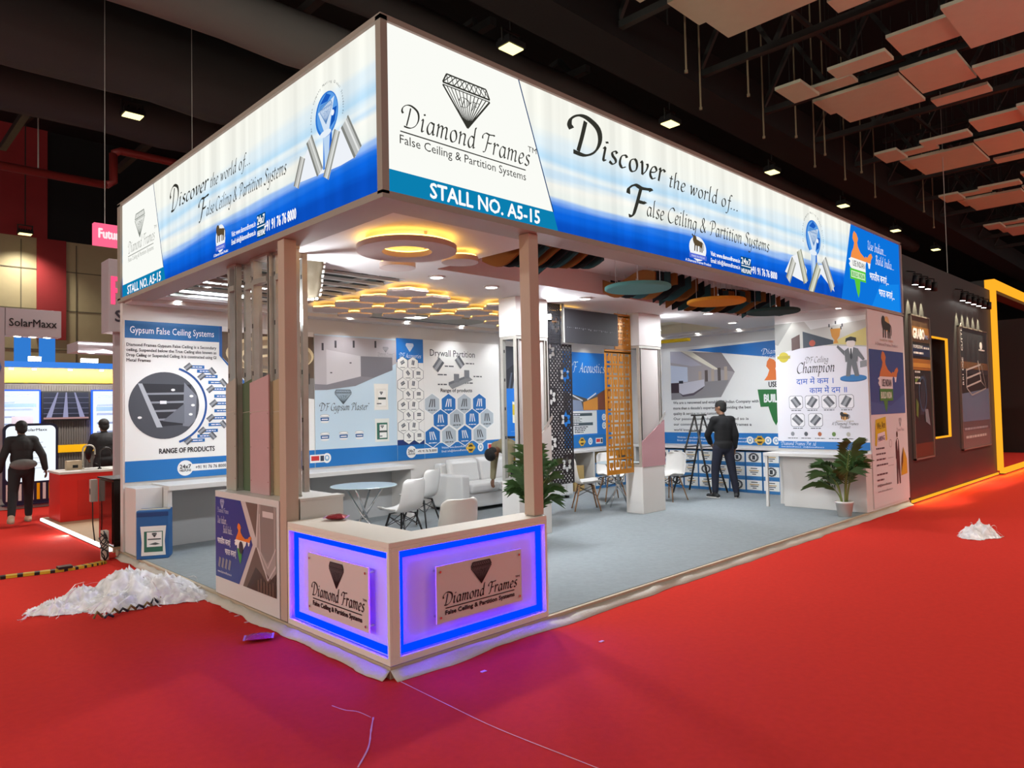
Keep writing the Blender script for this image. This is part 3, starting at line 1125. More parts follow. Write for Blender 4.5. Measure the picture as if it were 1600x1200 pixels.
P.rect(8.19, .39, 8.74, .49, 'd2f4c4', 7)
P.part = 'lettering'
P.text('USE INDIAN', 8.26, .565, .085, '3a3a3a', u1=8.74, bold=.01, l=8)
P.text('BUILD INDIA', 8.22, .405, .07, '4aa43a', u1=8.72, bold=.02, l=8)
P.calli('Use Indian...', 8.9, .90, .085, 'ffffff', u1=9.72, nib=1.9, l=5)
P.calli('Build India...', 9.22, .71, .085, 'ffffff', u1=10.08, nib=1.9, l=5)
P.text('भारतीय बनाएं...', 8.95, .44, .11, 'ffffff', u1=9.8, bold=.02, l=5)
P.text('भारत बनाएं...', 9.33, .22, .11, 'ffffff', u1=10.05, bold=.02, l=5)
P.build(fr)
m = MB()
t0 = .03
for q in ((0, 10.43, ZF - .03, ZF + t0 - .01), (0, 10.43, ZT - .03, ZT + .01)):
    m.box(q[0], q[1], -.025, .25, q[2], q[3], TAUPE)
m.box(.0, .03, -.025, .0, ZF, ZT, TAUPE)
m.box(10.37, 10.43, -.025, .25, ZF, ZT, TAUPE)
m.box(.25, 10.37, .02, .24, ZF, ZT - .03, mat('sign_back', '6a625c', .7))
m.build('frame', fr)

# --- short side --------------------------------------------------------------
fl = thing('fascia_sign', 'short backlit fascia sign facing the left aisle, globe and steel channels near the corner', 'sign', (.12, 2.9, ZF))
P = Print((0, LY, ZF), (0, -1, 0), (0, 0, 1), LIT)
P.kx = .85
light_panel('light_panel', P, LY, 1.21, sky_print('print_sky_short', LY, 1.2, 11.0), fl)
fascia_art(P, LY, 1.21, 1.17, 1.49, True)
P.part = 'logo'
P.diamond(.69, .66, .36, .3, '7a8078', 4)
P.part = 'lettering'
P.calli('Diamond Frames', .25, .535, .08, '8a8c84', u1=1.2, nib=1.7, l=4)
P.text('TM', 1.19, .66, .035, '8a8c84', u1=1.27)
P.line([(.24, .50), (1.17, .50)], .009, '8a8c84')
P.text('False Ceiling & Partition Systems', .25, .43, .052, 'a0a29a', u1=1.17)
P.part = 'lettering'
P.text('STALL NO. A5-15', .22, .045, .10, 'ffffff', u1=1.41, bold=.028, l=5)
P.part = 'lettering'
P.calli('D', 1.72, .735, .15, K, u1=1.95, nib=2.5, l=4)
P.calli('iscover', 1.97, .745, .09, K, u1=2.74, nib=2.4, l=4)
P.calli('the world of...', 2.80, .74, .07, K, u1=3.70, nib=2.1, l=4)
P.calli('F', 2.48, .46, .135, K, u1=2.68, nib=2.4, l=4)
P.calli('alse Ceiling & Partition Systems', 2.70, .485, .075, K, u1=4.36, nib=2.2, l=4)
phone_block(P, 3.04, .085, 3.29, 3.79, 3.82, 3.96, 4.52)
trophy(P, 5.01, .765, .165, .36)
P.part = 'channel_picture'
P.poly([(4.5, .36), (4.75, .62), (4.95, .36), (5.2, .62), (5.4, .34), (5.2, .33), (4.9, .34)], 'eef2f8', 2)
P.l = 4
channel(P, [(4.49, .35), (4.60, .56)], .09, 'c0c0bc', '85857f', 'e0e0dc')
channel(P, [(4.86, .33), (4.70, .63)], .1, 'bdbfbb', '80827c', 'e0e2de')
channel(P, [(4.95, .31), (5.12, .62)], .09, 'c6c8c4', '888a84', 'e4e6e2')
channel(P, [(5.38, .33), (5.21, .60)], .12, 'bcbebc', '82847f', 'e4e6e4')
P.build(fl)
m = MB()
m.box(-.025, .25, .25, LY + .12, ZF - .03, ZF + .02, TAUPE)
m.box(-.025, .0, -.025, .25, ZF - .03, ZF + .02, TAUPE)
m.box(-.025, .25, .26, LY + .12, ZT - .03, ZT + .01, TAUPE)
m.box(-.025, .0, -.025, .26, ZT - .03, ZT + .01, TAUPE)
m.box(-.025, .0, -.025, .035, ZF, ZT, TAUPE)
m.box(-.025, .25, LY, LY + .12, ZF, ZT, TAUPE)
m.box(.02, .24, .26, LY, ZF + .02, ZT - .03, mat('sign_back', '6a625c', .7))
m.build('frame', fl)

# ================================================================== POSTS
def post(name, label, x0, x1, y0, y1, z0):
    t = thing(name, label, 'post', ((x0 + x1) / 2, (y0 + y1) / 2, z0))
    MB().box(x0, x1, y0, y1, z0 + .004, ZF - .031, mat('post_cladding', 'c0a896', .45, bump=.05, bscale=60)).build('shaft', t, bevel=.004)
    m = MB()
    m.box(x0 + .01, x1 - .01, y0 + .01, y1 - .01, z0, z0 + .006, STEEL)
    m.build('base_plate', t)


post('fascia_post', 'square cream post beside the stud-frame display, left end of the lit counter', .0, .11, 1.43, 1.54, ZP)
post('fascia_post', 'square cream post standing on the right end of the lit counter', 1.41, 1.52, .03, .14, .885)

# ================================================================== LIT COUNTER
ct = thing('reception_counter', 'L-shaped cream reception counter with glowing blue recessed fronts', 'counter', (.3, .3, ZP))
A1, B1 = 1.415, 1.52      # lengths along Y and X
DA, DB = .38, .27         # depths
m = MB()
m.prism([(0, 0, .845), (B1, 0, .845), (B1, DB, .845), (DA, DB, .845), (DA, A1, .845), (0, A1, .845)], (0, 0, .037), CREAM)
m.build('countertop', ct, bevel=.004)
m = MB()
rec = .055
# front frames (left arm faces -X, right arm faces -Y)
for y0, y1, z0, z1 in ((0, A1, ZP, .125), (0, A1, .815, .845), (0, .03, .125, .815), (A1 - .03, A1, .125, .815)):
    m.box(0, .02, y0, y1, z0, z1, CREAM)
for x0, x1, z0, z1 in ((.02, B1, ZP, .125), (.02, B1, .815, .845), (.02, .085, .125, .815), (B1 - .03, B1, .125, .815)):
    m.box(x0, x1, 0, .02, z0, z1, CREAM)
# carcase behind
m.box(rec + .015, DA, DB, A1, ZP, .845, CREAM)
m.box(rec + .015, B1, rec + .015, DB, ZP, .845, CREAM)
m.box(.02, rec + .015, A1 - .02, A1, ZP, .845, CREAM)
m.box(B1 - .02, B1, .02, rec + .015, ZP, .845, CREAM)
m.build('carcase', ct, bevel=.002)
ACRYL = mat('white_acrylic', 'd8c6cc', 0.35)
LED_B = glow('blue_led_diffuser', (.0, .0013, 1.0), 45)
VIO = (.26, .035, 1.0)


def lit_front(axis, L0, L1, z0, z1, at):
    """Recessed acrylic front: back board, LED diffuser frame and the strips that wash the board."""
    def q(a, b, za, zb, d0, d1, mt, m):
        if axis == 'x':
            m.box(d0, d1, a, b, za, zb, mt)
        else:
            m.box(a, b, d0, d1, za, zb, mt)
    m = MB()
    q(L0, L1, z0, z1, rec, rec + .014, ACRYL, m)
    m.build('front_panel', ct)
    m = MB()
    w = .05
    for a, b, za, zb in ((L0, L1, z0, z0 + w), (L0, L1, z1 - w, z1), (L0, L0 + w, z0 + w, z1 - w), (L1 - w, L1, z0 + w, z1 - w)):
        q(a, b, za, zb, rec - .012, rec - .001, LED_B, m)
    m.build('led_diffuser', ct)
    mid = (L0 + L1) / 2
    zm = (z0 + z1) / 2
    # strips tucked behind the frame, shining across the board
    d = .042
    k = 1.0
    for (a, z, ta, tz, ln) in ((mid, z1 - .008, mid, zm, L1 - L0), (mid, z0 + .008, mid, zm, L1 - L0), (L0 + .008, zm, mid, zm, z1 - z0), (L1 - .008, zm, mid, zm, z1 - z0)):
        if axis == 'x':
            p, tg = (d, a, z), (d + .006, ta, tz)
        else:
            p, tg = (a, d, z), (ta, d + .006, tz)
        o = lamp('led_strip_glow', 'AREA', p, 4.5 * ln, VIO, tg, .01, ct)
        o.data.shape = 'RECTANGLE'
        dirv = (Vector(tg) - Vector(p)).normalized()
        horiz = abs(a - mid) < 1e-6
        along = (Vector((0, 1, 0)) if axis == 'x' else Vector((1, 0, 0))) if horiz else Vector((0, 0, 1))
        zax = -dirv
        xax = (along - zax * along.dot(zax)).normalized()
        yax = zax.cross(xax)
        o.rotation_euler = Matrix((xax, yax, zax)).transposed().to_euler()
        o.data.size = ln * .92
        o.data.size_y = .012


lit_front('x', .032, A1 - .032, .127, .813, 0)
lit_front('y', .087, B1 - .032, .127, .813, 0)


def logo_board(label, O, U, w, h):
    t = thing('logo_board', label, 'sign', Vector(O))
    P = Print(O, U, (0, 0, 1))
    N = P.N
    m = MB()
    c = Vector(O) + P.U * w / 2 + P.V * h / 2 - N * .006
    m.obox(c, P.U * w / 2, N * .005, P.V * h / 2, mat('pinkish_white_acrylic', 'dccdc9', .25))
    m.build('board', t)
    P.part = 'lettering'
    ww = w * .86
    P.calli('Diamond Frames', w * .07, h * .30, h * .125, '0c0c10', u1=w * .93, nib=2.6, l=2)
    P.text('TM', w * .915, h * .47, h * .035, '0c0c10', u1=w * .97, bold=.03)
    P.line([(w * .09, h * .245), (w * .9, h * .245)], h * .018, '0c0c10')
    P.text('False Ceiling & Partition Systems', w * .09, h * .13, h * .075, '0c0c10', u1=w * .9, bold=.045)
    P.part = 'logo'
    P.diamond(w * .5, h * .53, w * .24 if w > .8 else w * .25, h * .41, '0c0c10', 2, fill='5e585c')
    P.build(t)
    for i, (u, v) in enumerate(((.03, .04), (w - .03, .04), (.03, h - .04), (w - .03, h - .04))):
        m = MB()
        p = P.w(u, v)
        m.tube([p - N * .068, p + N * .006], .009, CHROME, 12)
        m.build('standoff_bolt', t)
    return t


logo_board('black on pinkish white logo board on the left glowing counter front', (-.012, 1.06, .25), (0, -1, 0), .83, .44)
logo_board('black on pinkish white logo board on the right glowing counter front', (.38, -.012, .27), (1, 0, 0), .83, .395)

# ================================================================== BANNERS ON THE WALLS
WB = 'f1f1ee'


def footer(P, u0, u1, v0=.0, h=.25):
    P.part = 'footer_band'
    P.poly([(u0, v0), (u1, v0), (u1, v0 + h), (u0, v0 + h)], '1870b8', 2)


def helpline(P, u, v):
    P.part = 'lettering'
    P.ell(u, v, .10, .10, 'f4f6f6', 4)
    P.rect(u + .08, v - .045, u + .55, v + .045, 'f4f6f6', 4)
    P.text('24x7', u - .07, v - .005, .05, TXT, u1=u + .07, bold=.03, l=6)
    P.text('HELPLINE', u - .07, v - .045, .028, TXT, u1=u + .07, bold=.02, l=6)
    P.text('+91 91 76 76 8000', u + .13, v - .02, .042, TXT, u1=u + .53, bold=.02, l=6)


def addresses(P, u, v, w=.5):
    P.part = 'lettering'
    P.text('Website: www.diamondframes.in', u, v + .02, .036, 'ffffff', u1=u + w, l=5)
    P.text('Email: info@diamondframes.in', u, v - .045, .036, 'ffffff', u1=u + w, l=5)


def badge(P, u, v, kind):
    P.part = 'emblem'
    if kind == 'gold':
        P.poly([(u + .1 * math.cos(i * PI / 8) * (1 if i % 2 else .82), v + .1 * math.sin(i * PI / 8) * (1 if i % 2 else .82)) for i in range(16)], 'd8a82c', 4)
        P.ell(u, v, .06, .06, '3a2c14', 5)
        P.rect(u - .11, v - .02, u + .11, v + .02, 'e8bc40', 6)
    elif kind == 'round':
        P.ell(u, v, .07, .075, 'f6f6f4', 4)
        P.ell(u, v, .04, .045, '8ab0d0', 5)
        P.ell(u, v + .005, .02, .025, 'f6f6f4', 6)
    else:
        P.rect(u - .12, v - .06, u + .12, v + .06, 'f6f6f4', 4)
        P.rect(u - .10, v - .03, u + .03, v + .04, 'c83030', 5)
        P.rect(u + .05, v - .04, u + .11, v + .04, '30384a', 5)


def steel_pics(P, u, v, s, ang=35):
    """Small drawing of a steel section."""
    P.part = 'product_picture'
    a = math.radians(ang)
    d = Vector((math.cos(a), math.sin(a)))
    n = Vector((-d.y, d.x))
    c = Vector((u, v))
    for k, (o0, o1, col) in enumerate(((-.34, -.12, '55585e'), (-.12, .14, '9a9da2'), (.14, .34, '6a6d73'))):
        q = [c - d * s * .5 + n * s * o0, c + d * s * .5 + n * s * o0, c + d * s * .5 + n * s * o1, c - d * s * .5 + n * s * o1]
        P.poly([(p.x, p.y) for p in q], col, 5)


def banner(label, x0, x1, z0, z1, wall='back', cat='banner'):
    if wall == 'back':
        t = thing('wall_banner', label, cat, ((x0 + x1) / 2, LY - .005, z0))
        P = Print((x0, LY - .012, z0), (1, 0, 0), (0, 0, 1))
        P.base = MB().box(x0, x1, LY - .012, LY, z0, z1, ink(WB))
    else:   # a wall facing -X at x = wall; x0 > x1 are Y ends
        t = thing('wall_banner', label, cat, (wall - .005, (x0 + x1) / 2, z0))
        P = Print((wall - .012, x0, z0), (0, -1, 0), (0, 0, 1))
        P.base = MB().box(wall - .012, wall, x1, x0, z0, z1, ink(WB))
    return t, P


# 1 gypsum ceilings -----------------------------------------------------------------
t, P = banner('wall banner headed Gypsum False Ceiling Systems behind the steel stud display', .02, 2.60, .93, 2.95)
footer(P, 0, 2.58, .0, .26)
P.part = 'header_band'
P.rect(0, 1.80, 1.17, 2.02, '1568a8', 2)
P.part = 'lettering'
P.text('Gypsum False Ceiling Systems', .06, 1.865, .085, 'ffffff', u1=1.1, l=4)
for i, s in enumerate(('Diamond Frames Gypsum False Ceiling is a Secondary', 'ceiling, Suspended below the True Ceiling also known as', 'Drop Ceiling or Suspended Ceiling. It is constructed using GI', 'Metal Frames')):
    P.text(s, .02, 1.70 - i * .065, .038, TXT, u1=1.13 if i < 3 else .30, bold=.02, l=3)
P.part = 'ceiling_picture'
cu, cv, R = .47, .95, .43
P.ell(cu, cv, R, R, '4a4d55', 2, 48)
P.poly([(cu - .3, cv + .28), (cu + .33, cv + .27), (cu + .28, cv - .25), (cu - .06, cv - .27)], '262830', 3)
for k in range(4):
    v = cv + .16 - k * .11
    P.poly([(cu - .26 + k * .05, v), (cu + .31, v + .01), (cu + .31, v - .018), (cu - .25 + k * .05, v - .024)], '8c9099', 4)
P.poly([(cu - .32, cv + .28), (cu - .27, cv + .28), (cu - .03, cv - .28), (cu - .1, cv - .28)], 'b4b8c0', 5)
P.poly([(cu + .24, cv + .3), (cu + .4, cv + .12), (cu + .38, cv - .2), (cu + .3, cv - .28), (cu + .22, cv - .27)], '7b7f8a', 5)
P.poly([(cu - .03, cv - .2), (cu + .24, cv + .02), (cu + .24, cv - .24)], '6a6e78', 5)
P.rect(cu - .06, cv + .02, cu + .02, cv + .06, 'e8eaee', 6)
for q in ((.33, .12), (.35, 0), (.32, -.12), (.1, .2), (-.3, -.15)):
    P.ell(cu + q[0], cv + q[1], .025, .016, 'f4f4f4', 6)
P.part = 'arc'
P.arc(cu + .02, cv, .50, .50, -72, 72, .028, '174f94', 3, 40)
P.part = 'product_label'
for i in range(13):
    a = math.radians(62 - i * 124 / 12)
    u, v = .47 + .62 * math.cos(a) + .02, .97 + .55 * math.sin(a) * 1.0
    P.rect(u, v - .022, u + .19, v + .022, '1a67ac', 3)
    P.greek(u + .035, v - .006, u + .16, .018, 'ffffff', 4)
    if i % 2:
        steel_pics(P, u + .2, v, .1, 130)
    else:
        steel_pics(P, u - .02, v, .1, 40)
    P.part = 'product_label'
P.part = 'lettering'
P.text('RANGE OF PRODUCTS', .40, .335, .062, TXT, u1=1.10, bold=.035, l=3)
helpline(P, .72, .13)
addresses(P, 1.22, .13, .55)
# photograph of a round cove ceiling on its right half
P.part = 'ceiling_picture'
P.poly([(1.19, 1.62), (1.19, 1.95), (2.58, 1.95), (2.58, 1.02), (1.9, 1.1), (1.62, 1.2)], '5d4c3e', 2)
cu, cv = 1.92, 1.66
for rx, ry, c in ((.66, .26, 'e2cfa2'), (.62, .23, 'a08a6e'), (.48, .17, 'e8d8b0'), (.43, .15, '77685c'), (.26, .085, 'ecdcb4'), (.22, .07, '8a7662')):
    P.l += 1
    P.ell(cu, cv - .02 * P.l + .06, rx, ry, c, n=44)
P.poly([(1.62, 1.2), (1.7, 1.33), (2.58, 1.33), (2.58, 1.02), (1.9, 1.1)], '7b7672', 3)
for k in range(5):
    P.rect(1.72 + k * .17, 1.24, 1.83 + k * .17, 1.40, 'c8ccd2' if k % 2 else '39342f', 4)
P.ell(2.1, 1.14, .3, .06, '2c2622', 5)
P.part = 'header_band'
P.poly([(1.17, 1.62), (1.17, 2.02), (1.21, 2.02), (1.21, 1.6), (1.62, 1.17), (1.58, 1.14)], '1d5aa0', 3)
P.build(t)

# 2 gypsum plaster --------------------------------------------------------------------
t, P = banner('pale blue wall banner lettered DF Gypsum Plaster with buckets and bags on it', 2.61, 4.085, .93, 2.93)
P.part = 'print'
P.rect(0, .25, 1.475, 2.0, 'c6dcea', 1.5)
footer(P, 0, 1.475, 0, .26)
P.part = 'room_picture'
P.tf = (1, 0, .798, .40)
P.poly([(0, 1.98), (1.475, 1.98), (1.475, 1.5)] + [(1.475 - i * .1475, 1.5 - .56 * math.sin(i / 10 * PI / 2)) for i in range(1, 11)] , 'b9b4b8', 2)
P.poly([(.2, 1.72), (.8, 1.62), (.8, 1.22), (.2, 1.05)], 'cdc9cc', 3)
P.poly([(.8, 1.62), (1.40, 1.62), (1.40, 1.36), (1.05, 1.2), (.8, 1.22)], '77757c', 3)
P.poly([(0, 1.06), (.2, 1.05), (.8, 1.22), (1.05, 1.2), (.7, 1.03), (.2, .95), (0, .95)], '85838a', 4)
for u, v in ((.12, 1.8), (.34, 1.86), (.66, 1.88), (1.06, 1.9)):
    P.rect(u, v - .1, u + .035, v + .04, '3c3a40', 4)
for u, v in ((.26, 1.27), (.6, 1.47)):
    P.rect(u, v, u + .035, v + .02, '33333a', 4)
P.tf = (1, 0, 1, 0)
P.part = 'logo'
P.logo(1.12, 1.42, 1.70, '77797e', 5)
P.diamond(.48, .94, .29, .22, '54616a', 5)
P.part = 'lettering'
P.calli('DF Gypsum Plaster*', .08, .845, .066, '20262c', u1=.94, nib=2.1, l=3)


def bag(u0, v0, w, h, c, c2):
    P.part = 'product_picture'
    P.poly([(u0 - .01, v0), (u0 + w + .01, v0), (u0 + w, v0 + h * .5), (u0 + w + .012, v0 + h), (u0 - .012, v0 + h), (u0, v0 + h * .5)], c, 3)
    P.rect(u0 + w * .1, v0 + h * .1, u0 + w * .9, v0 + h * .82, c2, 4)
    P.rect(u0 + w * .3, v0 + h * .16, u0 + w * .84, v0 + h * .74, 'f2f2ee', 5)
    P.diamond(u0 + w * .5, v0 + h * .58, w * .24, h * .12, '333a40', 6, df=False)
    P.rect(u0 + w * .25, v0 + h * .4, u0 + w * .85, v0 + h * .48, '3a4a44', 6)
    P.rect(u0 + w * .15, v0 + h * .22, u0 + w * .5, v0 + h * .26, '50585a', 6)


def bucket(u, v, r, h, c):
    P.part = 'product_picture'
    P.poly([(u - r * .85, v), (u + r * .85, v), (u + r, v + h), (u - r, v + h)], 'f0f0ee', 3)
    P.ell(u, v, r * .85, r * .2, 'e2e2e0', 2.5)
    P.poly([(u - r * .89, v + h * .2), (u + r * .89, v + h * .2), (u + r * .96, v + h * .72), (u - r * .96, v + h * .72)], c, 4)
    P.rect(u - r * .7, v + h * .36, u + r * .7, v + h * .52, 'f4f4f4', 5)
    P.ell(u, v + h, r, r * .22, 'fafaf8', 5)
    P.arc(u, v + h, r, r * .22, 0, 360, .008, 'b8bcc0', 6)


bag(1.05, .84, .25, .42, 'f0eee6', 'e8e6de')
bag(1.06, .33, .25, .37, 'e8eae4', '2c6a58')
for u, v in ((.16, .67), (.16, .40), (.48, .40), (.76, .40)):
    bucket(u, v, .085 if v < .4 else .075, .15 if v < .4 else .1, '1a5a96')
badge(P, .03, .13, 'red')
badge(P, .19, .13, 'round')
P.build(t)

# 3 accessories column -------------------------------------------------------------------
t, P = banner('tall narrow banner of white hexagons under a blue header reading DF Accessories', 4.09, 4.64, .93, 2.95)
footer(P, 0, .55, 0, .25)
P.part = 'header_band'
P.rect(0, 1.62, .55, 2.02, BLUE_HEX, 2)
P.rect(0, .25, .55, .34, '14306e', 2)
P.part = 'logo'
P.diamond(.27, 1.80, .16, .14, 'f4f6fa', 4, fill='bcd4ee')
P.part = 'lettering'
P.calli('DF Accessories', .06, 1.70, .045, 'f4f6fa', u1=.5, nib=2.2, l=4)
for r in range(8):
    for c in range(2):
        u = .12 + c * .215 + (.107 if r % 2 else 0)
        v = 1.60 - r * .174
        P.part = 'product_panel'
        P.hexagon(u, v, .124, '2a3a4a', 3)
        P.hexagon(u, v, .116, 'f4f4f0', 4)
        steel_pics(P, u, v + .02, .08, 30 + 50 * ((r * 2 + c) % 4))
        P.part = 'product_panel'
        P.rect(u - .05, v - .07, u + .05, v - .06, '666a70', 5)
P.build(t)

# 4 drywall partition ------------------------------------------------------------------
t, P = banner('white wall banner lettered Drywall Partition above the sofa, with grey and blue hexagons', 4.645, 6.40, .93, 2.95)
footer(P, 0, 1.755, 0, .25)
P.part = 'lettering'
P.text('Drywall Partition', .14, 1.75, .115, '30343a', u1=1.16, l=3)
P.text('Range of products', .36, 1.13, .06, '30343a', u1=1.08, bold=.02, l=3)
steel_pics(P, .32, 1.6, .22, 50)
steel_pics(P, .80, 1.66, .20, 130)
P.part = 'product_picture'
P.tf = (1, -.2, 1, .13)
P.poly([(.74, 1.12), (1.22, 1.27), (1.30, 1.22), (.82, 1.05)], '8b8e92', 4)
P.poly([(.74, 1.12), (1.22, 1.27), (1.22, 1.31), (.74, 1.17)], '6c6f74', 4)
for u in (.86, 1.1):
    P.rect(u, 1.17 + (u - .86) * .3, u + .12, 1.32 + (u - .86) * .3, '7b7e83', 5)
P.tf = (1, 0, 1, 0)
P.part = 'lettering'
for u, v in ((.46, 1.57), (.94, 1.63), (.30, 1.42), (1.12, 1.40), (.9, 1.28), (.3, 1.25)):
    P.greek(u, v, u + .2, .035, '55585c', 3)
for r in range(3):
    for c in range(4):
        u = .17 + c * .36 + (.18 if r == 1 else 0)
        v = (.92, .65, .36)[r]
        blue = (r + c) % 2 == 1 if r != 2 else c % 2 == 0
        if r == 1:
            blue = c % 2 == 0
        P.part = 'product_panel'
        P.hexagon(u, v, .195, 'f4f6f6', 2.5 + .5)
        P.hexagon(u, v, .178, '1c6cb4' if blue else 'b9c4cc', 4)
        P.part = 'product_picture'
        for k in range(3):
            a = math.radians(60 + 15 * k + 20 * r)
            P.line([(u - .05 + .05 * k - .03 * math.cos(a), v - .05), (u - .05 + .05 * k + .06 * math.cos(a), v + .09)], .022, 'f0f2f4' if blue else '44484e', 5)
        P.part = 'lettering'
        P.greek(u - .09, v - .11, u + .09, .026, 'f0f2f4' if blue else '44484e', 5)
helpline(P, -.28, .13)
addresses(P, .36, .13, .6)
badge(P, 1.02, .13, 'gold')
badge(P, 1.26, .13, 'round')
badge(P, 1.55, .13, 'red')
P.build(t)

# 5 dark photograph with a blue card ---------------------------------------------------
t, P = banner('dark metallic wall picture with a blue card, half hidden by the white stud column', 6.43, 7.5, .93, 2.93)
footer(P, 0, 1.07, 0, .25)
P.part = 'print'
P.rect(0, .25, 1.07, 2.0, '23252e', 1.5)
P.part = 'sheet_picture'
for i in range(7):
    u = .08 + i * .11
    P.poly([(u, .7), (u + .06, .7), (u + .24, 1.5 - .02 * i), (u + .2, 1.5 - .02 * i)], '8d94a2' if i % 2 else '565c6a', 2)
P.poly([(0, 1.98), (.0, 1.45), (.9, 1.98)], '3a3d48', 3)
P.part = 'card'
P.poly([(.12, .30), (1.05, .27), (1.05, 1.2), (.16, 1.2), (.1, 1.14)], '1878d8', 4)
P.poly([(.3, .55), (.85, .45), (.85, .85), (.3, .95)], 'f2f0d8', 5)
P.poly([(.3, .7), (.85, .62), (.85, .8), (.3, .9)], 'd8c23c', 6)
for k in range(5):
    P.rect(.25, .38 - k * .0, .75, .385, '9cc4ee', 5)
P.build(t)

# 6 acoustics ------------------------------------------------------------------------
t, P = banner('bright blue wall banner lettered DF Acoustics, seen between the two hanging screens', 8.2, 9.75, .90, 2.90)
P.part = 'print'
P.rect(0, .25, 1.55, 2.0, '1a7ad2', 1.5)
footer(P, 0, 1.55, 0, .25)
P.part = 'lettering'
P.calli('DF Acoustics*', .1, 1.58, .13, 'f8fafa', u1=1.42, nib=2.1, l=4)
P.part = 'wood_picture'
P.poly([(0, 1.18), (0, .78), (1.55, .78), (1.55, 1.3), (.85, 1.02), (.75, 1.02)], '54504e', 2)
P.poly([(.62, .78), (.62, .95), (1.1, 1.06), (1.1, .78)], 'e0963c', 3)
P.poly([(1.1, .78), (1.1, 1.1), (1.55, 1.28), (1.55, .78)], '7a3c24', 3)
P.poly([(.15, .78), (.15, 1.02), (.55, .98), (.62, .78)], '8e9cb8', 3)
P.line([(.1, 1.16), (.6, .98)], .03, 'e8ecf0', 4)
P.line([(.75, 1.0), (1.05, 1.14)], .03, 'e8ecf0', 4)
P.part = 'text_card'
P.rect(.2, .28, 1.06, .77, 'eef2f2', 3)
P.rect(.2, .66, .9, .72, '44545c', 4)
P.rect(.2, .46, .92, .52, '44545c', 4)
P.part = 'lettering'
P.greek(.24, .68, .5, .035, 'ffffff', 5)
P.greek(.24, .48, .45, .035, 'ffffff', 5)
for i in range(4):
    P.greek(.28, .625 - i * .03, .5 + .06 * (i % 2), .022, '50565a', 4)
for i in range(4):
    P.greek(.32, .42 - i * .036, .75 - .05 * i, .03, '30363a', 4)
badge(P, 1.3, .62, 'round')
badge(P, 1.3, .44, 'round')
badge(P, .55, .12, 'gold')
badge(P, .82, .12, 'round')
badge(P, 1.12, .12, 'red')
P.build(t)

# 7 about the company, end wall ---------------------------------------------------------
t, P = banner('white end-wall banner with a reception hall photograph above a paragraph about the company', 5.4, 1.52, .90, 2.97, LX)
footer(P, 0, 3.88, 0, .27)
P.part = 'header_band'
P.poly([(1.25, 2.0), (3.88, 2.07), (3.88, 1.62)], '1a6cb8', 2)
P.part = 'reception_picture'
P.tf = (.861, .296, .852, .38)
P.poly([(.62, 1.90), (2.02, 1.78), (2.35, 1.30), (1.98, .72), (.62, .68)], 'a9a2a4', 2)
P.poly([(.62, 1.55), (1.1, 1.48), (1.1, 1.12), (.62, 1.1)], 'c9d2e4', 3)
P.poly([(.9, 1.9), (1.25, 1.84), (1.95, 1.38), (1.82, 1.38)], 'f0ead8', 4)
P.poly([(.62, 1.9), (.9, 1.88), (1.5, 1.5), (1.2, 1.5), (.62, 1.62)], 'b6b4c0', 3)
P.poly([(1.25, 1.84), (2.02, 1.78), (2.35, 1.30), (1.95, 1.38)], '8c8486', 3)
for k in range(5):
    P.rect(1.4 + k * .17, 1.1, 1.48 + k * .17, 1.36 + .02 * k, '5a504c' if k % 2 else 'b8a898', 4)
P.poly([(.62, .92), (.62, .68), (1.98, .72), (2.2, 1.12), (1.45, 1.1)], '8e8a8c', 4)
P.poly([(.85, 1.08), (1.55, 1.16), (1.56, 1.0), (1.25, .84), (.95, .8), (.85, .86)], 'cfcdd6', 6)
P.poly([(.85, .86), (.95, .8), (1.25, .84), (1.56, 1.0), (1.5, .93), (1.25, .78), (.95, .75)], '554a54', 5)
P.rect(.62, .85, .86, 1.1, '3c2a30', 5)
P.rect(.85, 1.08, .97, 1.15, '2a2a30', 7)
P.tf = (1, 0, 1, 0)
P.part = 'lettering'
for i, s in enumerate(('We are a renowned and established Indian Company with', 'more than a decade\'s experience in providing the best', 'quality & service to our customers.')):
    P.text(s, .87, .87 - i * .115, .055, TXT, u1=.87 + (1.93, 1.77, 1.15)[i], bold=.02, l=3)
for i, s in enumerate(('Our passion towards pioneering and so is', 'our commitment to make Diamond Frames a', 'world known brand.')):
    P.text(s, .87, .53 - .115 * i, .052, TXT, u1=.87 + (1.71, 1.77, .7)[i], bold=.02, l=3)
P.calli('Diamond Frames', 2.9, 1.80, .06, 'f4f8fc', u1=3.84, nib=2.2, l=4)
P.text('False Ceiling & Partition Systems', 2.9, 1.73, .035, 'f4f8fc', u1=3.8, l=4)
P.part = 'map_picture'
P.india(2.78, .42, 1.0, 1.3, 3, ('e87830', 'f1f1ee', '1f6f34'))
P.rect(2.76, 1.13, 3.7, 1.29, WB, 5)
P.poly([(2.79, 1.12), (2.84, .78), (3.7, .80), (3.7, 1.10)], '1f6f34', 6)
P.part = 'lettering'
P.text('USE INDIAN', 3.02, 1.16, .10, TXT, u1=3.6, bold=.03, l=7)
P.text('BUILD INDIA', 2.92, .87, .15, 'f4f6f4', u1=3.68, bold=.04, l=8)
addresses(P, .95, .13, .8)
addresses(P, 1.95, .13, .8)
for u, k in ((2.6, 'round'), (2.8, 'gold'), (2.97, 'round'), (3.13, 'round'), (3.3, 'red')):
    badge(P, u, .13, k)
P.build(t)

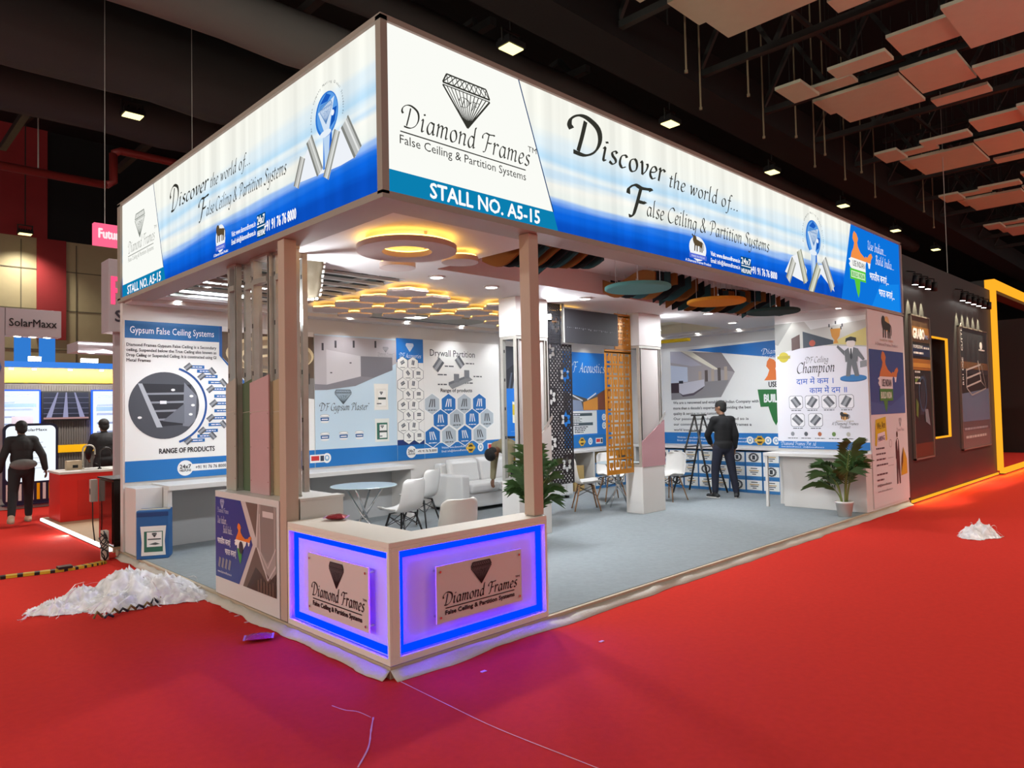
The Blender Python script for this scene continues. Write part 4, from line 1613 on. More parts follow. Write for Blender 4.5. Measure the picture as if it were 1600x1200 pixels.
# 8 ceiling champion, store room front ----------------------------------------------------
t, P = banner('store-room banner lettered DF Ceiling Champion with Hindi slogan and a man in a grey suit', 1.45, .005, 1.0, 3.07, 8.75)
footer(P, 0, 1.445, 0, .12)
P.part = 'print'
P.rect(0, .12, 1.445, 1.65, 'e6e6ee', 1.5)
P.part = 'room_picture'
P.poly([(0, 1.52), (.2, 1.6), (.7, 1.66), (1.445, 1.58), (1.445, 2.06), (0, 2.06)], 'c4c4bc', 2)
P.poly([(.28, 1.6), (.42, 1.63), (.42, 1.86), (.28, 1.8)], '54342c', 3)
P.poly([(.47, 1.63), (.95, 1.66), (.95, 1.72), (.47, 1.9)], '2e3a48', 3)
P.poly([(.95, 1.7), (1.445, 1.88), (1.445, 1.6), (.95, 1.66)], 'd2c67c', 3)
P.poly([(0, 2.06), (.3, 2.06), (.05, 1.7), (0, 1.72)], '9a9a94', 3)
P.poly([(.6, 1.92), (1.445, 2.0), (1.445, 2.06), (.5, 2.06)], 'e4e8e4', 3)
P.ell(.62, 1.7, .05, .05, 'b04428', 4)
P.part = 'emblem'
P.ell(.14, 1.5, .085, .085, 'c8b820', 4)
P.rect(.03, 1.475, .25, 1.525, 'b4a41c', 5)
P.part = 'lettering'
P.calli('DF Ceiling', .50, 1.385, .055, TXT, u1=.86, nib=2, l=3)
P.calli('Champion', .35, 1.225, .10, TXT, u1=.95, nib=2.3, l=3)
P.text('दाम में कम ।', .34, 1.045, .09, '2f62c0', u1=.93, bold=.01, l=3)
P.text('काम में दम ॥', .55, .895, .09, '2f62c0', u1=1.13, bold=.01, l=3)
P.part = 'man_picture'
P.tf = (.9, .135, .8, .34)
S1 = '6a6e72'
P.ell(1.22, .97, .22, .06, '2a78b8', 3)
P.ell(1.22, .95, .22, .06, '1c5e98', 2.8)
P.poly([(1.10, 1.0), (1.17, 1.0), (1.2, 1.22), (1.25, 1.0), (1.32, 1.0), (1.28, 1.3), (1.13, 1.3)], S1, 5)
P.poly([(1.1, 1.28), (1.3, 1.28), (1.32, 1.52), (1.24, 1.56), (1.16, 1.56), (1.09, 1.5)], S1, 6)
P.poly([(1.09, 1.5), (.98, 1.62), (.96, 1.58), (1.09, 1.40)], S1, 6)
P.poly([(1.31, 1.52), (1.42, 1.32), (1.39, 1.29), (1.28, 1.42)], S1, 6)
P.poly([(1.16, 1.56), (1.24, 1.56), (1.2, 1.32)], 'f4f4f4', 7)
P.poly([(1.19, 1.54), (1.21, 1.54), (1.22, 1.36), (1.2, 1.32), (1.18, 1.36)], '303438', 8)
P.ell(1.2, 1.64, .075, .08, 'e6dcd4', 7)
P.poly([(1.11, 1.66), (1.12, 1.74), (1.2, 1.77), (1.29, 1.74), (1.29, 1.66), (1.24, 1.69), (1.15, 1.69)], '1c1c1e', 8)
P.poly([(1.34, 1.16), (1.45, 1.18), (1.45, 1.3), (1.34, 1.28)], '8a8e90', 7)
P.part = 'trophy_picture'
P.tf = (1, .03, 1, .12)
P.poly([(.88, 1.78), (1.04, 1.78), (1.02, 1.66), (.98, 1.6), (1.0, 1.55), (.92, 1.55), (.94, 1.6), (.9, 1.66)], 'c88a34', 5)
P.part = 'confetti_picture'
for q in ((-.1, .06), (.0, .1), (.1, .05), (-.06, .0), (.08, .01)):
    P.rect(.955 + q[0], 1.75 + q[1], .975 + q[0], 1.8 + q[1], '40444a', 4)
P.tf = (1, 0, 1, 0)
for i in range(6):
    u, v = (.32 + .265 * i, .745) if i < 4 else (.34 + .29 * (i - 4), .455)
    P.part = 'product_panel'
    P.poly([(u - .115, v - .07), (u - .09, v - .1), (u + .09, v - .1), (u + .115, v - .07), (u + .115, v + .09), (u + .09, v + .115), (u - .09, v + .115), (u - .115, v + .09)], '70747a', 2.5 + .5)
    P.poly([(u - .108, v - .065), (u - .085, v - .093), (u + .085, v - .093), (u + .108, v - .065), (u + .108, v + .085), (u + .085, v + .108), (u - .085, v + .108), (u - .108, v + .085)], 'ececf0', 4)
    steel_pics(P, u, v + .01, .16, (125, 55, 130, 60, 135, 50)[i])
    P.part = 'lettering'
    P.greek(u - .08, v - .13, u + .08, .022, '50545a', 4)
P.part = 'emblem'
P.ell(1.08, .52, .06, .06, 'e0a860', 3)
P.lion(1.08, .47, .13, '2a2420', 5)
for k in range(5):
    P.ell(.25 + .22 * k, .24, .03, .035, ('8a8e94', '50545a', 'a8603c', '6a8a4a', 'b8b4a8')[k], 4)
    P.greek(.17 + .22 * k, .165, .33 + .22 * k, .02, '60646a', 4)
P.part = 'lettering'
P.text('MAKE IN INDIA', .96, .435, .022, 'a89878', u1=1.22, l=3)
P.calli('A Diamond Frames', .88, .385, .028, TXT, u1=1.28, nib=2.4, l=3)
P.calli('Product', 1.0, .335, .026, TXT, u1=1.16, nib=2.4, l=3)
P.calli('Diamond Frames Pvt Ltd', .05, .055, .035, 'eef4fa', u1=.62, nib=2.3, l=4)
P.text('www.diamondframes.in   info@diamondframes.in', .05, .02, .02, 'eef4fa', u1=.75, l=4)
P.build(t)

# 9 side wall facing the aisle ------------------------------------------------------------
t = thing('wall_banner', 'tall aisle-side banner with lion emblem, tricolour map and hiring notice', 'banner', (9.57, -.006, .12))
P = Print((8.76, -.012, .12), (1, 0, 0), (0, 0, 1))
P.base = MB().box(8.76, 10.42, -.012, -.002, .12, 3.16, ink('dcd6d6'))
P.part = 'emblem'
P.lion(.8, 2.62, .40, '2c2822', 4, 1, sun='e2b878')
P.part = 'lettering'
P.text('MAKE IN INDIA', .5, 2.575, .035, 'c8a890', u1=1.12, l=3)
P.text('A Diamond Frames Product', .28, 2.50, .055, 'a89ca0', u1=1.32, l=3)
P.part = 'map_panel'
P.rect(.0, 1.42, 1.58, 2.43, '33508f', 2)
P.poly([(.0, 1.42), (1.58, 1.42), (1.58, 1.75), (.9, 1.55), (0, 1.62)], '40609c', 3)
P.india(.32, 1.44, .98, .98, 4, ('d07c40', 'e6e0e2', '45843c'))
P.rect(.42, 1.82, 1.0, 2.01, 'e4dee0', 6)
P.rect(.4, 1.63, 1.0, 1.82, '45843c', 6)
P.part = 'lettering'
P.text('USE INDIAN', .5, 1.86, .11, '4a4448', u1=.94, bold=.03, l=7)
P.text('BUILD INDIA', .45, 1.67, .10, 'd8e2d4', u1=.94, bold=.03, l=7)
P.part = 'hiring_notice'
P.poly([(.12, .95), (.17, 1.34), (.62, 1.38), (.66, 1.02), (.6, 1.0), (.55, 1.1), (.22, 1.06), (.18, .93)], 'd8b820', 3)
P.poly([(.2, .96), (.24, 1.12), (.56, 1.15), (.58, 1.03)], 'e4d8dc', 4)
P.text('We Are', .22, 1.18, .11, '2a2420', u1=.58, l=5, rise=.08)
P.text('HIRING', .26, 1.0, .07, '4a3c64', u1=.54, bold=.03, l=5, rise=.08)
P.part = 'logo'
P.diamond(1.3, 1.2, .14, .14, '8a7c84', 3, df=False)
P.calli('Diamond Frames', 1.12, 1.13, .03, '8a7c84', u1=1.48, nib=2.2, l=3)
P.part = 'man_picture'
P.poly([(1.05, .28), (1.1, .28), (1.13, .62), (1.17, .28), (1.22, .28), (1.21, .75), (1.19, .98), (1.14, 1.02), (1.09, 1.0), (1.04, .95), (1.03, .7), (1.06, .68)], '3a2c30', 4)
P.ell(1.12, 1.08, .035, .05, '4a3830', 4)
P.poly([(1.1, 1.0), (1.15, 1.0), (1.125, .8)], 'eee6e6', 5)
P.poly([(1.26, .4), (1.56, .42), (1.56, .66), (1.4, .86), (1.28, .6)], 'd0a028', 4)
P.poly([(1.27, .46), (1.36, .62), (1.4, .86), (1.3, .7)], '4a3020', 5)
P.part = 'lettering'
for i, w in enumerate((.36, .42, .40, .5, .46, .3)):
    P.greek(.16, .88 - i * .085 - (.06 if i > 3 else 0), .16 + w, .04, '5a4c54', 3)
P.text('info@diamondframes.in', .16, .31, .036, '4a3c44', u1=.78, bold=.02, l=3)
P.text('www.diamondframes.in', .16, .22, .03, '6a5c64', u1=.82, l=3)
for v in (.72, .6):
    P.rect(.66, v, .92, v + .005, '6a5c64', 3)
P.arc(.8, .95, .06, .06, 0, 360, .006, '6a5c64', 3)
P.build(t)

# ================================================================== STUD DISPLAY ON THE PRINTED PLINTH (left aisle side)
t = thing('display_plinth', 'white plinth with a blue and brown poster, left of the glowing counter', 'plinth', (.3, 2.2, ZP))
MB().box(.0, .56, 1.56, 2.86, ZP + .002, 1.035, WHITE).build('body', t, bevel=.003)
P = Print((-.002, 2.845, .24), (0, -1, 0), (0, 0, 1))
P.part = 'poster'
P.poly([(0, 0), (1.24, 0), (1.24, .74), (0, .74)], 'cfc4c0', 1)
P.poly([(0, 0), (.52, 0), (.80, .38), (.56, .74), (0, .74)], '28418c', 2)
P.poly([(.6, .0), (1.24, 0), (1.24, .28), (.86, .37)], '6c5a50', 2)
P.poly([(.66, .74), (.90, .74), (.86, .45)], '6f625a', 2)
P.poly([(.92, .74), (1.24, .74), (1.24, .1), (1.0, .2), (.88, .36)], 'a79a94', 2)
P.poly([(.96, .74), (1.2, .74), (1.2, .34), (1.08, .26), (.95, .36)], '8d827d', 3)
P.line([(.94, .66), (.95, .34), (1.09, .22), (1.24, .40)], .018, 'c8bcb8', 4)
P.line([(.90, .37), (1.09, .12), (1.24, .26)], .02, 'd2c6c2', 4)
P.poly([(.68, 0), (.86, .2), (.96, .16), (1.08, .09), (1.24, .2), (1.24, 0)], '43362f', 3.5)
for k in range(6):
    P.rect(.9 + k * .055, .0, .925 + k * .055, .10 + .02 * (k % 2), '6a5648', 5)
P.rect(1.0, .64, 1.2, .69, 'd8ccc8', 5)
P.part = 'logo'
P.diamond(.16, .635, .09, .085, 'c8d0ec', 4, df=False)
P.calli('Diamond Frames', .05, .60, .026, 'c8d0ec', u1=.3, nib=2.4, l=4)
P.part = 'map_picture'
P.india(.42, .18, .36, .36, 4)
P.ell(.57, .33, .045, .055, '2a3440', 6)
P.part = 'lettering'
P.calli('Use Indian...', .05, .50, .04, 'eef0f8', u1=.28, nib=2, l=4)
P.calli('Build India...', .18, .42, .04, 'eef0f8', u1=.40, nib=2, l=4)
P.text('भारतीय बनाएं', .05, .315, .05, 'eef0f8', u1=.34, bold=.03, l=4)
P.text('भारत बनाएं', .22, .23, .05, 'eef0f8', u1=.46, bold=.03, l=4)
for k in range(4):
    P.poly([(.06 + k * .075, .1), (.10 + k * .075, .09), (.13 + k * .075, .18), (.09 + k * .075, .19)], '8a8a90', 4)
P.text('www.diamondframes.in', .05, .045, .022, 'eef0f8', u1=.36, l=4)
P.build(t)

t = thing('stud_partition', 'stepped display of steel studs and coloured plasterboards on the poster plinth', 'partition', (.3, 2.2, 1.035))
BOARDS = [(2.62, 2.84, .10, 'grey', 'aaa498'), (2.34, 2.64, .17, 'green', '56664a'), (1.98, 2.36, .12, 'pink', 'c09a9a'), (1.6, 2.0, .16, 'tan', 'b09a78')]
TOP = ZC - .002
for i, (y0, y1, x, nm, hx) in enumerate(BOARDS):
    b = MB().prism([(x, y0, 1.037), (x, y1, 1.037), (x, y1, 2.03), (x, y0, 2.09)], (.013, 0, 0), mat('plasterboard_' + nm, hx, .7, bump=.05, bscale=60, var=.05)).build('board', t)
    tag(b, nm + ' plasterboard')
    m = MB()
    for k in range(3):
        for yy in (y0 + .02, y1 - .02):
            m.tube([(x - .002, yy, 1.15 + k * .3), (x + .001, yy, 1.15 + k * .3)], .005, CHROME, 8)
    m.tube([(x - .0005, y0, 1.78), (x - .0005, y1, 1.76)], .002, mat('pencil_line', 'c8c0b0', .6), 4)
    m.build('screw', b)


def stud(parent, x, y, z0, z1, w=.045, d=.05, ang=0, name='stud'):
    """A C-section steel stud."""
    c, s_ = math.cos(ang), math.sin(ang)
    prof = [(-d / 2, -w / 2), (d / 2, -w / 2), (d / 2, -w / 2 + .012), (d / 2 - .003, -w / 2 + .012), (d / 2 - .003, -w / 2 + .003), (-d / 2 + .003, -w / 2 + .003), (-d / 2 + .003, w / 2 - .003), (d / 2 - .003, w / 2 - .003), (d / 2 - .003, w / 2 - .012), (d / 2, w / 2 - .012), (d / 2, w / 2), (-d / 2, w / 2)]
    m = MB()
    m.prism([(x + p[0] * c - p[1] * s_, y + p[0] * s_ + p[1] * c, z0) for p in prof], (0, 0, z1 - z0), STEEL)
    for k in range(5):
        z = z0 + (z1 - z0) * (k + .5) / 5
        m.obox((x + (-d / 2 - .0005) * c, y + (-d / 2 - .0005) * s_, z), (.0008 * c, .0008 * s_, 0), (-.01 * s_, .01 * c, 0), (0, 0, .02), mat('stud_punch', '3a3a38', .5))
    return m.build(name, parent)


for i, (y0, y1, x, nm, hx) in enumerate(BOARDS):
    stud(t, x + .045, y1 - .03, 1.037, TOP)
    stud(t, x + .045, y0 + .03, 1.037, TOP, ang=PI)
    stud(t, x + .30, y1 - .03, 1.037, TOP)
    m = MB()
    m.box(x + .01, x + .07, y0, y1, TOP - .05, TOP, STEEL)
    m.box(x + .01, x + .07, y0 + .05, y1 - .05, 2.92, 2.97, STEEL)
    m.box(x + .01, x + .07, y0, y1, 1.037, 1.06, STEEL)
    m.box(x + .07, x + .3, y1 - .05, y1 - .01, TOP - .05, TOP, STEEL)
    m.build('track', t)

# low white cabinet behind the post
t = thing('side_cabinet', 'low white cabinet right behind the cream post at the left end of the counter', 'cabinet', (.3, 1.46, ZP))
m = MB()
m.box(.125, .52, 1.43, 1.55, ZP + .002, 1.03, WHITE)
m.build('body', t, bevel=.004)
MB().box(.12, .53, 1.425, 1.553, 1.03, 1.05, WHITE).build('top', t)


# ================================================================== FREE-STANDING STUD COLUMNS
def stud_column(label, x0, board2):
    x1, y0, y1 = x0 + .6, 2.53, 2.85
    t = thing('display_column', label, 'column', ((x0 + x1) / 2, (y0 + y1) / 2, ZP))
    MB().box(x0, x1, y0, y1, ZP + .002, .80, WHITE).build('plinth', t, bevel=.004)
    MB().box(x0, x1, y0, y1, 2.69, ZC - .002, WHITE).build('head_box', t, bevel=.004)
    for x in (x0 + .03, x1 - .03):
        for y, a in ((y0 + .035, -PI / 2), (y1 - .035, PI / 2)):
            stud(t, x, y, .802, 2.69, .055, .05, a)
    m = MB()
    for z in (.802, 2.65):
        m.box(x0 + .005, x1 - .005, y0 + .008, y0 + .06, z, z + .038, STEEL)
        m.box(x0 + .005, x1 - .005, y1 - .06, y1 - .008, z, z + .038, STEEL)
        m.box(x0 + .005, x0 + .05, y0 + .06, y1 - .06, z, z + .038, STEEL)
    m.build('track', t)
    b = MB().prism([(x0 + .06, y0 + .03, .84), (x1 - .06, y0 + .03, .84), (x1 - .06, y0 + .03, 2.64), (x0 + .06, y0 + .03, 2.64)], (0, .012, 0), mat('plasterboard_white', 'bdb8b4', .7, bump=.04)).build('board', t)
    tag(b, 'pale grey full-height plasterboard')
    b = MB().prism([(x0 + .005, y0 - .006, .80), (x1 + .02, y0 - .006, .80), (x1 + .02, y0 - .006, 1.52), (x0 + .02, y0 - .006, 1.20), (x0 + .005, y0 - .006, 1.17)], (0, .013, 0), mat('plasterboard_' + board2[0], board2[1], .7, bump=.04)).build('board', t)
    tag(b, board2[0] + ' plasterboard cut on a slant')
    MB().prism([(x1 - .14, y0 - .008, 1.47), (x1 + .05, y0 - .008, 1.66), (x1 + .05, y0 - .008, 1.60), (x1 - .10, y0 - .008, 1.45)], (0, .003, 0), STEEL).build('edge_strip', t)
    return t


stud_column('white stud column behind the counter post, with a slanted off-white board', 3.72, ('off_white', 'c4bcb6'))
stud_column('white stud column between gold screen and ladder, with a slanted pink board', 6.40, ('rose', 'b58a8e'))

# ================================================================== PIERCED SCREENS
GOLD = mat('gold_lacquer', 'be7c14', 0.35, metal=.25)
SCREEN_BLACK = mat('black_lacquer', '17171c', 0.45)


def polyclip_screen(name, label, x0, x1, z0, z1, y, th, mt, cells, pattern):
    """Grid of square cells, each pierced; built as bars and plates of one pierced sheet."""
    t = thing(name, label, 'screen', ((x0 + x1) / 2, y, z0))
    m = MB()
    pattern(m, x0, x1, z0, z1, y, th, mt)
    m.build('lattice', t)
    m = MB()
    for x in (x0 + .08, x1 - .08):
        m.tube([(x, y + th / 2, z1), (x, y + th / 2, z1 + .0095 if z1 < 2.9 else max(ZC - .002, z1 + .005))], .006, STEEL, 6)
    m.build('hanging_wire', t)
    return t


def squares(m, x0, x1, z0, z1, y, th, mt):
    """Nested square openings."""
    nx = 4
    p = (x1 - x0 - .06) / nx
    nz = int((z1 - z0 - .1) / (p * 1.18))
    q = (z1 - z0 - .1) / nz
    m.box(x0, x1, y, y + th, z0, z0 + .07, mt)
    m.box(x0, x1, y, y + th, z1 - .05, z1, mt)
    for k in range(nz):
        za = z0 + .07 + k * q
        zb = za + q
        for i in range(nx + 1):
            xc = x0 + .03 + i * p
            m.box(xc - .012 if i else x0, xc + .012 if i < nx else x1, y, y + th, za, zb, mt)
        for i in range(nx):
            a = x0 + .03 + i * p + .012
            b = a + p - .024
            m.box(a, b, y, y + th, zb - .03, zb, mt)
            # inner island held by one bridge
            s_ = (b - a) * .27
            c, d = (a + b) / 2, (za + zb - .03) / 2
            hz = (zb - .03 - za) * .27
            m.box(c - s_, c + s_, y, y + th, d - hz, d + hz, mt)
            r = (k + i) % 2
            if r == 0:
                m.box(c - s_ * .3, c + s_ * .3, y, y + th, za, d - hz, mt)
            else:
                m.box(c - s_ * .3, c + s_ * .3, y, y + th, d + hz, zb - .03, mt)


def flowers(m, x0, x1, z0, z1, y, th, mt):
    """Rows of small round holes with six-petalled flowers between them, cut by pieces per cell."""
    n = 7
    p = (x1 - x0) / n
    nz = int(round((z1 - z0) / p))
    q = (z1 - z0) / nz
    cent = [(x0 + (x1 - x0) * (.70 if j % 2 == 0 else .06), z0 + .26 + j * .315) for j in range(int((z1 - z0) / .315))]
    taken = set()

    def free(i, k):
        cx, cz = x0 + (i + .5) * p, z0 + (k + .5) * q
        return all((cx - a) ** 2 + (cz - b) ** 2 > .125 ** 2 for a, b in cent)
    for bq in ((x0 - .008, x0, z0 - .008, z1 + .008), (x1, x1 + .008, z0 - .008, z1 + .008), (x0, x1, z0 - .008, z0), (x0, x1, z1, z1 + .008)):
        m.box(bq[0], bq[1], y, y + th, bq[2], bq[3], mt)

    def ringcell(xa, xb, za, zb, hole):
        """Square cell with a polygonal hole, as a fan of quads front and back."""
        cx, cz = (xa + xb) / 2, (za + zb) / 2
        out = []
        for (hx, hz) in hole:
            dx, dz = hx - cx, hz - cz
            k = min(((xb - xa) / 2) / max(abs(dx), 1e-6), ((zb - za) / 2) / max(abs(dz), 1e-6))
            out.append((cx + dx * k, cz + dz * k))
        L = len(hole)
        b = len(m.v)
        vs = [(h[0], y, h[1]) for h in hole] + [(o[0], y, o[1]) for o in out] + [(h[0], y + th, h[1]) for h in hole] + [(o[0], y + th, o[1]) for o in out]
        fs = []
        for i in range(L):
            j = (i + 1) % L
            fs += [(i, j, L + j, L + i), (2 * L + i, 3 * L + i, 3 * L + j, 2 * L + j), (i, 2 * L + i, 2 * L + j, j)]
        m.add(vs, fs, mt)
    for k in range(nz):
        for i in range(n):
            xa, xb, za, zb = x0 + i * p, x0 + (i + 1) * p, z0 + k * q, z0 + (k + 1) * q
            cx, cz = (xa + xb) / 2, (za + zb) / 2
            if free(i, k):
                r = p * .25
                ringcell(xa, xb, za, zb, [(cx + r * math.cos(a * PI / 4 + PI / 8), cz + r * math.sin(a * PI / 4 + PI / 8)) for a in range(8)])
            else:
                # inside a flower: sample finely and keep what is not petal
                sN = 8
                for v in range(sN):
                    run = None
                    for u in range(sN + 1):
                        ux, uz = xa + (u + .5) * p / sN, za + (v + .5) * q / sN
                        petal = False
                        for (a, b) in cent:
                            dx, dz = ux - a, uz - b
                            R_ = math.hypot(dx, dz)
                            if R_ < .12:
                                ang = math.atan2(dz, dx) - PI / 2
                                loc_ = ((ang + PI / 6) % (PI / 3)) - PI / 6
                                w = .034 * math.sin(max(0, min(1, (R_ - .028) / .088)) * PI)
                                if abs(R_ * math.sin(loc_)) < w:
                                    petal = True
                        if u < sN and not petal:
                            run = u if run is None else run
                        elif run is not None:
                            m.box(xa + run * p / sN, xa + u * p / sN, y, y + th, za + v * q / sN, za + (v + 1) * q / sN, mt)
                            run = None


polyclip_screen('pierced_screen', 'black hanging screen pierced with flowers and dots', 4.50, 4.965, .69, 2.63, 2.68, .012, SCREEN_BLACK, None, flowers)
polyclip_screen('pierced_screen', 'narrow black pierced strip above the flower screen, beside the white stud column', 4.50, 4.74, 2.64, 3.19, 2.68, .012, SCREEN_BLACK, None, flowers)
polyclip_screen('lattice_screen', 'gold hanging screen of nested squares beside the pink-board column', 5.73, 6.385, .72, 2.61, 2.68, .014, GOLD, None, squares)
polyclip_screen('lattice_screen', 'short gold lattice piece above the long gold screen', 5.99, 6.385, 2.62, 3.17, 2.68, .014, GOLD, None, squares)
t = thing('header_board', 'plain black board hanging under the ceiling between black and gold screens', 'board', (5.37, 2.63, 2.66))
MB().box(4.755, 5.98, 2.615, 2.64, 2.66, 3.14, mat('matt_black_board', '1a1a1e', .55, var=.2, bscale=30)).build('board', t)
m = MB()
m.box(4.735, 4.755, 2.61, 2.645, 2.65, 3.198, STEEL)
m.box(4.755, 5.6, 2.612, 2.64, 3.14, 3.16, STEEL)
m.build('edge_profile', t)
m = MB()
rr = random.Random(3)
for i in range(26):
    u = 4.82 + i * .042
    m.box(u, u + rr.uniform(.008, .022), 2.6135, 2.615, 2.87 + rr.uniform(-.012, .012) - .0008 * i, 2.88 + rr.uniform(0, .008) - .0008 * i, mat('chalk', '6c6c70', .8))
m.build('chalk_print', t)

# ================================================================== CEILING FEATURES OF THE STAND
WARM = glow('warm_led', (1.0, .56, .10), 8.0)
RINGM = mat('ceiling_feature_board', 'bcaaa2', .6)


def cove_disc(label, x, y, r, r_in=0.0, drop=.10):
    t = thing('ceiling_disc' if not r_in else 'ceiling_ring', label, 'ceiling lamp', (x, y, ZC - drop))
    m = MB()
    z0, z1 = ZC - drop, ZC - drop + .045
    if r_in:
        m.lathe((x, y, 0), [(r_in, z0), (r, z0), (r, z1), (r_in, z1)], RINGM, 64, closed=True)
    else:
        m.lathe((x, y, 0), [(.001, z0), (r, z0), (r, z1), (.001, z1)], RINGM, 48)
    m.build('plate', t)
    m = MB()
    m.lathe((x, y, 0), [(r - .05, z1 + .004), (r - .02, z1 + .004), (r - .02, z1 + .016), (r - .05, z1 + .016)], WARM, 64, closed=True)
    if r_in:
        m.lathe((x, y, 0), [(r_in + .02, z1 + .004), (r_in + .05, z1 + .004), (r_in + .05, z1 + .016), (r_in + .02, z1 + .016)], WARM, 64, closed=True)
    m.build('led_strip', t)
    m = MB()
    for k in range(3):
        a = k * 2.094 + .4
        rr_ = (r + r_in) / 2 if r_in else r * .5
        m.tube([(x + rr_ * math.cos(a), y + rr_ * math.sin(a), z1), (x + rr_ * math.cos(a), y + rr_ * math.sin(a), ZC - .001)], .012, RINGM, 8)
    m.build('spacer', t)


cove_disc('big ring with warm glow under the ceiling corner above the counter', .86, .93, .42, .21, .11)
cove_disc('small glowing ceiling disc left of the big ring', 1.22, 1.58, .17, 0, .10)
cove_disc('small glowing ceiling disc right of the big ring', 1.52, 1.02, .17, 0, .10)


def hex_tile(label, x, y, r, i):
    t = thing('hexagon_tile', label, 'ceiling lamp', (x, y, ZC - .10), 'glowing hexagon ceiling tiles')
    z0, z1 = ZC - .085, ZC - .06
    pts = []
    for k in range(6):
        for j in range(5):
            a = math.radians(60 * k + 12 * j)
            rr_ = r * (.90 + .10 * math.cos(math.radians(6 * (12 * j / 12 * 10) if False else 6 * 12 * j)))
            pts.append((x + rr_ * math.cos(a), y + rr_ * math.sin(a)))
    MB().prism([(p[0], p[1], z0) for p in pts], (0, 0, z1 - z0), RINGM).build('plate', t)
    m = MB()
    n = len(pts)
    v, f = [], []
    for k, p in enumerate(pts):
        q = (x + (p[0] - x) * .93, y + (p[1] - y) * .93)
        q2 = (x + (p[0] - x) * .86, y + (p[1] - y) * .86)
        v += [(q[0], q[1], z1 + .004), (q[0], q[1], z1 + .016), (q2[0], q2[1], z1 + .016), (q2[0], q2[1], z1 + .004)]
    for k in range(n):
        j = (k + 1) % n
        for e in range(4):
            f.append((4 * k + e, 4 * j + e, 4 * j + (e + 1) % 4, 4 * k + (e + 1) % 4))
    m.add(v, f, WARM)
    m.build('led_strip', t)
    MB().tube([(x, y, z1), (x, y, ZC - .001)], .02, RINGM, 8).build('spacer', t)


hx = []
for r_ in range(3):
    for c_ in range(4 if r_ < 2 else 3):
        hx.append((2.22 + .52 * r_, 4.55 - .58 * c_ + (.29 if r_ % 2 else 0) - .05 * r_))
for i, (x, y) in enumerate(hx):
    hex_tile('hexagon tile with warm glow in the honeycomb nearest the open grid ceiling, %s of it' % ORD[i], x, y, .27, i)
hx2 = []
for r_ in range(4):
    for c_ in range(3):
        hx2.append((3.95 + .56 * r_, 3.0 + .62 * c_ + (.31 if r_ % 2 else 0)))
for i, (x, y) in enumerate(hx2):
    if not (y > 4.4 and x < 4.7):
        hex_tile('hexagon tile with warm glow in the honeycomb above the sofa, %s of it' % ORD[i], x, y, .29, i)

# shade of a ceiling recess painted as grey board and black strip; square lamp
t = thing('painted_recess', 'flat board painted grey as a shaded ceiling recess, its dark gap painted black', 'ceiling panel', (4.2, 4.9, ZC - .02))
MB().box(3.1, 5.2, 4.55, 5.18, ZC - .022, ZC - .002, mat('recess_shade_grey', '9a978c', .7)).build('board', t)
MB().box(3.1, 5.2, 5.18, 5.24, ZC - .024, ZC - .002, BLACK).build('painted_gap_shade', t)
t = thing('square_downlight', 'small square white lamp set in the board painted grey as a ceiling recess', 'lamp', (3.85, 4.85, ZC - .03))
MB().box(3.68, 3.96, 4.68, 4.92, ZC - .030, ZC - .024, glow('lamp_face_white', (1, .97, .9), 5)).build('diffuser', t)
m = MB()
for q in ((3.66, 3.68, 4.66, 4.94), (3.96, 3.98, 4.66, 4.94), (3.68, 3.96, 4.66, 4.68), (3.68, 3.96, 4.92, 4.94)):
    m.box(*q, ZC - .034, ZC - .0225, CHROME)
m.build('bezel', t)

# open metal grid over the left bay
t = thing('ceiling_grid', 'open ceiling grid of steel furring channels above the stud display', 'ceiling grid', (1.1, 3.8, ZC - .02))
for k in range(9):
    y = 2.6 + k * .3
    m = MB()
    m.box(.31, 1.94, y - .025, y + .025, ZC - .01, ZC + .003, STEEL)
    m.box(.31, 1.94, y - .025, y - .021, ZC + .003, ZC + .02, STEEL)
    m.box(.31, 1.94, y + .021, y + .025, ZC + .003, ZC + .02, STEEL)
    m.build('furring_channel', t)
for k in range(3):
    x = .55 + k * .55
    MB().box(x - .012, x + .012, 2.46, 5.19, ZC + .02, ZC + .06, STEEL).build('main_channel', t)
m = MB()
for k in range(3):
    for y in (2.9, 3.8, 4.7):
        x = .55 + k * .55
        m.tube([(x, y, ZC + .06), (x, y, ZC + .42)], .005, STEEL, 6)
m.build('hanger', t)
TUBE = glow('led_tube', (.80, .90, 1.0), 9)
for i, (x, y) in enumerate(((.62, 4.42), (.85, 4.57))):
    t = thing('tube_light', 'bright white tube light above the open steel grid, %s' % ('nearer the aisle' if i == 0 else 'nearer the back wall'), 'lamp', (x, y, ZC + .1))
    MB().tube([(x - .3, y, ZC + .105), (x + .3, y, ZC + .105)], .02, TUBE, 10).build('tube', t)
    m = MB()
    m.box(x - .32, x + .32, y - .025, y + .025, ZC + .128, ZC + .15, WHITE)
    m.box(x - .02, x + .02, y - .01, y + .01, ZC + .15, ZC + .418, WHITE)
    m.build('batten', t)
    lamp('tube_glow', 'AREA', (x, y, ZC + .07), P_TUBE, (.84, .92, 1), (x, y, 0), .6, t, size_y=.05)

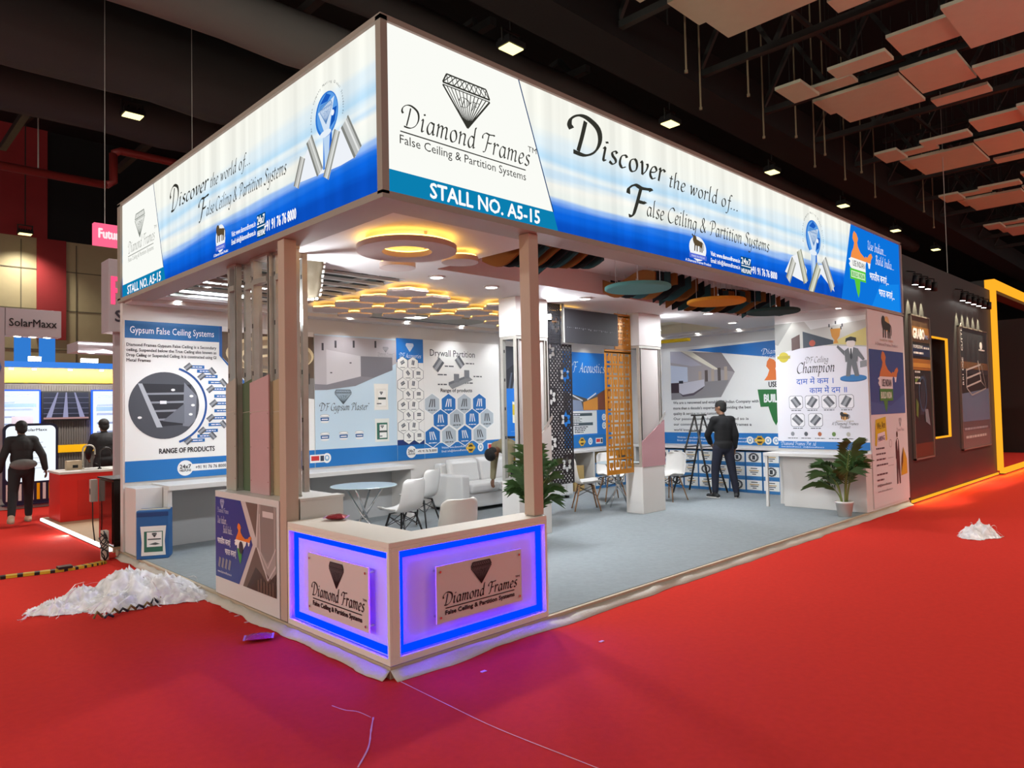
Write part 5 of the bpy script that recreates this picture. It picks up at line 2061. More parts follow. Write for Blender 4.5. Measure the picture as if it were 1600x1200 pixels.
# ceiling tile hanging open
t = thing('hanging_tile', 'dented grey-brown metal ceiling tile with notched edges hanging from the grid edge', 'ceiling tile', (.85, 2.2, 2.75))
m = MB()
o_, ua, va = Vector((.42, 2.36, 2.80)), Vector((.33, -.14, .06)), Vector((.03, -.06, .40))
nn = ua.cross(va).normalized()
N_ = 12
vs = []
for j in range(N_ + 1):
    for i in range(N_ + 1):
        p = o_ + ua * (i / N_) + va * (j / N_)
        vs.append(p + nn * .02 * fractal(Vector((i * .4, j * .4, 1)), 1, 2, 3))
fs = [(j * (N_ + 1) + i, j * (N_ + 1) + i + 1, (j + 1) * (N_ + 1) + i + 1, (j + 1) * (N_ + 1) + i) for j in range(N_) for i in range(N_)]
TILE = mat('dull_bronze_metal', '6e6452', .55, metal=.4, bump=.2, bscale=14, var=.25)
m.add(vs, fs, TILE)
o = m.build('sheet', t, True)
o.modifiers.new('sheet_thickness', 'SOLIDIFY').thickness = .006
m = MB()
for j in range(9):
    for (a, b) in ((j / 9 + .02, 0), (j / 9 + .02, 1), (0, j / 9 + .02), (1, j / 9 + .02)):
        p = o_ + ua * a + va * b
        d = ua.normalized() * .02 if b in (0, 1) and a not in (0, 1) else va.normalized() * .02
        e = (va.normalized() if b == 1 else -va.normalized()) if b in (0, 1) and a not in (0, 1) else (ua.normalized() if a == 1 else -ua.normalized())
        m.add([p - nn * .004, p + d * 1.4 - nn * .004, p + d * 1.4 + e * .022 - nn * .004, p + e * .022 - nn * .004], [(0, 1, 2, 3)], mat('tile_edge_white', 'd8d4c8', .5))
o = m.build('notched_edge', t)
o.modifiers.new('sheet_thickness', 'SOLIDIFY').thickness = .003
m = MB()
for a in (.1, .9):
    p = o_ + ua * a + va
    m.tube([p, (p.x, p.y, ZC)], .003, STEEL, 6)
m.build('wire', t)

# suspended felt discs
for x, nm, hx_, lab in ((3.72, 'teal', '5f9c98', 'pale teal felt disc hanging on wires nearest the counter'), (5.39, 'ochre', 'c8872e', 'ochre orange felt disc hanging between the teal and dark green discs'), (6.95, 'green', '2e423e', 'dark green felt disc hanging farthest along the aisle-side ceiling')):
    t = thing('felt_disc', lab, 'ceiling disc', (x, .62, 3.02))
    m = MB()
    m.lathe((x, .62, 0), [(.001, 3.02), (.345, 3.02), (.36, 3.03), (.36, 3.055), (.345, 3.065), (.001, 3.065)], mat('felt_' + nm, hx_, .95, bump=.2, bscale=120), 48)
    m.build('disc', t)
    for k in range(4):
        m = MB()
        a = k * PI / 2 + .6
        p = (x + .24 * math.cos(a), .62 + .24 * math.sin(a))
        m.tube([(p[0], p[1], 3.065), (p[0], p[1], 3.468)], .003, mat('white_wire', 'd8d8d4', .4), 5)
        m.cyl((p[0], p[1], 0), .012, 3.065, 3.10, CHROME, 8)
        m.build('wire', t)

# wavy felt baffles
BAF = [mat('felt_brown', '7a4a24', .95), mat('felt_black', '1c1e20', .95), mat('felt_petrol', '2f4a4c', .95)]


def baffle(x, y0, y1, i, label, grp):
    n = 14
    zt = 3.468
    top, bot = [], []
    for k in range(n + 1):
        y = y0 + (y1 - y0) * k / n
        bot.append((x, y, 3.19 + .07 * math.sin(k / n * 2 * PI * 1.05 + i * .42)))
        top.append((x, y, 3.36 + .05 * math.sin(k / n * 2 * PI * 1.05 + i * .42)))
    m = MB()
    vs, fs = [], []
    for (a, b) in zip(bot, top):
        vs += [a, b, (a[0] + .024, a[1], a[2]), (b[0] + .024, b[1], b[2])]
    for k in range(n):
        a, b = 4 * k, 4 * k + 4
        fs += [(a, b, b + 1, a + 1), (a + 2, a + 3, b + 3, b + 2), (a, a + 2, b + 2, b), (a + 1, b + 1, b + 3, a + 3)]
    fs += [(0, 1, 3, 2), (4 * n, 4 * n + 2, 4 * n + 3, 4 * n + 1)]
    m.add(vs, fs, BAF[i % 3])
    for k in (2, n - 2):
        m.tube([(x + .012, top[k][1], top[k][2]), (x + .012, top[k][1], zt)], .003, STEEL, 5)
    o = m.build('wavy_baffle')
    tag(o, label, 'baffle', grp)


COLN = ['brown', 'black', 'green']
for i in range(9):
    baffle(2.0 + i * .095, .34, 1.25, i, '%s wavy felt baffle in the near wave behind the counter post, %s from the counter' % (COLN[i % 3], ORD[i]), 'felt baffles of the near wave')
for i in range(24):
    baffle(4.5 + i * .158, .92, 1.72, i, '%s wavy felt baffle in the long wave behind the hanging discs, %s from the counter' % (COLN[i % 3], ORD[i]), 'felt baffles of the long wave')

# small yellow baffle over the far bay
t = thing('felt_slab', 'small mustard felt slab hanging in front of the far end wall', 'ceiling baffle', (9.0, 3.7, 2.9))
MB().box(8.96, 9.06, 3.25, 4.1, 2.95, 3.01, mat('felt_mustard', 'b0901c', .95)).build('slab', t, bevel=.01)
m = MB()
for y in (3.4, 3.95):
    m.tube([(9.01, y, 3.01), (9.01, y, ZC + .218)], .003, STEEL, 5)
m.build('wire', t)

# ------------------------------------------------------------------ lamps in the stand's ceiling
LAMPF = glow('spot_face', (1, .98, .94), 12)


def wall_spot(x, y, tx, ty, label, e=P_WALLSPOT):
    z = ZC - (.052 if (y > LY - .3 or (x > LX - .3)) else .002)
    t = thing('recessed_spot', label, 'lamp', (x, y, z), 'recessed spots along the walls of the stand')
    m = MB()
    m.lathe((x, y, 0), [(.045, z - .006), (.06, z - .006), (.06, z), (.045, z)], WHITE, 24, closed=True)
    m.build('rim', t)
    MB().cyl((x, y, 0), .044, z - .003, z - .001, LAMPF, 20).build('lens', t)
    lamp('recessed_spot_glow', 'SPOT', (x, y, z - .02), e, (.93, .97, 1.0), (tx, ty, 2.0), .03, t, 105, .9)


for i, x in enumerate((.55, 1.6, 3.05, 4.1, 5.25, 6.3, 7.4, 8.9)):
    wall_spot(x, 5.40, x, 5.70, 'recessed spot before the back wall, %s from the left end' % ORD[i], P_WALLSPOT * (.2 if i < 2 else 1))
for i, y in enumerate((4.6, 3.7, 2.8, 1.9)):
    wall_spot(10.05, y, 10.4, y, 'recessed spot before the end wall above the reception picture, %s from the back' % ORD[i], P_WALLSPOT * .18)
for i, y in enumerate((1.2, .35)):
    wall_spot(8.6, y + .0 if y > 1.3 else y, 8.75, y, 'recessed spot above the store-room banner, %s' % ('nearer the ladder' if i == 0 else 'nearer the aisle'), P_WALLSPOT * .2)
for i, (x, y) in enumerate(((2.1, 2.1), (4.6, 2.1), (7.4, 1.9), (5.6, 4.0), (7.3, 4.0), (3.0, 2.2), (8.9, 2.3))):
    t = thing('ceiling_downlight', 'round white downlight in the stand ceiling, %s' % ('behind the big ring', 'between the stud columns and the felt discs', 'before the store room', 'over the sofa', 'over the round glass table', 'over the stud-frame aisle', 'over the ladder')[i], 'lamp', (x, y, ZC - .02))
    m = MB()
    m.lathe((x, y, 0), [(.07, ZC - .018), (.095, ZC - .018), (.095, ZC - .002), (.07, ZC - .002)], WHITE, 28, closed=True)
    m.build('rim', t)
    MB().cyl((x, y, 0), .069, ZC - .012, ZC - .004, LAMPF, 24).build('lens', t)
    lamp('downlight_glow', 'AREA', (x, y, ZC - .03), P_CEIL * (.35 if x > 8 else 1), (.90, .95, 1), (x, y, 0), .16, t)


def clip_flood(label, x, y, z, tx, ty, tz, e):
    t = thing('clip_floodlight', label, 'lamp', (x, y, z))
    d = (Vector((tx, ty, tz)) - Vector((x, y, z))).normalized()
    sd = d.cross(Vector((0, 0, 1))).normalized()
    up = sd.cross(d)
    c = Vector((x, y, z))
    MB().obox(c, d * .02, sd * .07, up * .05, BLACK).build('housing', t, bevel=.004)
    MB().obox(c + d * .0215, d * .001, sd * .06, up * .04, LAMPF).build('lens', t)
    MB().bar(c - d * .02, c - d * .06, .02, .02, BLACK).build('clamp', t)
    lamp('clip_floodlight_glow', 'AREA', c + d * .03, e, (.86, .92, 1.0), (tx, ty, tz), .1, t)


clip_flood('small floodlight clipped to the column behind the counter post, shining on the ceiling', 4.40, 2.62, 2.98, 3.6, 1.6, 3.5, 16)
clip_flood('small floodlight clipped beside the stud display, shining up on the ceiling behind the rings', .36, 2.09, 2.62, 2.3, 1.7, 3.5, 22)
clip_flood('added small floodlight on the pink-board column brightening the ceiling before the store room', 7.06, 2.62, 2.98, 8.0, 1.7, 3.6, 5)  # added uplight to brighten this end of the ceiling

# ================================================================== FURNITURE OF THE STAND
# long wall desk
t = thing('wall_desk', 'long white wall desk under the ceiling and plaster banners', 'desk', (2.1, 5.4, ZP))
MB().box(.33, 3.98, 5.10, LY - .014, .84, .90, WHITE).build('desktop', t, bevel=.004)
for x in (.33, 2.1, 3.93):
    MB().box(x, x + .05, 5.14, LY - .02, ZP + .002, .84, WHITE).build('side_panel', t)
MB().box(.38, 3.93, LY - .06, LY - .02, ZP + .002, .84, mat('desk_back_grey', 'b4b4b4', .5)).build('back_panel', t)
t = thing('wall_ledge', 'low white boxed ledge at the far left end below the ceiling banner', 'ledge', (.17, 5.5, ZP))
MB().box(.02, .325, 5.30, LY - .014, ZP + .002, .88, WHITE).build('body', t, bevel=.004)

# shelf with cartons under the acoustics banner
t = thing('wall_shelf', 'white open shelf unit under the acoustics banner', 'shelf', (8.9, 5.45, ZP))
MB().box(7.6, 10.0, 5.2, LY - .014, .84, .89, WHITE).build('shelf_top', t, bevel=.004)
for x in (7.6, 8.5, 9.95):
    MB().box(x, x + .05, 5.22, LY - .02, ZP + .002, .84, WHITE).build('upright', t)
MB().box(7.65, 9.95, LY - .06, LY - .02, ZP + .002, .84, mat('desk_back_grey', 'b4b4b4', .5)).build('back_panel', t)
t = thing('wall_shelf', 'long white shelf top above the stacked cartons at the end wall', 'shelf', (10.1, 3.2, ZP))
MB().box(9.75, LX - .014, 1.5, 5.15, .88, .93, WHITE).build('shelf_top', t, bevel=.004)
for y in (1.5, 5.10):
    MB().box(9.78, LX - .02, y, y + .05, ZP + .002, .88, WHITE).build('upright', t)

# cartons
CB = mat('carton_blue', '2c6fa8', .6, bump=.05)
CW = mat('carton_white', 'e2e2de', .6)
CK = mat('carton_ink', '33363c', .6)


def carton(w, d, h, emblem):
    """A printed carton facing -X, base centre at the origin."""
    m = MB()
    m.box(-d / 2, d / 2, -w / 2, w / 2, 0, h, CB)
    x = -d / 2
    m.box(x - .001, x, -w * .46, w * .46, h * .22, h * .93, CW)
    if emblem:
        for k in range(16):
            a = 2 * PI * k / 16
            c = (x - .0015, .32 * h * math.cos(a), h * .57 + .28 * h * math.sin(a))
            m.obox(c, (.0006, 0, 0), (0, .022, 0), (0, 0, .012), CK)
        m.obox((x - .0015, 0, h * .57), (.0006, 0, 0), (0, .03, 0), (0, 0, .04), CK)
    else:
        for k, (zz, ww) in enumerate(((.78, .5), (.62, .72), (.5, .6), (.36, .3))):
            m.box(x - .0016, x - .001, -w * ww * .4, w * ww * .4, h * zz - .008, h * zz + .008, CK if k != 1 else mat('carton_gold', 'b08a3c', .6))
    m.box(-d / 2, d / 2, -.02, .02, h, h + .001, mat('parcel_tape', 'b8a888', .4))
    return m


made = {}
rowname = ['bottom', 'middle', 'top']
for c in range(9):
    for r in range(3):
        e = (c + 2 * r) % 4 == 1 or (c, r) in ((0, 2), (3, 1), (6, 2))
        y = 4.45 - .335 * c
        z = ZP + .001 + r * .258
        lab = 'blue and white printed carton, %s row, %s from the left under the end-wall shelf' % (rowname[r], ORD[c])
        key = e
        if key not in made:
            o = carton(.325, .30, .255, e).build('carton', None, origin=(0, 0, 0))
            made[key] = o
            tag(o, lab, 'carton', 'printed cartons under the end-wall shelf')
            o.location = (9.95, y, z)
        else:
            o = made[key].copy()
            COL.objects.link(o)
            o['label'] = lab
            o.location = (9.95, y, z)
for c in range(4):
    for r in range(2):
        o = made[(c + r) % 2 == 0].copy()
        COL.objects.link(o)
        o['label'] = 'blue and white printed carton, %s row, %s from the left under the acoustics shelf' % (rowname[r], ORD[c])
        o['group'] = 'printed cartons under the acoustics shelf'
        o.location = (8.78 + c * .335, 5.42, ZP + .001 + r * .258)
        o.rotation_euler = (0, 0, PI / 2)
t = MB().box(8.75, 9.15, 5.28, 5.58, ZP + .52, ZP + .74, mat('kraft_cardboard', 'b89a62', .7, bump=.1, var=.1)).build('carton', None, bevel=.004)
tag(t, 'plain brown carton on top of the cartons under the acoustics shelf', 'carton')
tag(MB().box(8.0, 8.3, 5.3, 5.6, ZP + .002, ZP + .5, mat('kraft_cardboard', 'b89a62', .7)).build('carton', None, bevel=.004), 'plain tall brown carton at the left end under the acoustics shelf', 'carton')

# blue carton on the floor at the far left
t = thing('carton', 'big blue carton with a printed white bag, on the platform by the gypsum ceiling banner', 'carton', (.16, 5.2, ZP))
rot = Matrix.Rotation(math.radians(-28), 3, 'Z')
BW, BD, BH = .34, .26, .56


def rp(x, y, z):
    p = rot @ Vector((x, y, 0))
    return Vector((.17 + p.x, 5.10 + p.y, ZP + .003 + z))


m = MB()
vs = [rp(x, y, z) for z in (0, BH) for x, y in ((-BW / 2, -BD / 2), (BW / 2, -BD / 2), (BW / 2, BD / 2), (-BW / 2, BD / 2))]
m.add(vs, [(3, 2, 1, 0), (4, 5, 6, 7), (0, 1, 5, 4), (1, 2, 6, 5), (2, 3, 7, 6), (3, 0, 4, 7)], mat('carton_deep_blue', '1c5a96', .55))
m.build('box', t, bevel=.004)
P = Print(rp(-BW / 2, -BD / 2, 0), rot @ Vector((1, 0, 0)), (0, 0, 1))
P.part = 'front_print'
P.rect(0, .49, BW, .54, '123a70', 1)
P.poly([(.05, .04), (.31, .04), (.30, .2), (.315, .38), (.04, .38), (.055, .2)], 'e6e8e4', 2)
P.rect(.08, .08, .28, .32, '2a6a58', 3)
P.rect(.11, .14, .27, .31, 'f0f2f0', 4)
P.diamond(.19, .25, .05, .05, '333a40', 5, df=False)
P.rect(.12, .22, .26, .235, '50585a', 5)
P.poly([(.13, .17), (.2, .19), (.25, .17), (.2, .16)], '50585a', 5)
P.build(t)
P = Print(rp(-BW / 2, BD / 2, 0), rot @ Vector((0, -1, 0)), (0, 0, 1))
P.part = 'side_print'
for v in (.36, .26, .16):
    P.rect(.08, v, .18, v + .06, 'c8d4e0', 2)
P.build(t)
MB().add([rp(-.16, -.05, BH + .002), rp(.17, -.05, BH + .002), rp(.17, .05, BH + .004), rp(-.16, .05, BH + .004)], [(0, 1, 2, 3)], mat('parcel_tape', 'b8a888', .4)).build('tape', t)

# counter in front of the store-room banner
t = thing('side_counter', 'white counter with a projecting top in front of the store-room banner', 'counter', (8.55, .75, ZP))
MB().box(8.5, 8.745, .0, 1.27, ZP + .002, .90, WHITE).build('body', t, bevel=.004)
MB().box(8.28, 8.745, -.0, 1.5, .90, .95, WHITE).build('countertop', t, bevel=.004)
MB().box(8.30, 8.34, 1.44, 1.48, ZP + .002, .90, WHITE).build('leg', t)


# ------------------------------------------------------------------ chairs
SHELL = mat('white_chair_shell', 'dedcd8', .35)
WOOD = mat('beech_leg', '9a7250', .5, var=.1)
BLKM = mat('black_metal_leg', '141416', .4)
prof = [(.225, .425), (.215, .452), (.16, .452), (.06, .438), (-.05, .43), (-.13, .44), (-.185, .475), (-.215, .54), (-.235, .63), (-.25, .72), (-.262, .80), (-.268, .835)]


def chair(name, label, legs, group):
    t = thing(name, label, 'chair', (0, 0, 0), group)
    P = spline(prof, 2)
    n, c = len(P), 8
    v, f = [], []
    for i, p in enumerate(P):
        s_ = i / (n - 1)
        w = .235 - .03 * max(0, s_ - .55) / .45
        if s_ > .9:
            w *= 1 - 1.6 * (s_ - .9) ** 1.2 * 3.2
        if s_ < .08:
            w *= .86 + 1.7 * s_
        for j in range(c + 1):
            a = -1 + 2 * j / c
            curl = .045 * a ** 4
            if s_ < .45:
                v.append((p.x, w * a, p.y + curl))
            else:
                v.append((p.x + curl * 1.2 + .03 * a * a, w * a, p.y))
    for i in range(n - 1):
        for j in range(c):
            k = i * (c + 1) + j
            f.append((k, k + 1, k + c + 2, k + c + 1))
    m = MB()
    m.add(v, f, SHELL)
    o = m.build('shell', t, True)
    s = o.modifiers.new('shell_thickness', 'SOLIDIFY')
    s.thickness = .022
    s.offset = 0
    sub = o.modifiers.new('smooth', 'SUBSURF')
    sub.levels = sub.render_levels = 1
    for sx, sy in ((1, 1), (1, -1), (-1, 1), (-1, -1)):
        MB().tube([(.11 * sx, .11 * sy, .405), (.21 * sx, .21 * sy, 0)], [.015, .010], legs, 10).build('leg', t, True)
    m = MB()
    for sx, sy in ((1, 1), (1, -1), (-1, 1), (-1, -1)):
        m.tube([(.12 * sx, .12 * sy, .37), (-.16 * sx, .16 * sy, .24)], .005, BLKM, 6)
        m.tube([(.12 * sx, .12 * sy, .37), (.16 * sx, -.16 * sy, .24)], .005, BLKM, 6)
        m.tube([(.11 * sx, .11 * sy, .40), (0, 0, .425)], .008, BLKM, 6)
    m.build('wire_brace', t)
    return t


SEATS = [
    (2.50, 3.36, 105, 0, 'white shell chair with black legs at the glass table, its back towards the lit counter'),
    (3.45, 4.25, 112, 0, 'white shell chair with black legs between glass table and sofa arm'),
    (1.92, 4.28, -30, 0, 'white shell chair at the glass table, only its seat showing beside the cabinet'),
    (1.66, 1.42, 85, 0, 'white shell chair close behind the lit counter, only its back showing'),
    (6.25, 3.55, -42, 1, 'white shell chair with wooden legs facing the chrome table, under the black screen'),
    (7.45, 3.95, -120, 1, 'white shell chair behind the chrome table, seen through the gold screen'),
    (8.05, 3.12, 175, 1, 'white shell chair half hidden by the pink-board column, beside the ladder'),
]
protos = [chair('shell_chair', SEATS[0][4], BLKM, 'white shell chairs'), None]
protos[1] = chair('shell_chair', SEATS[4][4], WOOD, 'white shell chairs')
used = set()
for x, y, a, k, lab in SEATS:
    if k not in used:
        used.add(k)
        protos[k].location = (x, y, ZP + .001)
        protos[k].rotation_euler = (0, 0, math.radians(a))
    else:
        dup(protos[k], (x, y, ZP + .001), math.radians(a), lab)


# ------------------------------------------------------------------ glass tables
def glass_table(label, x, y, z0, r, rot_):
    t = thing('glass_table', label, 'table', (x, y, z0))
    gl = mat('table_glass', 'd4e6e8', .22, trans=.35)
    m = MB()
    m.lathe((x, y, z0), [(.001, .715), (r - .005, .715), (r, .72), (r - .005, .727), (.001, .727)], gl, 56)
    m.build('tabletop', t, False)
    for k in range(4):
        a = rot_ + k * PI / 2
        d = Vector((math.cos(a), math.sin(a), 0))
        e = Vector((-d.y, d.x, 0))
        c = Vector((x, y, z0))
        MB().tube([c + d * r * .62 + e * .03 + Vector((0, 0, .714)), c + e * .03 + Vector((0, 0, .34)), c - d * r * .72 + e * .03 + Vector((0, 0, .006))], .014, CHROME, 12).build('leg', t, True)
    m = MB()
    m.cyl((x, y, z0), .035, .30, .38, CHROME, 16)
    m.build('hub', t, True)
    m = MB()
    for k in range(4):
        a = rot_ + k * PI / 2
        p = Vector((x, y, z0)) + Vector((math.cos(a), math.sin(a), 0)) * r * .62 + Vector((-math.sin(a), math.cos(a), 0)) * .03
        m.cyl((p.x, p.y, p.z), .03, .708, .7148, CHROME, 14)
    m.build('pad', t, True)


glass_table('round glass table with crossed chrome legs beside the long wall desk', 2.30, 3.92, ZP + .001, .42, .5)
glass_table('round glass table with crossed chrome legs below the gold screen', 6.95, 3.42, ZP + .001, .36, .2)

# ------------------------------------------------------------------ sofas
LEATH = mat('white_leatherette', 'd9d9d8', .38, bump=.06, bscale=70)


def sofa(label, x0, x1, y0, y1, seats, turn=0, name='sofa'):
    t = thing(name, label, 'sofa' if seats > 1 else 'armchair', ((x0 + x1) / 2, (y0 + y1) / 2, ZP))
    MB().box(x0 + .02, x1 - .02, y0 + .04, y1 - .02, ZP + .06, ZP + .30, LEATH).build('base', t, bevel=.02)
    for a in (x0, x1 - .17):
        MB().box(a, a + .17, y0, y1 - .05, ZP + .05, ZP + .60, LEATH).build('arm', t, bevel=.03)
    MB().box(x0 + .1, x1 - .1, y1 - .2, y1, ZP + .1, ZP + .76, LEATH).build('back', t, bevel=.03)
    w = (x1 - x0 - .36) / seats
    for k in range(seats):
        a = x0 + .18 + k * w
        MB().box(a + .005, a + w - .005, y0 - .01, y1 - .2, ZP + .30, ZP + .45, LEATH).build('seat_cushion', t, bevel=.04)
        m = MB()
        m.obox((a + w / 2, y1 - .28, ZP + .63), (w / 2 - .01, 0, 0), (0, .075, .015), (0, .035, .19), LEATH)
        m.build('back_cushion', t, bevel=.05)
    for a in (x0 + .06, x1 - .12):
        for b in (y0 + .06, y1 - .12):
            MB().box(a, a + .06, b, b + .06, ZP + .001, ZP + .06, BLACK).build('foot', t)


sofa('white leatherette sofa with square arms under the drywall banner', 4.68, 6.35, 4.80, 5.66, 2)
sofa('white armchair behind the black pierced screen', 6.42, 7.3, 4.72, 5.5, 1, name='armchair')

# ------------------------------------------------------------------ palms
LEAF = mat('palm_leaf', '3c5a2a', .5, var=.35, bscale=60)
STEM = mat('palm_stem', '7c8a44', .6, var=.3, bscale=40)
SOIL = mat('potting_soil', '33261c', .95, bump=.4, bscale=60)


def palm(label, x, y, z, H, spread_, seed, potc, nfr=16, pr=.13, ph=.26):
    r = random.Random(seed)
    t = thing('potted_palm', label, 'plant', (x, y, z))
    m = MB()
    m.lathe((x, y, z), [(.001, .0), (pr * .72, .0), (pr * .95, ph * .86), (pr, ph * .86), (pr, ph), (pr * .92, ph), (pr * .88, ph * .80), (.001, ph * .80)], potc, 36)
    m.build('pot', t, True)
    MB().lathe((x, y, z), [(.001, ph * .84), (pr * .885, ph * .82)], SOIL, 24).build('soil', t)
    st, fo = MB(), MB()
    for k in range(nfr):
        a = 2 * PI * k / nfr * 2.4 + r.uniform(-.3, .3)
        up = r.uniform(.45, 1.0)
        L = H * r.uniform(.75, 1.0)
        sp = spread_ * r.uniform(.5, 1.0) * (1.25 - up * .6)
        b = Vector((x + .04 * math.cos(a), y + .04 * math.sin(a), z + ph * .8))
        d = Vector((math.cos(a), math.sin(a), 0))
        pts = []
        for i in range(13):
            s = i / 12
            pts.append(b + d * (sp * s ** 1.7) + Vector((0, 0, L * up * (s - .36 * s ** 3.2 * (1.6 - up)))))
        st.tube(pts, [.011 - .008 * i / 12 for i in range(13)], STEM, 5)
        side = Vector((-d.y, d.x, 0))
        for i in range(5, 13):
            for q in (0, .5):
                if i == 12 and q:
                    continue
                p = pts[i].lerp(pts[min(i + 1, 12)], q)
                tg = (pts[min(i + 1, 12)] - pts[i - 1]).normalized()
                ll = (.25 + .10 * math.sin((i - 5) / 7 * PI)) * r.uniform(.8, 1.1) * spread_ / .45
                for sgn in (-1, 1):
                    dr = (tg * .75 + side * sgn * .8 + Vector((0, 0, r.uniform(-.15, .25)))).normalized()
                    nrm = dr.cross(Vector((0, 0, 1))).normalized()
                    w = .006
                    tip = p + dr * ll + Vector((0, 0, -.06 * ll / .2))
                    mid = p + dr * ll * .5 + Vector((0, 0, .01))
                    fo.add([p, mid + nrm * w, tip, mid - nrm * w], [(0, 1, 2), (0, 2, 3)], LEAF)
    st.build('stems', t, True)
    o = fo.build('foliage', t)
    s = o.modifiers.new('leaf_thickness', 'SOLIDIFY')
    s.thickness = .0012


palm('leafy palm in a white pot in front of the sofa, behind the counter post', 3.45, 2.02, ZP + .001, 1.36, .36, 4, mat('white_pot', 'dcdad6', .4), 13)
palm('potted palm in a small white pot at the aisle edge before the store-room banner', 8.03, .15, ZP + .001, 1.28, .40, 11, mat('white_pot', 'dcdad6', .4), 12, .125, .22)

# ------------------------------------------------------------------ ladder
t = thing('step_ladder', 'dark folding step ladder beside the man in black', 'ladder', (9.15, 3.15, ZP))
LAD = mat('dark_ladder_metal', '2a2420', .45)
top_z = 1.54
apexL, apexR = Vector((9.10, 3.24, top_z)), Vector((9.40, 3.24, top_z))
fl_, fr_ = Vector((8.98, 3.68, ZP + .002)), Vector((9.56, 3.68, ZP + .002))
bl_, br_ = Vector((8.98, 2.86, ZP + .002)), Vector((9.56, 2.86, ZP + .002))
for a, b in ((apexL, fl_), (apexR, fr_), (apexL, bl_), (apexR, br_)):
    MB().tube([a, b], .018, LAD, 8).build('rail', t, True)
for k in range(1, 5):
    s = k / 5
    a, b = apexL.lerp(fl_, s), apexR.lerp(fr_, s)
    MB().bar(a, b, .06, .02, LAD).build('step', t)
for k in (2, 4):
    s = k / 5
    MB().tube([apexL.lerp(bl_, s), apexR.lerp(br_, s)], .01, LAD, 6).build('brace', t)
MB().bar(apexL + Vector((-.03, 0, .01)), apexR + Vector((.03, 0, .01)), .12, .03, LAD).build('top_cap', t)


# ------------------------------------------------------------------ people
def fuse(mb, voxel, name, parent, mt, rounds=4, extra=None):
    """Joins overlapping volumes into one continuous skin."""
    tmp = mb.build('tmp', None, origin=(0, 0, 0))
    r = tmp.modifiers.new('r', 'REMESH')
    r.mode = 'VOXEL'
    r.voxel_size = voxel
    s = tmp.modifiers.new('s', 'SMOOTH')
    s.factor = .5
    s.iterations = rounds
    bpy.context.view_layer.update()
    ev = tmp.evaluated_get(bpy.context.evaluated_depsgraph_get())
    me = bpy.data.meshes.new_from_object(ev)
    out = MB()
    out.add([v.co.copy() for v in me.vertices], [list(p.vertices) for p in me.polygons], mt)
    if extra:
        extra(out)
    bpy.data.objects.remove(tmp)
    bpy.data.meshes.remove(me)
    return out.build(name, parent, True)


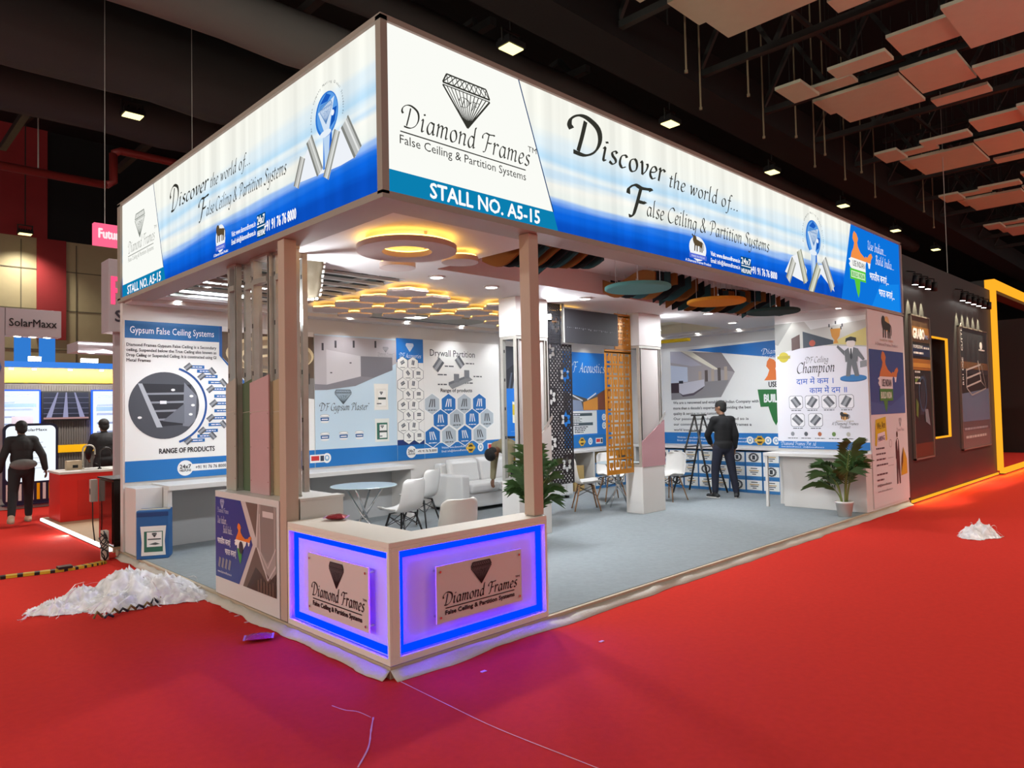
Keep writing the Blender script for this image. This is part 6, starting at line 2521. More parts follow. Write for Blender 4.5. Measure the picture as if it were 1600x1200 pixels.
def person(label, base, yaw, J, cols, hold=None, cap=None, extras=None):
    """J: joints in the body's own frame (x ahead, y to its left, z up)."""
    t = thing('person', label, 'person', base)
    rz = Matrix.Rotation(yaw, 3, 'Z')
    B = Vector(base)
    W = {k: B + rz @ Vector(v) for k, v in J.items() if isinstance(v, tuple)}
    fw, lf = rz @ Vector((1, 0, 0)), rz @ Vector((0, 1, 0))
    hd = W['head']
    hup = (W['head'] - W['neck']).normalized()
    hf = (rz @ Vector(J.get('face', (1, 0, 0)))).normalized()
    hf = (hf - hup * hf.dot(hup)).normalized()
    hl = hup.cross(hf)
    HR = Matrix((hf, hl, hup)).transposed()
    skin = mat('skin_' + cols[0], cols[0], .55)
    x = skin
    b = MB()
    b.ell(hd + hup * .02, .098, .078, .105, x, HR)
    b.ell(hd - hup * .055 + hf * .03, .062, .055, .06, x, HR)
    b.ell(hd + hf * .10 - hup * .015, .018, .013, .022, x, HR, 8, 6)
    for s in (-1, 1):
        b.ell(hd + hl * s * .078 - hup * .005 - hf * .01, .022, .01, .03, x, HR, 8, 6)
    b.capsule(W['neck'] - hup * .06, hd - hup * .05, .055, .05, x)
    chest, pel = W['chest'], W['pelvis']
    sp = (chest - pel).normalized()
    sl = (W['shL'] - W['shR']).normalized()
    sf = sl.cross(sp).normalized()
    TR = Matrix((sf, sl, sp)).transposed()

    def torso(b, m, g):
        b.ell(chest + sp * .03, .115 + g, .17 + g, .19, m, TR)
        b.ell((chest + pel) / 2, .105 + g, .145 + g, .2, m, TR)
        b.ell(pel, .115 + g, .16 + g, .14, m, TR)
        b.capsule(W['shL'], W['shR'], .06 + g, .06 + g, m)
        b.capsule(chest + sp * .1, W['neck'] - hup * .03, .085 + g * .5, .055 + g * .5, m)

    def arm(b, s, m, g, wrist=True):
        b.capsule(W['sh' + s], W['el' + s], .05 + g, .04 + g, m)
        e = W['el' + s].lerp(W['wr' + s], 1.0 if wrist else .93)
        b.capsule(W['el' + s], e, .04 + g, .027 + g, m)

    def leg(b, s, m, g, end=1.0):
        b.capsule(W['hip' + s], W['kn' + s], .082 + g, .055 + g, m)
        b.capsule(W['kn' + s], W['kn' + s].lerp(W['an' + s], end), .055 + g, .036 + g, m)
    torso(b, x, 0)
    for s in 'LR':
        arm(b, s, x, 0)
        leg(b, s, x, 0)
        # hand
        d = (W['wr' + s] - W['el' + s]).normalized()
        pd = (rz @ Vector(J.get('palm' + s, (0, -1 if s == 'L' else 1, 0)))).normalized()
        pd = (pd - d * pd.dot(d)).normalized()
        sd = d.cross(pd)
        c = W['wr' + s] + d * .05
        b.ell(c, .042, .018, .05, x, Matrix((sd, pd, d)).transposed(), 10, 8)
        curl = J.get('curl' + s, .5)
        for k in range(4):
            o = sd * (-.03 + .02 * k)
            L = (.036, .042, .040, .031)[k]
            p0 = c + o + d * .035
            d1 = (d * math.cos(curl * .6) + pd * math.sin(curl * .6))
            p1 = p0 + d1 * L
            d2 = (d * math.cos(curl * 1.7) + pd * math.sin(curl * 1.7))
            p2 = p1 + d2 * L * .75
            b.capsule(p0, p1, .0095, .009, x, 8)
            b.capsule(p1, p2, .009, .0078, x, 8)
        th = 1 if fw.dot(sd) > 0 else -1
        p0 = c + sd * th * .03 - d * .015
        p1 = p0 + (sd * th * .7 + d * .6 + pd * .3).normalized() * .035
        p2 = p1 + (d * .9 + pd * .4 + sd * th * .1).normalized() * .03
        b.capsule(p0, p1, .011, .010, x, 8)
        b.capsule(p1, p2, .010, .0085, x, 8)
        tf = (rz @ Vector(J.get('toe' + s, (1, 0, 0)))).normalized()
        b.capsule(W['an' + s] - Vector((0, 0, .04)), W['an' + s] + tf * .13 - Vector((0, 0, .055)), .035, .028, x)

    def face(o):
        for s in (-1, 1):
            o.ell(hd + hf * .088 + hl * s * .032 + hup * .015, .008, .014, .007, mat('eye_dark', '1a1412', .3), HR, 8, 6)
        o.ell(hd + hf * .088 - hup * .062, .006, .024, .006, mat('lip', '8a4a40', .5), HR, 8, 6)
    fuse(b, .0075, 'body', t, x, 3, face)
    # jacket
    jm = mat('cloth_' + cols[1], cols[1], .85, bump=.25, bscale=18, var=.15)
    b = MB()
    torso(b, jm, .022)
    b.ell(pel + sp * .02, .14, .178, .12, jm, TR)
    b.ell(chest - sp * .08 - sf * .03, .1, .16, .16, jm, TR)
    for s in 'LR':
        arm(b, s, jm, .02, False)
    b.capsule(W['neck'] - hup * .05, W['neck'] - hup * .0, .07, .062, jm)
    fuse(b, .012, 'jacket', t, jm, 5)
    # trousers
    tm = mat('cloth_' + cols[2], cols[2], .85, bump=.25, bscale=18, var=.12)
    b = MB()
    b.ell(pel - sp * .03, .128, .172, .13, tm, TR)
    for s in 'LR':
        leg(b, s, tm, .02, .93)
        k_ = W['kn' + s].lerp(W['an' + s], .5)
        b.capsule(k_, W['kn' + s].lerp(W['an' + s], .9), .062, .058, tm)
    fuse(b, .012, 'trousers', t, tm, 5)
    hm = mat('hair_' + cols[4], cols[4], .7, bump=.5, bscale=80)
    b = MB()
    b.ell(hd + hup * .045 - hf * .012, .108, .09, .093, hm, HR)
    b.ell(hd - hf * .045 - hup * .01, .062, .082, .085, hm, HR)
    fuse(b, .009, 'cap' if cap else 'hair', t, hm, 3)
    for s in 'LR':
        tf = (rz @ Vector(J.get('toe' + s, (1, 0, 0)))).normalized()
        sl_ = Vector((-tf.y, tf.x, 0)).normalized()
        an = W['an' + s]
        sm = mat('shoe_' + cols[3], cols[3], .6)
        b = MB()
        u_ = tf.cross(sl_)
        fl = an - Vector((0, 0, .055))
        b.capsule(fl - tf * .05, fl + tf * .14, .042, .036, sm)
        b.capsule(an - Vector((0, 0, .04)), an + Vector((0, 0, .01)), .048, .05, sm)
        sh = fuse(b, .01, 'shoe', t, sm, 2)
        m = MB()
        pts = []
        for k in range(18):
            a = 2 * PI * k / 18
            pts.append(fl + tf * (.045 + .135 * math.cos(a)) + sl_ * (.045 * math.sin(a)) - Vector((0, 0, .036)))
        m.prism(pts, (0, 0, .02), mat('sole_' + cols[5], cols[5], .6))
        m.build('sole', sh)
    if extras:
        extras(t, W, fw, lf, sp, sf, sl)
    return t


def stance(**kw):
    J = dict(pelvis=(0, 0, .93), chest=(.0, 0, 1.25), neck=(.01, 0, 1.45), head=(.03, 0, 1.58),
             shL=(0, .165, 1.38), shR=(0, -.165, 1.38), elL=(-.03, .23, 1.11), elR=(-.03, -.23, 1.11), wrL=(.04, .25, .87), wrR=(.04, -.25, .87),
             hipL=(0, .09, .90), hipR=(0, -.09, .90), knL=(.02, .11, .49), knR=(.02, -.11, .49), anL=(0, .12, .095), anR=(0, -.12, .095))
    J.update(kw)
    return J


# the man in black beside the ladder
person('person in black jacket and dark navy trousers standing beside the ladder, one hand on it', (8.84, 2.52, ZP + .002), math.radians(60),
       stance(head=(.05, .0, 1.60), elL=(.13, .23, 1.12), wrL=(.33, .06, .96), palmL=(0, -1, 0), curlL=1.0, elR=(-.06, -.22, 1.12), wrR=(.02, -.24, .88),
              anL=(.06, .15, .095), anR=(-.08, -.19, .095), knL=(.07, .13, .5), knR=(-.02, -.15, .5), face=(.8, .5, 0), toeL=(.85, .5, 0), toeR=(.8, -.6, 0)),
       ('8a6248', '121214', '191b2c', '18181a', '141210', 'd8d8d4'))


def bag_extra(t, W, fw, lf, sp, sf, sl):
    m = MB()
    c = W['pelvis'] + sp * .06
    m.ell(c - sf * .13, .05, .2, .09, mat('grey_sling_bag', '6a6a68', .6, bump=.4, bscale=20, var=.3), Matrix((sf, sl, sp)).transposed())
    m.build('sling_bag', t, True)


person('person in dark clothes with a grey waist bag, walking away past the left stalls', (-.28, 10.25, .002), math.radians(92),
       stance(anL=(-.30, .20, .15), anR=(.28, -.16, .095), knL=(-.06, .13, .53), knR=(.20, -.14, .50), elL=(-.06, .27, 1.12), wrL=(.05, .30, .88), elR=(-.08, -.28, 1.12), wrR=(.0, -.34, .88)),
       ('6e4c38', '232324', '1c1c1e', 'b8a890', '0e0c0b', '8a7a66'), extras=bag_extra)
person('person in dark jacket standing behind the red sink counter, seen from the back', (1.08, 10.75, .002), math.radians(95),
       stance(elL=(.05, .25, 1.12), wrL=(.2, .2, 1.0), elR=(.05, -.25, 1.12), wrR=(.2, -.2, 1.0)),
       ('7a5640', '262628', '202022', '222222', '100e0c', '222222'))


def band_extra(t, W, fw, lf, sp, sf, sl):
    m = MB()
    c = W['pelvis'].lerp(W['chest'], .45)
    R_ = Matrix((sf, sl, sp)).transposed()
    pts = []
    for k in range(25):
        a = 2 * PI * k / 24
        pts.append(c + R_ @ Vector((.142 * math.cos(a), .19 * math.sin(a), 0)))
    m.tube(pts, .028, mat('yellow_waist_cloth', 'd8a818', .7), 8)
    m.build('yellow_band', t, True)


person('person in olive shirt and black cap bending over the sofa, yellow cloth on the back', (5.60, 4.40, ZP + .002), PI,
       stance(pelvis=(-.08, 0, .92), chest=(.26, 0, 1.04), neck=(.47, 0, 1.03), head=(.62, 0, .95), face=(.35, 0, -.95),
              shL=(.38, .17, 1.06), shR=(.38, -.17, 1.06), elL=(.42, .19, .79), elR=(.40, -.2, .79), wrL=(.50, .16, .54), wrR=(.46, -.17, .54), palmL=(-1, 0, 0), palmR=(-1, 0, 0)),
       ('6e4c38', '8a8266', '2a2a30', '222222', '0c0c10', '333333'), cap=True, extras=band_extra)

# ================================================================== LEFT NEIGHBOURS
# sink stall: low platform, red counter, taps
PLY = mat('beige_vinyl_floor', 'b59a7c', .6, var=.1)
struct(MB().box(.03, 6, 6.25, 10.35, 0, .06, PLY).build('floor_stall'), 'beige floor of the neighbouring sink stall')
t = thing('led_edge', 'white LED strip along the floor edge of the neighbouring sink stall', 'light strip', (0, 8.3, 0))
MB().box(.004, .03, 6.3, 10.35, .012, .05, glow('cold_led', (.95, .97, 1), 4)).build('led_strip', t)
MB().box(-.002, .03, 6.3, 10.35, .002, .012, STEEL).build('profile', t)
lamp('led_edge_glow', 'AREA', (-.02, 8.3, .06), 6, (1, .97, .95), (-1, 8.3, 0), .05, t, size_y=.05)

t = thing('sink_counter', 'red laminate counter with white top carrying taps, left of the stand', 'counter', (.9, 9.8, .06))
MB().box(.1, 1.9, 9.42, 10.2, .062, .83, RED_LAM).build('body', t, bevel=.004)
MB().box(.08, 1.92, 9.40, 10.22, .83, .865, WHITE).build('worktop', t, bevel=.003)
MB().box(.35, .75, 9.412, 9.42, .14, .72, mat('red_laminate_door', 'c8221a', .4)).build('door', t)
MB().box(.45, .85, 9.55, 9.95, .8655, .869, STEEL).build('sink_rim', t)


def tap(label, x, y, h, mt):
    t = thing('kitchen_tap', label, 'tap', (x, y, .866))
    m = MB()
    m.cyl((x, y, 0), .03, .8665, .89, mt, 14)
    m.build('base', t, True)
    pts = [(x, y, .88), (x, y, .88 + h * .75)]
    for k in range(9):
        a = PI * k / 8
        pts.append((x + .09 - .09 * math.cos(a), y - .02 * k / 8, .88 + h * .75 + .09 * math.sin(a)))
    pts.append((x + .18, y - .02, .88 + h * .55))
    MB().tube(pts, .013, mt, 8).build('spout', t, True)
    MB().tube([(x, y - .02, .93), (x - .08, y - .04, .97)], .008, mt, 6).build('lever', t, True)


tap('tall curved steel tap on the red counter', .55, 9.98, .40, STEEL)
tap('black curved tap on the red counter, right of the steel one', .72, 9.62, .34, BLKM)
t = thing('sample_box', 'small beige open box on the red counter beside the taps', 'box', (.38, 9.85, .866))
MB().box(.28, .50, 9.8, 9.95, .8665, 1.02, mat('beige_card', 'c8b69a', .6)).build('body', t)
MB().box(.36, .44, 9.797, 9.80, .90, .95, BLACK).build('slot', t)

t = thing('black_cabinet', 'tall black gloss cabinet against the outside of the stand wall', 'cabinet', (.15, 6.6, .06))
MB().box(.05, .5, 6.3, 6.95, .062, .92, mat('black_gloss', '14100f', .15, coat=.5)).build('body', t, bevel=.004)
MB().box(.035, .05, 6.33, 6.92, .1, .9, mat('black_gloss_door', '1a1210', .12, coat=.5)).build('door', t)
MB().box(.03, .5, 6.28, 6.98, .92, .94, BLACK).build('top', t)
t = thing('socket_box', 'small grey socket box on the black cabinet side', 'socket', (-.02, 6.9, .6))
MB().box(-.05, .034, 6.97, 7.05, .60, .90, mat('grey_plastic', 'b0aca4', .5)).build('body', t)
MB().box(-.052, -.05, 6.99, 7.03, .7, .78, BLACK).build('socket_face', t)
MB().tube([(-.02, 7.01, .6), (-.02, 7.0, .3), (0.0, 6.98, .064)], .008, BLKM, 6).build('cord', t)

# cables and socket at the left end of the stand
t = thing('extension_socket', 'white multi-socket standing at the left end of the platform with loose cables', 'socket', (-.06, 5.75, 0))
MB().box(-.21, -.14, 5.78, 5.88, .003, .36, mat('ivory_plastic', 'c8c0b0', .5)).build('body', t, bevel=.006)
MB().box(-.212, -.21, 5.80, 5.86, .1, .3, mat('grey_plastic', 'b0aca4', .5)).build('socket_face', t)
m = MB()
rr = random.Random(5)
for k in range(4):
    pts = [(-.2 + .02 * k, 5.77 + .002 * k, .36 - .05 * k)]
    for j in range(6):
        pts.append((-.2 + rr.uniform(-.06, .04), 5.72 + rr.uniform(-.03, .03), .34 - .055 * j))
    pts.append((-.2, 5.72, .012))
    m.tube([(p.x, p.y, p.z) if False else p for p in pts], .007, BLKM, 6)
m.build('cable', t, True)
t = thing('cable_cover', 'yellow and black striped cable cover lying on the red carpet at the left', 'cable cover', (-.7, 5.5, 0))
YEL = mat('yellow_tape', 'c8a420', .5)
pts = [(-1.9, 5.62), (-1.26, 5.6), (-.68, 5.5), (-.35, 5.55), (-.24, 5.6)]
sp_ = spline(pts, 12)
for k in range(len(sp_) - 1):
    a, b = sp_[k], sp_[k + 1]
    m = MB()
    m.bar((a.x, a.y, .018), (b.x, b.y, .018), .09, .03, YEL if k % 3 else BLKM)
    if k == 0:
        allm = m
    else:
        allm.v_off = len(allm.v)
        kk = len(allm.v)
        allm.v += m.v
        for f, mi in zip(m.f, m.mi):
            allm.f.append([q + kk for q in f])
            allm.mi.append(allm.slot(m.mats[mi]))
allm.build('striped_strip', t)
MB().box(-.74, -.60, 5.44, 5.56, .034, .06, BLKM).build('tape_joint', t)

# sink-brand tower sign and pink sign
t = thing('tower_sign', 'white tower sign with pink and red letters FU and the word SINK', 'sign', (1.3, 8.2, 0))
SIGNW = mat('sign_white', 'b8aeb4', .5)
MB().box(.45, 2.2, 8.05, 8.45, 3.05, 4.17, SIGNW).build('box', t, bevel=.005)
for x in (.62, 2.05):
    MB().box(x - .05, x + .05, 8.2, 8.3, .062, 3.05, SIGNW).build('post', t)
P = Print((.45, 8.045, 3.05), (1, 0, 0), (0, 0, 1))
P.part = 'lettering'
PINK = glow('pink_letter', (1.0, .06, .16), 1.6)
for (a, b, c, d) in ((.03, .42, .09, .85), (.09, .78, .28, .85), (.09, .6, .24, .67), (.32, .42, .38, .85), (.38, .42, .52, .49), (.5, .42, .56, .85)):
    P.rect(a, b, c, d, PINK, 4)
P.part = 'small_lettering'
P.text('SINK', .09, .16, .17, '3a3440', bold=.03, l=3)
P.build(t)
t = thing('hanging_sign', 'pink lit sign reading Future hanging above the tower sign', 'sign', (.9, 8.0, 4.35))
PK = glow('pink_sign', (1.0, .13, .25), 1.15)
MB().box(.24, 1.9, 7.99, 8.1, 4.35, 4.68, PK).build('box', t)
P = Print((.24, 7.985, 4.35), (1, 0, 0), (0, 0, 1), 1.0)
P.part = 'lettering'
P.text('Future', .06, .11, .14, 'ffeef2', u1=.40, bold=.04, l=2)
P.build(t)
m = MB()
for x in (.4, 1.7):
    m.tube([(x, 8.05, 4.68), (x, 8.05, 11.5)], .006, STEEL, 5)
m.build('wire', t)

# canopy with tube lines over the sink stall
t = thing('canopy_beam', 'white canopy beam with two light lines and downlights over the sink stall', 'canopy', (2, 10.9, 2.9))
MB().box(.62, 5, 10.6, 11.4, 2.95, 3.12, SIGNW).build('beam', t)
for x in (3.0, 4.8):
    MB().box(x, x + .1, 10.9, 11.0, .0, 2.95, SIGNW).build('post', t)
for k, z in enumerate((3.07, 2.92)):
    MB().box(.62, 5, 10.585 - .3 * k * 0, 10.6, z, z + .025, glow('cold_led', (.95, .97, 1), 4)).build('led_line', t)
lamp('canopy_glow', 'AREA', (1.6, 10.5, 2.9), 80, (1, .95, .9), (1.0, 9.3, .5), 1.2, t)
for x in (.9, 1.35, 1.8):
    MB().cyl((x, 10.9, 0), .06, 2.938, 2.949, LAMPF, 14).build('downlight', t)

# solar stall -------------------------------------------------------------------
struct(MB().box(-1.2, 4.5, 12.7, 15.3, 0, .07, WHITE).build('floor_stall'), 'white platform of the solar stall')
t = thing('stall_backdrop', 'back wall of the solar stall with grey slats, yellow band and blue beam', 'stall wall', (1.4, 15.1, .07))
SLAT = mat('grey_brown_slats', '56504c', .6)
m = MB()
m.box(-1.1, 4.4, 15.06, 15.16, .072, 2.9, SLAT)
for k in range(110):
    m.box(-1.1 + k * .05, -1.075 + k * .05, 15.045, 15.06, .075, 2.5, SLAT)
m.build('slat_panel', t)
YB = mat('yellow_panel', 'f0b400', .4)
MB().box(-1.1, 4.4, 15.0, 15.045, 2.55, 2.88, YB).build('yellow_band', t)
MB().box(-1.1, 4.4, 15.0, 15.045, .95, 1.12, YB).build('yellow_band', t)
MB().box(-1.1, 4.4, 14.9, 15.16, 2.90, 3.02, glow('blue_beam_light', (.06, .27, .9), .9)).build('blue_beam', t)
for x in (.32, .75, 1.45, 2.1):
    MB().box(x - .04, x + .04, 14.94, 14.98, 2.84, 2.87, LAMPF).build('downlight', t)
for x in (.38, .85):
    MB().box(x, x + .3, 14.95, 15.05, 3.02, 3.75, glow('blue_post_light', (.04, .25, .8), .8)).build('blue_post', t)
m = MB()
m.box(.62, .86, 14.85, 14.9, 3.03, 3.13, LAMPF)
m.box(1.65, 2.0, 14.85, 14.9, 3.03, 3.12, LAMPF)
m.build('flood_lamp', t)

t = thing('header_sign', 'white header sign with black lettering over the solar stall entrance', 'sign', (.4, 12.9, 3.38))
MB().box(-.12, .82, 12.8, 13.1, 3.38, 3.92, SIGNW).build('box', t, bevel=.005)
P = Print((-.12, 12.795, 3.38), (1, 0, 0), (0, 0, 1))
P.part = 'lettering'
P.text('SolarMaxx', .06, .19, .15, '141416', u1=.86, bold=.015, l=2)
P.build(t)
for x in (0, .25, .5):
    MB().cyl((x + .1, 12.95, 0), .06, 3.372, 3.379, LAMPF, 14).build('downlight', t)
t = thing('stall_pillar', 'white pillar of the solar stall at the left edge of the picture', 'pillar', (-.35, 12.9, 0))
MB().box(-.62, -.13, 12.8, 13.1, .072, 3.92, SIGNW).build('shaft', t)
MB().box(-.64, -.11, 12.78, 13.12, .072, .2, WHITE).build('plinth', t)
MB().ell((-.40, 12.79, 2.75), .22, .02, .22, mat('pillar_blue_badge', '5c84d0', .4), None, 24, 6).build('badge', t, True)

SCRW = glow('screen_white', (.86, .93, 1.0), 1.1)
BLUEG = glow('blue_edge_light', (.02, .10, 1.0), 2.0)


def screen(label, x0, x1, z0, z1, y, kind, glowing):
    t = thing('wall_screen', label, 'screen', ((x0 + x1) / 2, y, z0))
    m = MB()
    m.box(x0 - .03, x1 + .03, y - .02, y + .04, z0 - .03, z1 + .03, BLUEG if glowing else BLACK)
    m.build('edge', t)
    MB().box(x0, x1, y - .03, y - .021, z0, z1, SCRW if kind != 'panels' else mat('panel_photo_dark', '1a1e2c', .3)).build('display', t)
    P = Print((x0, y - .031, z0), (1, 0, 0), (0, 0, 1), 0 if kind == 'panels' else 0)
    w, h = x1 - x0, z1 - z0
    P.part = 'picture'
    if kind == 'panels':
        G1 = glow('solar_photo_light', (.55, .55, .85), .6)
        for a in (.05, .42, .8):
            P.poly([(w * a, .02), (w * (a + .12), .02), (w * (.3 + a * .5), h), (w * (.27 + a * .5), h)], G1, 2)
        for k in range(4):
            P.rect(0, h * (.2 + .2 * k), w, h * (.2 + .2 * k) + .006, G1, 2)
        P.rect(0, 0, w, .04, glow('solar_photo_edge', (.6, .35, .35), .7), 3)
    else:
        for k in range(5):
            P.rect(w * .06, h * (.88 - k * .17), w * (.9 - .3 * (k % 2)), h * (.92 - k * .17), '8a9ac0', 2)
        P.rect(w * .05, h * .62, w * .95, h * .70, '7f9ccc', 2)
        P.rect(w * .55, h * .12, w * .9, h * .4, 'c0b8c8', 2)
    P.build(t)


lamp('downlight_glow', 'AREA', (1.3, 14.2, 2.86), 90, (1, .96, .9), (1.3, 15.4, 1.9), 3.0, t, size_y=.2)
screen('lit information screen at the left of the solar stall wall', -.3, .84, 1.42, 2.36, 14.98, 'info', True)
screen('dark screen showing a field of solar panels', .92, 1.82, 1.72, 2.33, 14.96, 'panels', False)
screen('lit information screen at the right of the solar stall wall, behind the dark-jacketed person', 1.92, 3.2, 1.12, 2.36, 14.98, 'info', True)

t = thing('kiosk_display', 'standing kiosk display with rounded dark frame behind the walking person', 'kiosk', (.28, 12.62, .07))
pts = []
for cx, cz, a0 in ((.60, 1.52, 0), (-.05, 1.52, 90), (-.05, .2, 180), (.60, .2, 270)):
    for k in range(7):
        a = math.radians(a0 + 15 * k)
        pts.append((cx + .13 * math.cos(a), 12.62, cz + .13 * math.sin(a)))
MB().prism(pts, (0, .06, 0), mat('navy_frame', '141c38', .4)).build('frame', t)
pts = []
for cx, cz, a0 in ((.585, 1.505, 0), (-.035, 1.505, 90), (-.035, .62, 180), (.585, .62, 270)):
    for k in range(7):
        a = math.radians(a0 + 15 * k)
        pts.append((cx + .10 * math.cos(a), 12.612, cz + .10 * math.sin(a)))
MB().prism(pts, (0, .008, 0), SCRW).build('display', t)
m = MB()
for k in range(8):
    m.box(-.13 + k * .1, -.08 + k * .1, 12.612, 12.62, .16, .48, YB if k % 2 else WHITE)
m.build('stripe_panel', t)
P = Print((-.18, 12.61, .07), (1, 0, 0), (0, 0, 1))
P.part = 'lettering'
P.text('SolarMaxx', .36, 1.43, .05, '30343c', u1=.72, bold=.03, l=2)
for k in range(6):
    P.rect(.45, 1.2 - k * .1, .45 + .2 + .05 * (k % 2), 1.207 - k * .1, '8a94a0', 2)
P.build(t)
MB().box(-.2, .76, 12.56, 12.74, .072, .10, mat('navy_frame', '141c38', .4)).build('foot', t)

# ================================================================== RIGHT NEIGHBOUR: the black stall
BW_ = mat('black_stall_paint', '2b2826', .55, var=.15, bscale=10)
m = MB()
m.box(10.47, 12.02, .0, .35, 0, 4.25, BW_)
m.box(13.02, 16.62, .0, .35, 0, 4.25, BW_)
m.box(12.02, 13.02, .0, .35, 0, 1.03, BW_)
m.box(12.02, 13.02, .0, .35, 2.93, 4.25, BW_)
struct(m.build('wall_east_stall'), 'black painted front wall of the stall beyond')
AMB = glow('amber_led', (1.0, .40, .02), 1.15)
t = thing('shop_niche', 'window niche in the black wall with amber edge light and small items on shelves', 'niche', (12.5, .3, 1.03))
m = MB()
m.box(12.02, 13.02, .55, .6, 1.03, 2.93, mat('niche_brown', '3a2e1c', .6))
m.box(12.02, 12.04, .35, .55, 1.03, 2.93, BW_)
m.box(13.0, 13.02, .35, .55, 1.03, 2.93, BW_)
m.build('back', t)
m = MB()
m.box(12.985, 13.015, -.012, .03, 1.03, 2.93, AMB)
m.box(12.02, 12.985, -.012, .03, 2.90, 2.93, AMB)
m.box(12.02, 12.985, -.012, .03, 1.03, 1.06, AMB)
m.build('led_strip', t)
for z in (1.45, 1.8, 2.15, 2.5):
    MB().box(12.04, 13.0, .36, .55, z, z + .015, STRUT).build('shelf', t)
rr = random.Random(9)
for i, z in enumerate((1.465, 1.815, 2.165)):
    for k in range(3):
        x = 12.3 + .2 * k
        o = MB().box(x, x + .13, .40, .48, z + .001, z + .16, mat('niche_item_%d' % (k % 2), ('c8b890', '8a8c80')[k % 2], .5)).build('tool_box', None, bevel=.01)
        tag(o, '%s small packed item on the %s shelf of the amber niche' % (ORD[k], ('lowest', 'middle', 'upper')[i]), 'package', 'small packages in the amber niche')


def poster(label, x0, x1, z0, z1, draw):
    t = thing('framed_poster', label, 'poster', ((x0 + x1) / 2, -.03, z0))
    m = MB()
    for q in ((x0, x1, z0, z0 + .025), (x0, x1, z1 - .025, z1), (x0, x0 + .025, z0, z1), (x1 - .025, x1, z0, z1)):
        m.box(q[0], q[1], -.045, -.002, q[2], q[3], mat('bronze_frame', '8a7e74', .35, metal=.5))
    m.build('frame', t)
    MB().box(x0 + .02, x1 - .02, -.03, -.002, z0 + .02, z1 - .02, mat('poster_black', '101014', .5)).build('sheet', t)
    P = Print((x0 + .03, -.031, z0 + .03), (1, 0, 0), (0, 0, 1))
    draw(P, x1 - x0 - .06, z1 - z0 - .06)
    P.build(t)


def draw_tool(P, w, h):
    P.part = 'picture'
    P.rect(0, h * .82, w, h, '4a3018', 1)
    P.rect(0, h * .86, w, h * .93, '8a5a20', 2)
    P.rect(0, h * .62, w, h * .70, '9a5e1c', 1)
    P.rect(0, h * .64, w, h * .67, 'c08434', 2)
    P.rect(0, 0, w, h * .1, '5a2a18', 1)
    P.rect(0, h * .72, w, h * .80, '18284c', 1)
    P.poly([(w * .3, h * .3), (w * .55, h * .3), (w * .75, h * .55), (w * .6, h * .6), (w * .4, h * .5)], '232a38', 2)
    P.arc(w * .5, h * .45, w * .2, h * .12, 0, 360, .05, '2c4660', 3)
    P.poly([(w * .6, h * .25), (w * .85, h * .22), (w * .75, h * .34), (w * .58, h * .34)], '7c8088', 4)
    P.poly([(w * .1, h * .3), (w * .2, h * .28), (w * .25, h * .38), (w * .12, h * .42)], '5a7030', 3)
    P.poly([(w * .12, h * .52), (w * .3, h * .56), (w * .25, h * .58), (w * .1, h * .55)], '6a8438', 3)
    P.part = 'lettering'
    P.text('GRABO', w * .08, h * .845, .17, 'f4f0ec', u1=w * .7, bold=.05, l=4)
    P.text('PRO', w * .74, h * .85, .07, '8aa4d8', l=4)
    P.text('PROFESSIONAL', w * .08, h * .775, .055, 'e8e4e0', u1=w * .6, bold=.02, l=4)
    P.greek(w * .64, h * .775, w * .95, .055, 'e8e4e0', 4)
    P.greek(w * .08, h * .735, w * .6, .055, 'e8e4e0', 4)
    for i in range(3):
        P.greek(w * .1, h * (.60 - .04 * i), w * .4, .05, 'c8c4c0', 4)


def draw_gutter(P, w, h):
    P.part = 'picture'
    P.rect(0, h * .62, w, h, '23232a', 1)
    P.rect(0, h * .66, w, h * .72, '6a4a2c', 2)
    P.poly([(0, 0), (w, 0), (w, h * .5), (0, h * .42)], '5a4c4e', 1)
    P.poly([(0, h * .22), (w, h * .22), (w, h * .5), (0, h * .45)], '5c6c84', 2)
    P.rect(0, 0, w, h * .14, '6e5c58', 2)
    for k in range(3):
        P.poly([(w * .18, h * (.50 + .07 * k)), (w * .72, h * (.56 + .07 * k)), (w * .72, h * (.575 + .07 * k)), (w * .18, h * (.515 + .07 * k))], 'b4aca8', 3)
    P.line([(w * .18, h * .5), (w * .2, h * .66)], .04, 'b4aca8', 4)
    P.line([(w * .72, h * .56), (w * .62, h * .74)], .04, 'b4aca8', 4)
    P.line([(w * .72, h * .56), (w * .9, h * .50), (w * .75, h * .7)], .03, '9a9490', 4)
    P.line([(w * .18, h * .5), (w * .36, h * .44), (w * .9, h * .50)], .03, '9a9490', 4)
    P.ell(w * .76, h * .875, w * .05, .08, 'e8e4e0', 4)
    P.part = 'lettering'
    P.greek(w * .68, h * .83, w * .9, .05, 'd8d4d0', 4)
    for i, ch in enumerate('RETTUC EGDIRB'[::-1]):
        if ch != ' ':
            vs, fs = sans_shapes(ch)
            P.l = 4
            P.mb().add([P.w(w * .10 - v.y * .16, h * .52 + i * .1 + v.x * .15) for v in vs], fs, ink('e8e4e0'))
    P.greek(w * .06, h * .15, w * .9, .07, '9a9498', 4)
    P.greek(w * .1, h * .08, w * .85, .08, 'b8b0a8', 4)


poster('dark poster lettered GRABO with a lifting tool on it, nearer the stand', 10.72, 11.8, .72, 3.24, draw_tool)
poster('dark poster of a steel cutting frame with vertical lettering, beyond the amber niche', 13.72, 16.0, .72, 3.24, draw_gutter)


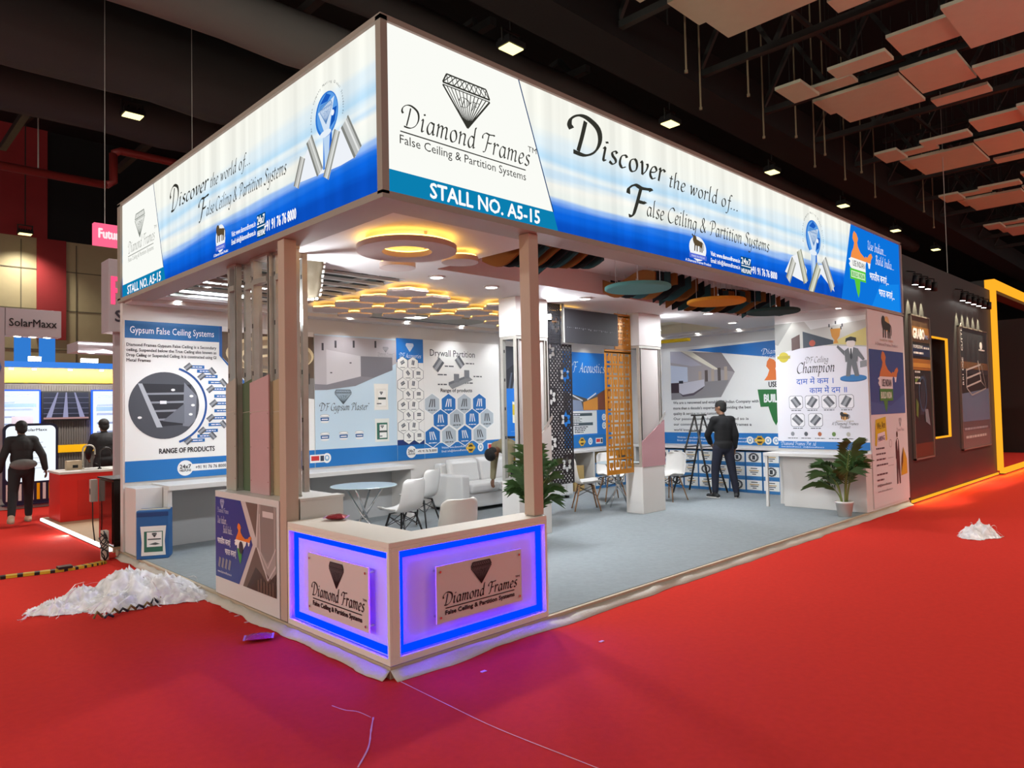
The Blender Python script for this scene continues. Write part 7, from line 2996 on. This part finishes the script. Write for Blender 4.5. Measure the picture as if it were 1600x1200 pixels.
def wallspots(x0, n, dx, beams, which):
    for k in range(n):
        x = x0 + k * dx
        t = thing('track_spot', 'small black spotlight on an arm above the %s, %s in its row' % (which, ORD[k]), 'lamp', (x, -.2, 3.72), 'black arm spotlights above the posters')
        d = Vector((0, .10, -1)).normalized()
        c = Vector((x, -.13, 3.80))
        MB().tube([c - d * .09, c + d * .07], [.045, .055], BLACK, 14).build('head', t, True)
        MB().tube([c + d * .071, c + d * .074], .045, LAMPF if k < beams else BLACK, 14).build('lens', t)
        MB().tube([c - d * .02, (x, -.13, 3.95), (x, .0, 3.98)], .012, BLACK, 6).build('arm', t)
        if k < beams:
            lamp('track_spot_glow', 'SPOT', c + d * .1, 170, (1, .95, .66), c + Vector((0, .16, -1.0)), .01, t, 40, .3)


wallspots(10.75, 4, .36, 3, 'lifting-tool poster')
wallspots(13.75, 6, .42, 5, 'cutting-frame poster')

# amber frame and floor line of the portal beyond
t = thing('portal_frame', 'amber lit portal frame of the farthest stall at the picture edge', 'portal', (18.5, 0, 0))
m = MB()
m.box(16.63, 16.76, -.10, .1, .1, 4.5, AMB)
m.box(16.76, 25, -.10, .1, 4.38, 4.5, AMB)
m.build('light_frame', t)
m = MB()
m.box(16.63, 16.83, .1, .4, .004, 4.5, BW_)
m.box(16.83, 25, .1, .4, 4.3, 4.5, BW_)
m.build('carcase', t)
t = thing('floor_light', 'amber light line along the foot of the black stall wall', 'light strip', (13.5, -.03, 0))
MB().box(10.5, 16.62, -.03, -.004, .02, .06, AMB).build('led_strip', t)
MB().box(10.5, 16.62, -.04, -.002, .003, .02, STRUT).build('profile', t)
lamp('floor_light_glow', 'AREA', (13.5, -.05, .07), 55, (1, .36, .03), (13.5, -1.2, -.2), 6, t, size_y=.04)
t = thing('floor_light', 'broad amber light line along the threshold of the farthest stall', 'light strip', (20, -.05, 0))
MB().box(16.84, 25, -.10, 0, .02, .12, AMB).build('led_strip', t)
MB().box(16.84, 25, -.10, .05, .003, .02, STRUT).build('profile', t)
lamp('floor_light_glow', 'AREA', (20, -.13, .1), 110, (1, .36, .03), (20, -1.2, -.2), 7.5, t, size_y=.05)
m = MB()
m.box(16.9, 25, 3.0, 3.2, 0, 4.3, BW_)
m.box(24.9, 25.1, .4, 3.0, 0, 4.3, BW_)
struct(m.build('wall_far_stall'), 'dark inner walls of the farthest stall')
t = thing('hanging_sign', 'dark red box sign with small white emblem inside the farthest stall', 'sign', (17.3, 1.0, 3.0))
MB().box(17.05, 18.0, .9, 1.2, 2.9, 4.0, mat('dark_red_sign', '6a1418', .5)).build('box', t)
P = Print((17.05, .895, 2.9), (1, 0, 0), (0, 0, 1))
P.part = 'lettering'
P.ell(.3, .7, .1, .14, 'e8dcd8', 2)
P.rect(.14, .3, .5, .4, 'e8dcd8', 2)
P.rect(.14, .2, .44, .26, 'e8dcd8', 2)
P.build(t)
m = MB()
m.tube([(17.5, 1.05, 4.0), (17.5, 1.05, 11.5)], .01, STEEL, 5)
m.build('wire', t)
t = thing('tile_machine', 'tile cutting machine with pale table on dark legs inside the farthest stall', 'machine', (17.7, .9, 0))
MB().box(17.1, 18.3, .65, 1.15, .92, 1.12, mat('machine_beige', 'a08a78', .5)).build('table', t, bevel=.01)
MB().box(17.2, 18.1, .8, 1.0, 1.3, 1.42, mat('machine_white', 'b0a8a0', .5)).build('motor_housing', t, bevel=.02)
m = MB()
for k in range(20):
    a0, a1 = 2 * PI * k / 20, 2 * PI * (k + 1) / 20
    m.tube([(17.25 + .17 * math.cos(a0), .62, 1.12 + .17 * math.sin(a0)), (17.25 + .17 * math.cos(a1), .62, 1.12 + .17 * math.sin(a1))], .022, BLACK, 6)
m.build('wheel', t)
for x, y in ((17.2, .7), (18.2, .7), (17.2, 1.1), (18.2, 1.1)):
    MB().box(x - .02, x + .02, y - .02, y + .02, .003, .92, STRUT).build('leg', t)
MB().box(17.6, 17.66, .85, .95, 1.12, 1.3, STRUT).build('bracket', t)

# ================================================================== LITTER ON THE CARPET
def clear_film(name):
    m = bpy.data.materials.new(name)
    m.use_nodes = True
    nt = m.node_tree
    b = nt.nodes['Principled BSDF']
    b.inputs['Base Color'].default_value = lin('f8f6f6')
    b.inputs['Roughness'].default_value = .22
    tr = nt.nodes.new('ShaderNodeBsdfTransparent')
    mx = nt.nodes.new('ShaderNodeMixShader')
    tc = nt.nodes.new('ShaderNodeTexCoord')
    nz = nt.nodes.new('ShaderNodeTexNoise')
    nz.inputs['Scale'].default_value = 9
    nz.inputs['Detail'].default_value = 6
    mr = nt.nodes.new('ShaderNodeMapRange')
    mr.inputs['From Min'].default_value = .35
    mr.inputs['From Max'].default_value = .65
    mr.inputs['To Min'].default_value = .62
    mr.inputs['To Max'].default_value = 1.0
    nt.links.new(tc.outputs['Object'], nz.inputs['Vector'])
    nt.links.new(nz.outputs['Fac'], mr.inputs['Value'])
    nt.links.new(mr.outputs[0], mx.inputs[0])
    nt.links.new(tr.outputs[0], mx.inputs[1])
    nt.links.new(b.outputs[0], mx.inputs[2])
    nt.links.new(mx.outputs[0], nt.nodes['Material Output'].inputs[0])
    return m


CLEAR = clear_film('crumpled_clear_film')


def crumple(label, lumps, seed, folds):
    """Crumpled film: ridged sheets thrown over low lumps, with loose strands."""
    r = random.Random(seed)
    c0 = lumps[0]
    t = thing('plastic_wrap', label, 'plastic wrap', (c0[0], c0[1], 0))
    m = MB()
    for (x, y, rx, ry, h, ang) in lumps:
        N_ = 46
        ca, sa = math.cos(ang), math.sin(ang)
        for lay in range(2):
            v, f = [], []
            for j in range(N_ + 1):
                for i in range(N_ + 1):
                    u, w = -1 + 2 * i / N_, -1 + 2 * j / N_
                    rad = math.sqrt(u * u + w * w)
                    jit = 1 + .22 * pnoise(Vector((u * 3 + seed, w * 3, lay * 5)))
                    px, py = u * rx * jit, w * ry * jit
                    q = Vector((px * 8 + seed + lay * 3.7, py * 7, seed))
                    rid = 1 - abs(pnoise(q)) * 2
                    rid2 = 1 - abs(pnoise(q * 2.0)) * 2.4
                    z = max(0, 1 - rad ** 1.6) * h * (.55 + .45 * rid) + .05 * rid2 * max(.15, 1.2 - rad) + .004
                    z *= 1 - .25 * lay
                    v.append((x + px * ca - py * sa, y + px * sa + py * ca, max(.003 + .001 * lay, z)))
            for j in range(N_):
                for i in range(N_):
                    if math.hypot(-1 + 2 * (i + .5) / N_, -1 + 2 * (j + .5) / N_) < 1.05:
                        f.append((j * (N_ + 1) + i, j * (N_ + 1) + i + 1, (j + 1) * (N_ + 1) + i + 1, (j + 1) * (N_ + 1) + i))
            m.add(v, f, CLEAR)
    m.build('film', t, True)
    m = MB()
    for k in range(folds):
        x, y, rx, ry, h, ang = r.choice(lumps)
        a = r.uniform(0, 2 * PI)
        p = Vector((x + rx * .6 * math.cos(a), y + ry * .6 * math.sin(a), h * r.uniform(.3, .9)))
        pts = [p.copy()]
        d = Vector((math.cos(a + r.uniform(-1, 1)), math.sin(a + r.uniform(-1, 1)), .5))
        for i in range(7):
            d = (d + Vector((r.uniform(-.7, .7), r.uniform(-.7, .7), -.35))).normalized()
            p = p + d * rx * .14
            p.z = max(p.z, .006)
            pts.append(p.copy())
        side = Vector((r.uniform(-1, 1), r.uniform(-1, 1), r.uniform(-.3, .6))).normalized() * r.uniform(.006, .02)
        v = []
        for q in pts:
            v += [(q.x, q.y, q.z), (q.x + side.x, q.y + side.y, max(.004, q.z + side.z))]
        m.add(v, [(2 * i, 2 * i + 1, 2 * i + 3, 2 * i + 2) for i in range(len(pts) - 1)], CLEAR)
    m.build('strands', t)
    return t


t = crumple('large heap of crumpled clear plastic wrap on the red carpet beside the stand', [(-.55, 3.55, .52, .36, .27, -.75), (-.30, 3.30, .34, .24, .22, -.5), (-.92, 3.62, .32, .22, .15, -.9), (-1.15, 3.58, .26, .13, .08, -.8), (-.16, 3.12, .25, .15, .07, -.3), (-.72, 3.30, .26, .18, .12, -.6)], 3, 60)
m = MB()
rr = random.Random(2)
for k in range(9):
    x, y = -.98 + .07 * k, 2.98 + .018 * k + rr.uniform(-.04, .04)
    m.tube([(x, y, .02), (x + .02, y - .02, .045 + rr.uniform(0, .03)), (x + .07, y + .01, .015)], .012, mat('dark_tape_scrap' if k % 2 else 'ochre_tape_scrap', '1e2430' if k % 2 else '7a6a34', .5), 6)
m.build('tape_scraps', t)
crumple('small bunch of crumpled clear plastic alone on the open red carpet far down the aisle', [(7.9, -1.56, .22, .20, .17, -.7), (7.72, -1.52, .16, .14, .10, .3)], 8, 14)


def packet(label, x, y, z, L, W_, H_, ang, hx_, shine):
    t = thing('snack_packet', label, 'packet', (x, y, z))
    N_ = 16
    ca, sa = math.cos(ang), math.sin(ang)
    v, f = [], []
    for sgn in (1, -1):
        for j in range(N_ + 1):
            for i in range(N_ + 1):
                u, w = -1 + 2 * i / N_, -1 + 2 * j / N_
                p = max(0, (1 - abs(u) ** 3) * (1 - abs(w) ** 2.2)) ** .7
                zz = z + H_ * (.5 + .45 * sgn * p * (1 + .35 * pnoise(Vector((u * 4, w * 4, sgn * 3 + x)))))
                x_, y_ = u * L / 2 * (1 - .05 * abs(w)), w * W_ / 2 * (1 - .12 * p)
                v.append((x + x_ * ca - y_ * sa, y + x_ * sa + y_ * ca, max(z + .001, zz)))
    q = (N_ + 1) ** 2
    for s in range(2):
        for j in range(N_):
            for i in range(N_):
                a = s * q + j * (N_ + 1) + i
                f.append((a, a + 1, a + N_ + 2, a + N_ + 1) if s == 0 else (a, a + N_ + 1, a + N_ + 2, a + 1))
    m = MB()
    m.add(v, f, mat('packet_foil_' + hx_, hx_, .25, metal=.35, bump=.4, bscale=45, var=.5))
    m.build('pouch', t, True)
    m = MB()
    for s in (-1, 1):
        c = Vector((x + s * L / 2 * 1.03 * ca, y + s * L / 2 * 1.03 * sa, z + H_ * .5))
        m.obox(c, (L * .04 * ca, L * .04 * sa, 0), (-W_ / 2 * sa, W_ / 2 * ca, 0), (0, 0, .002), mat('packet_seal', shine, .3, metal=.4))
    m.build('seal', t)


packet('crumpled magenta foil snack packet on the red carpet left of the glowing counter', -.24, 1.42, .002, .20, .13, .055, -.5, 'b0306c', 'c88ad8')
packet('dark red foil snack packet lying on the left part of the counter top', .30, 1.17, .883, .17, .12, .05, -.75, '8c1420', 'b04850')
for i, (x, y) in enumerate(((-.06, 2.36), (-.08, 2.2), (-.1, 1.95), (1.5, -.55), (.5, -.35))):
    tag(MB().box(x - .02, x + .02, y - .012, y + .012, .002, .006, THREAD).build('paper_scrap'), 'tiny pale paper scrap on the red carpet, %s' % ('nearest the poster plinth', 'second from the poster plinth', 'third from the poster plinth', 'on the aisle side before the platform', 'just before the right glowing front')[i], 'scrap')
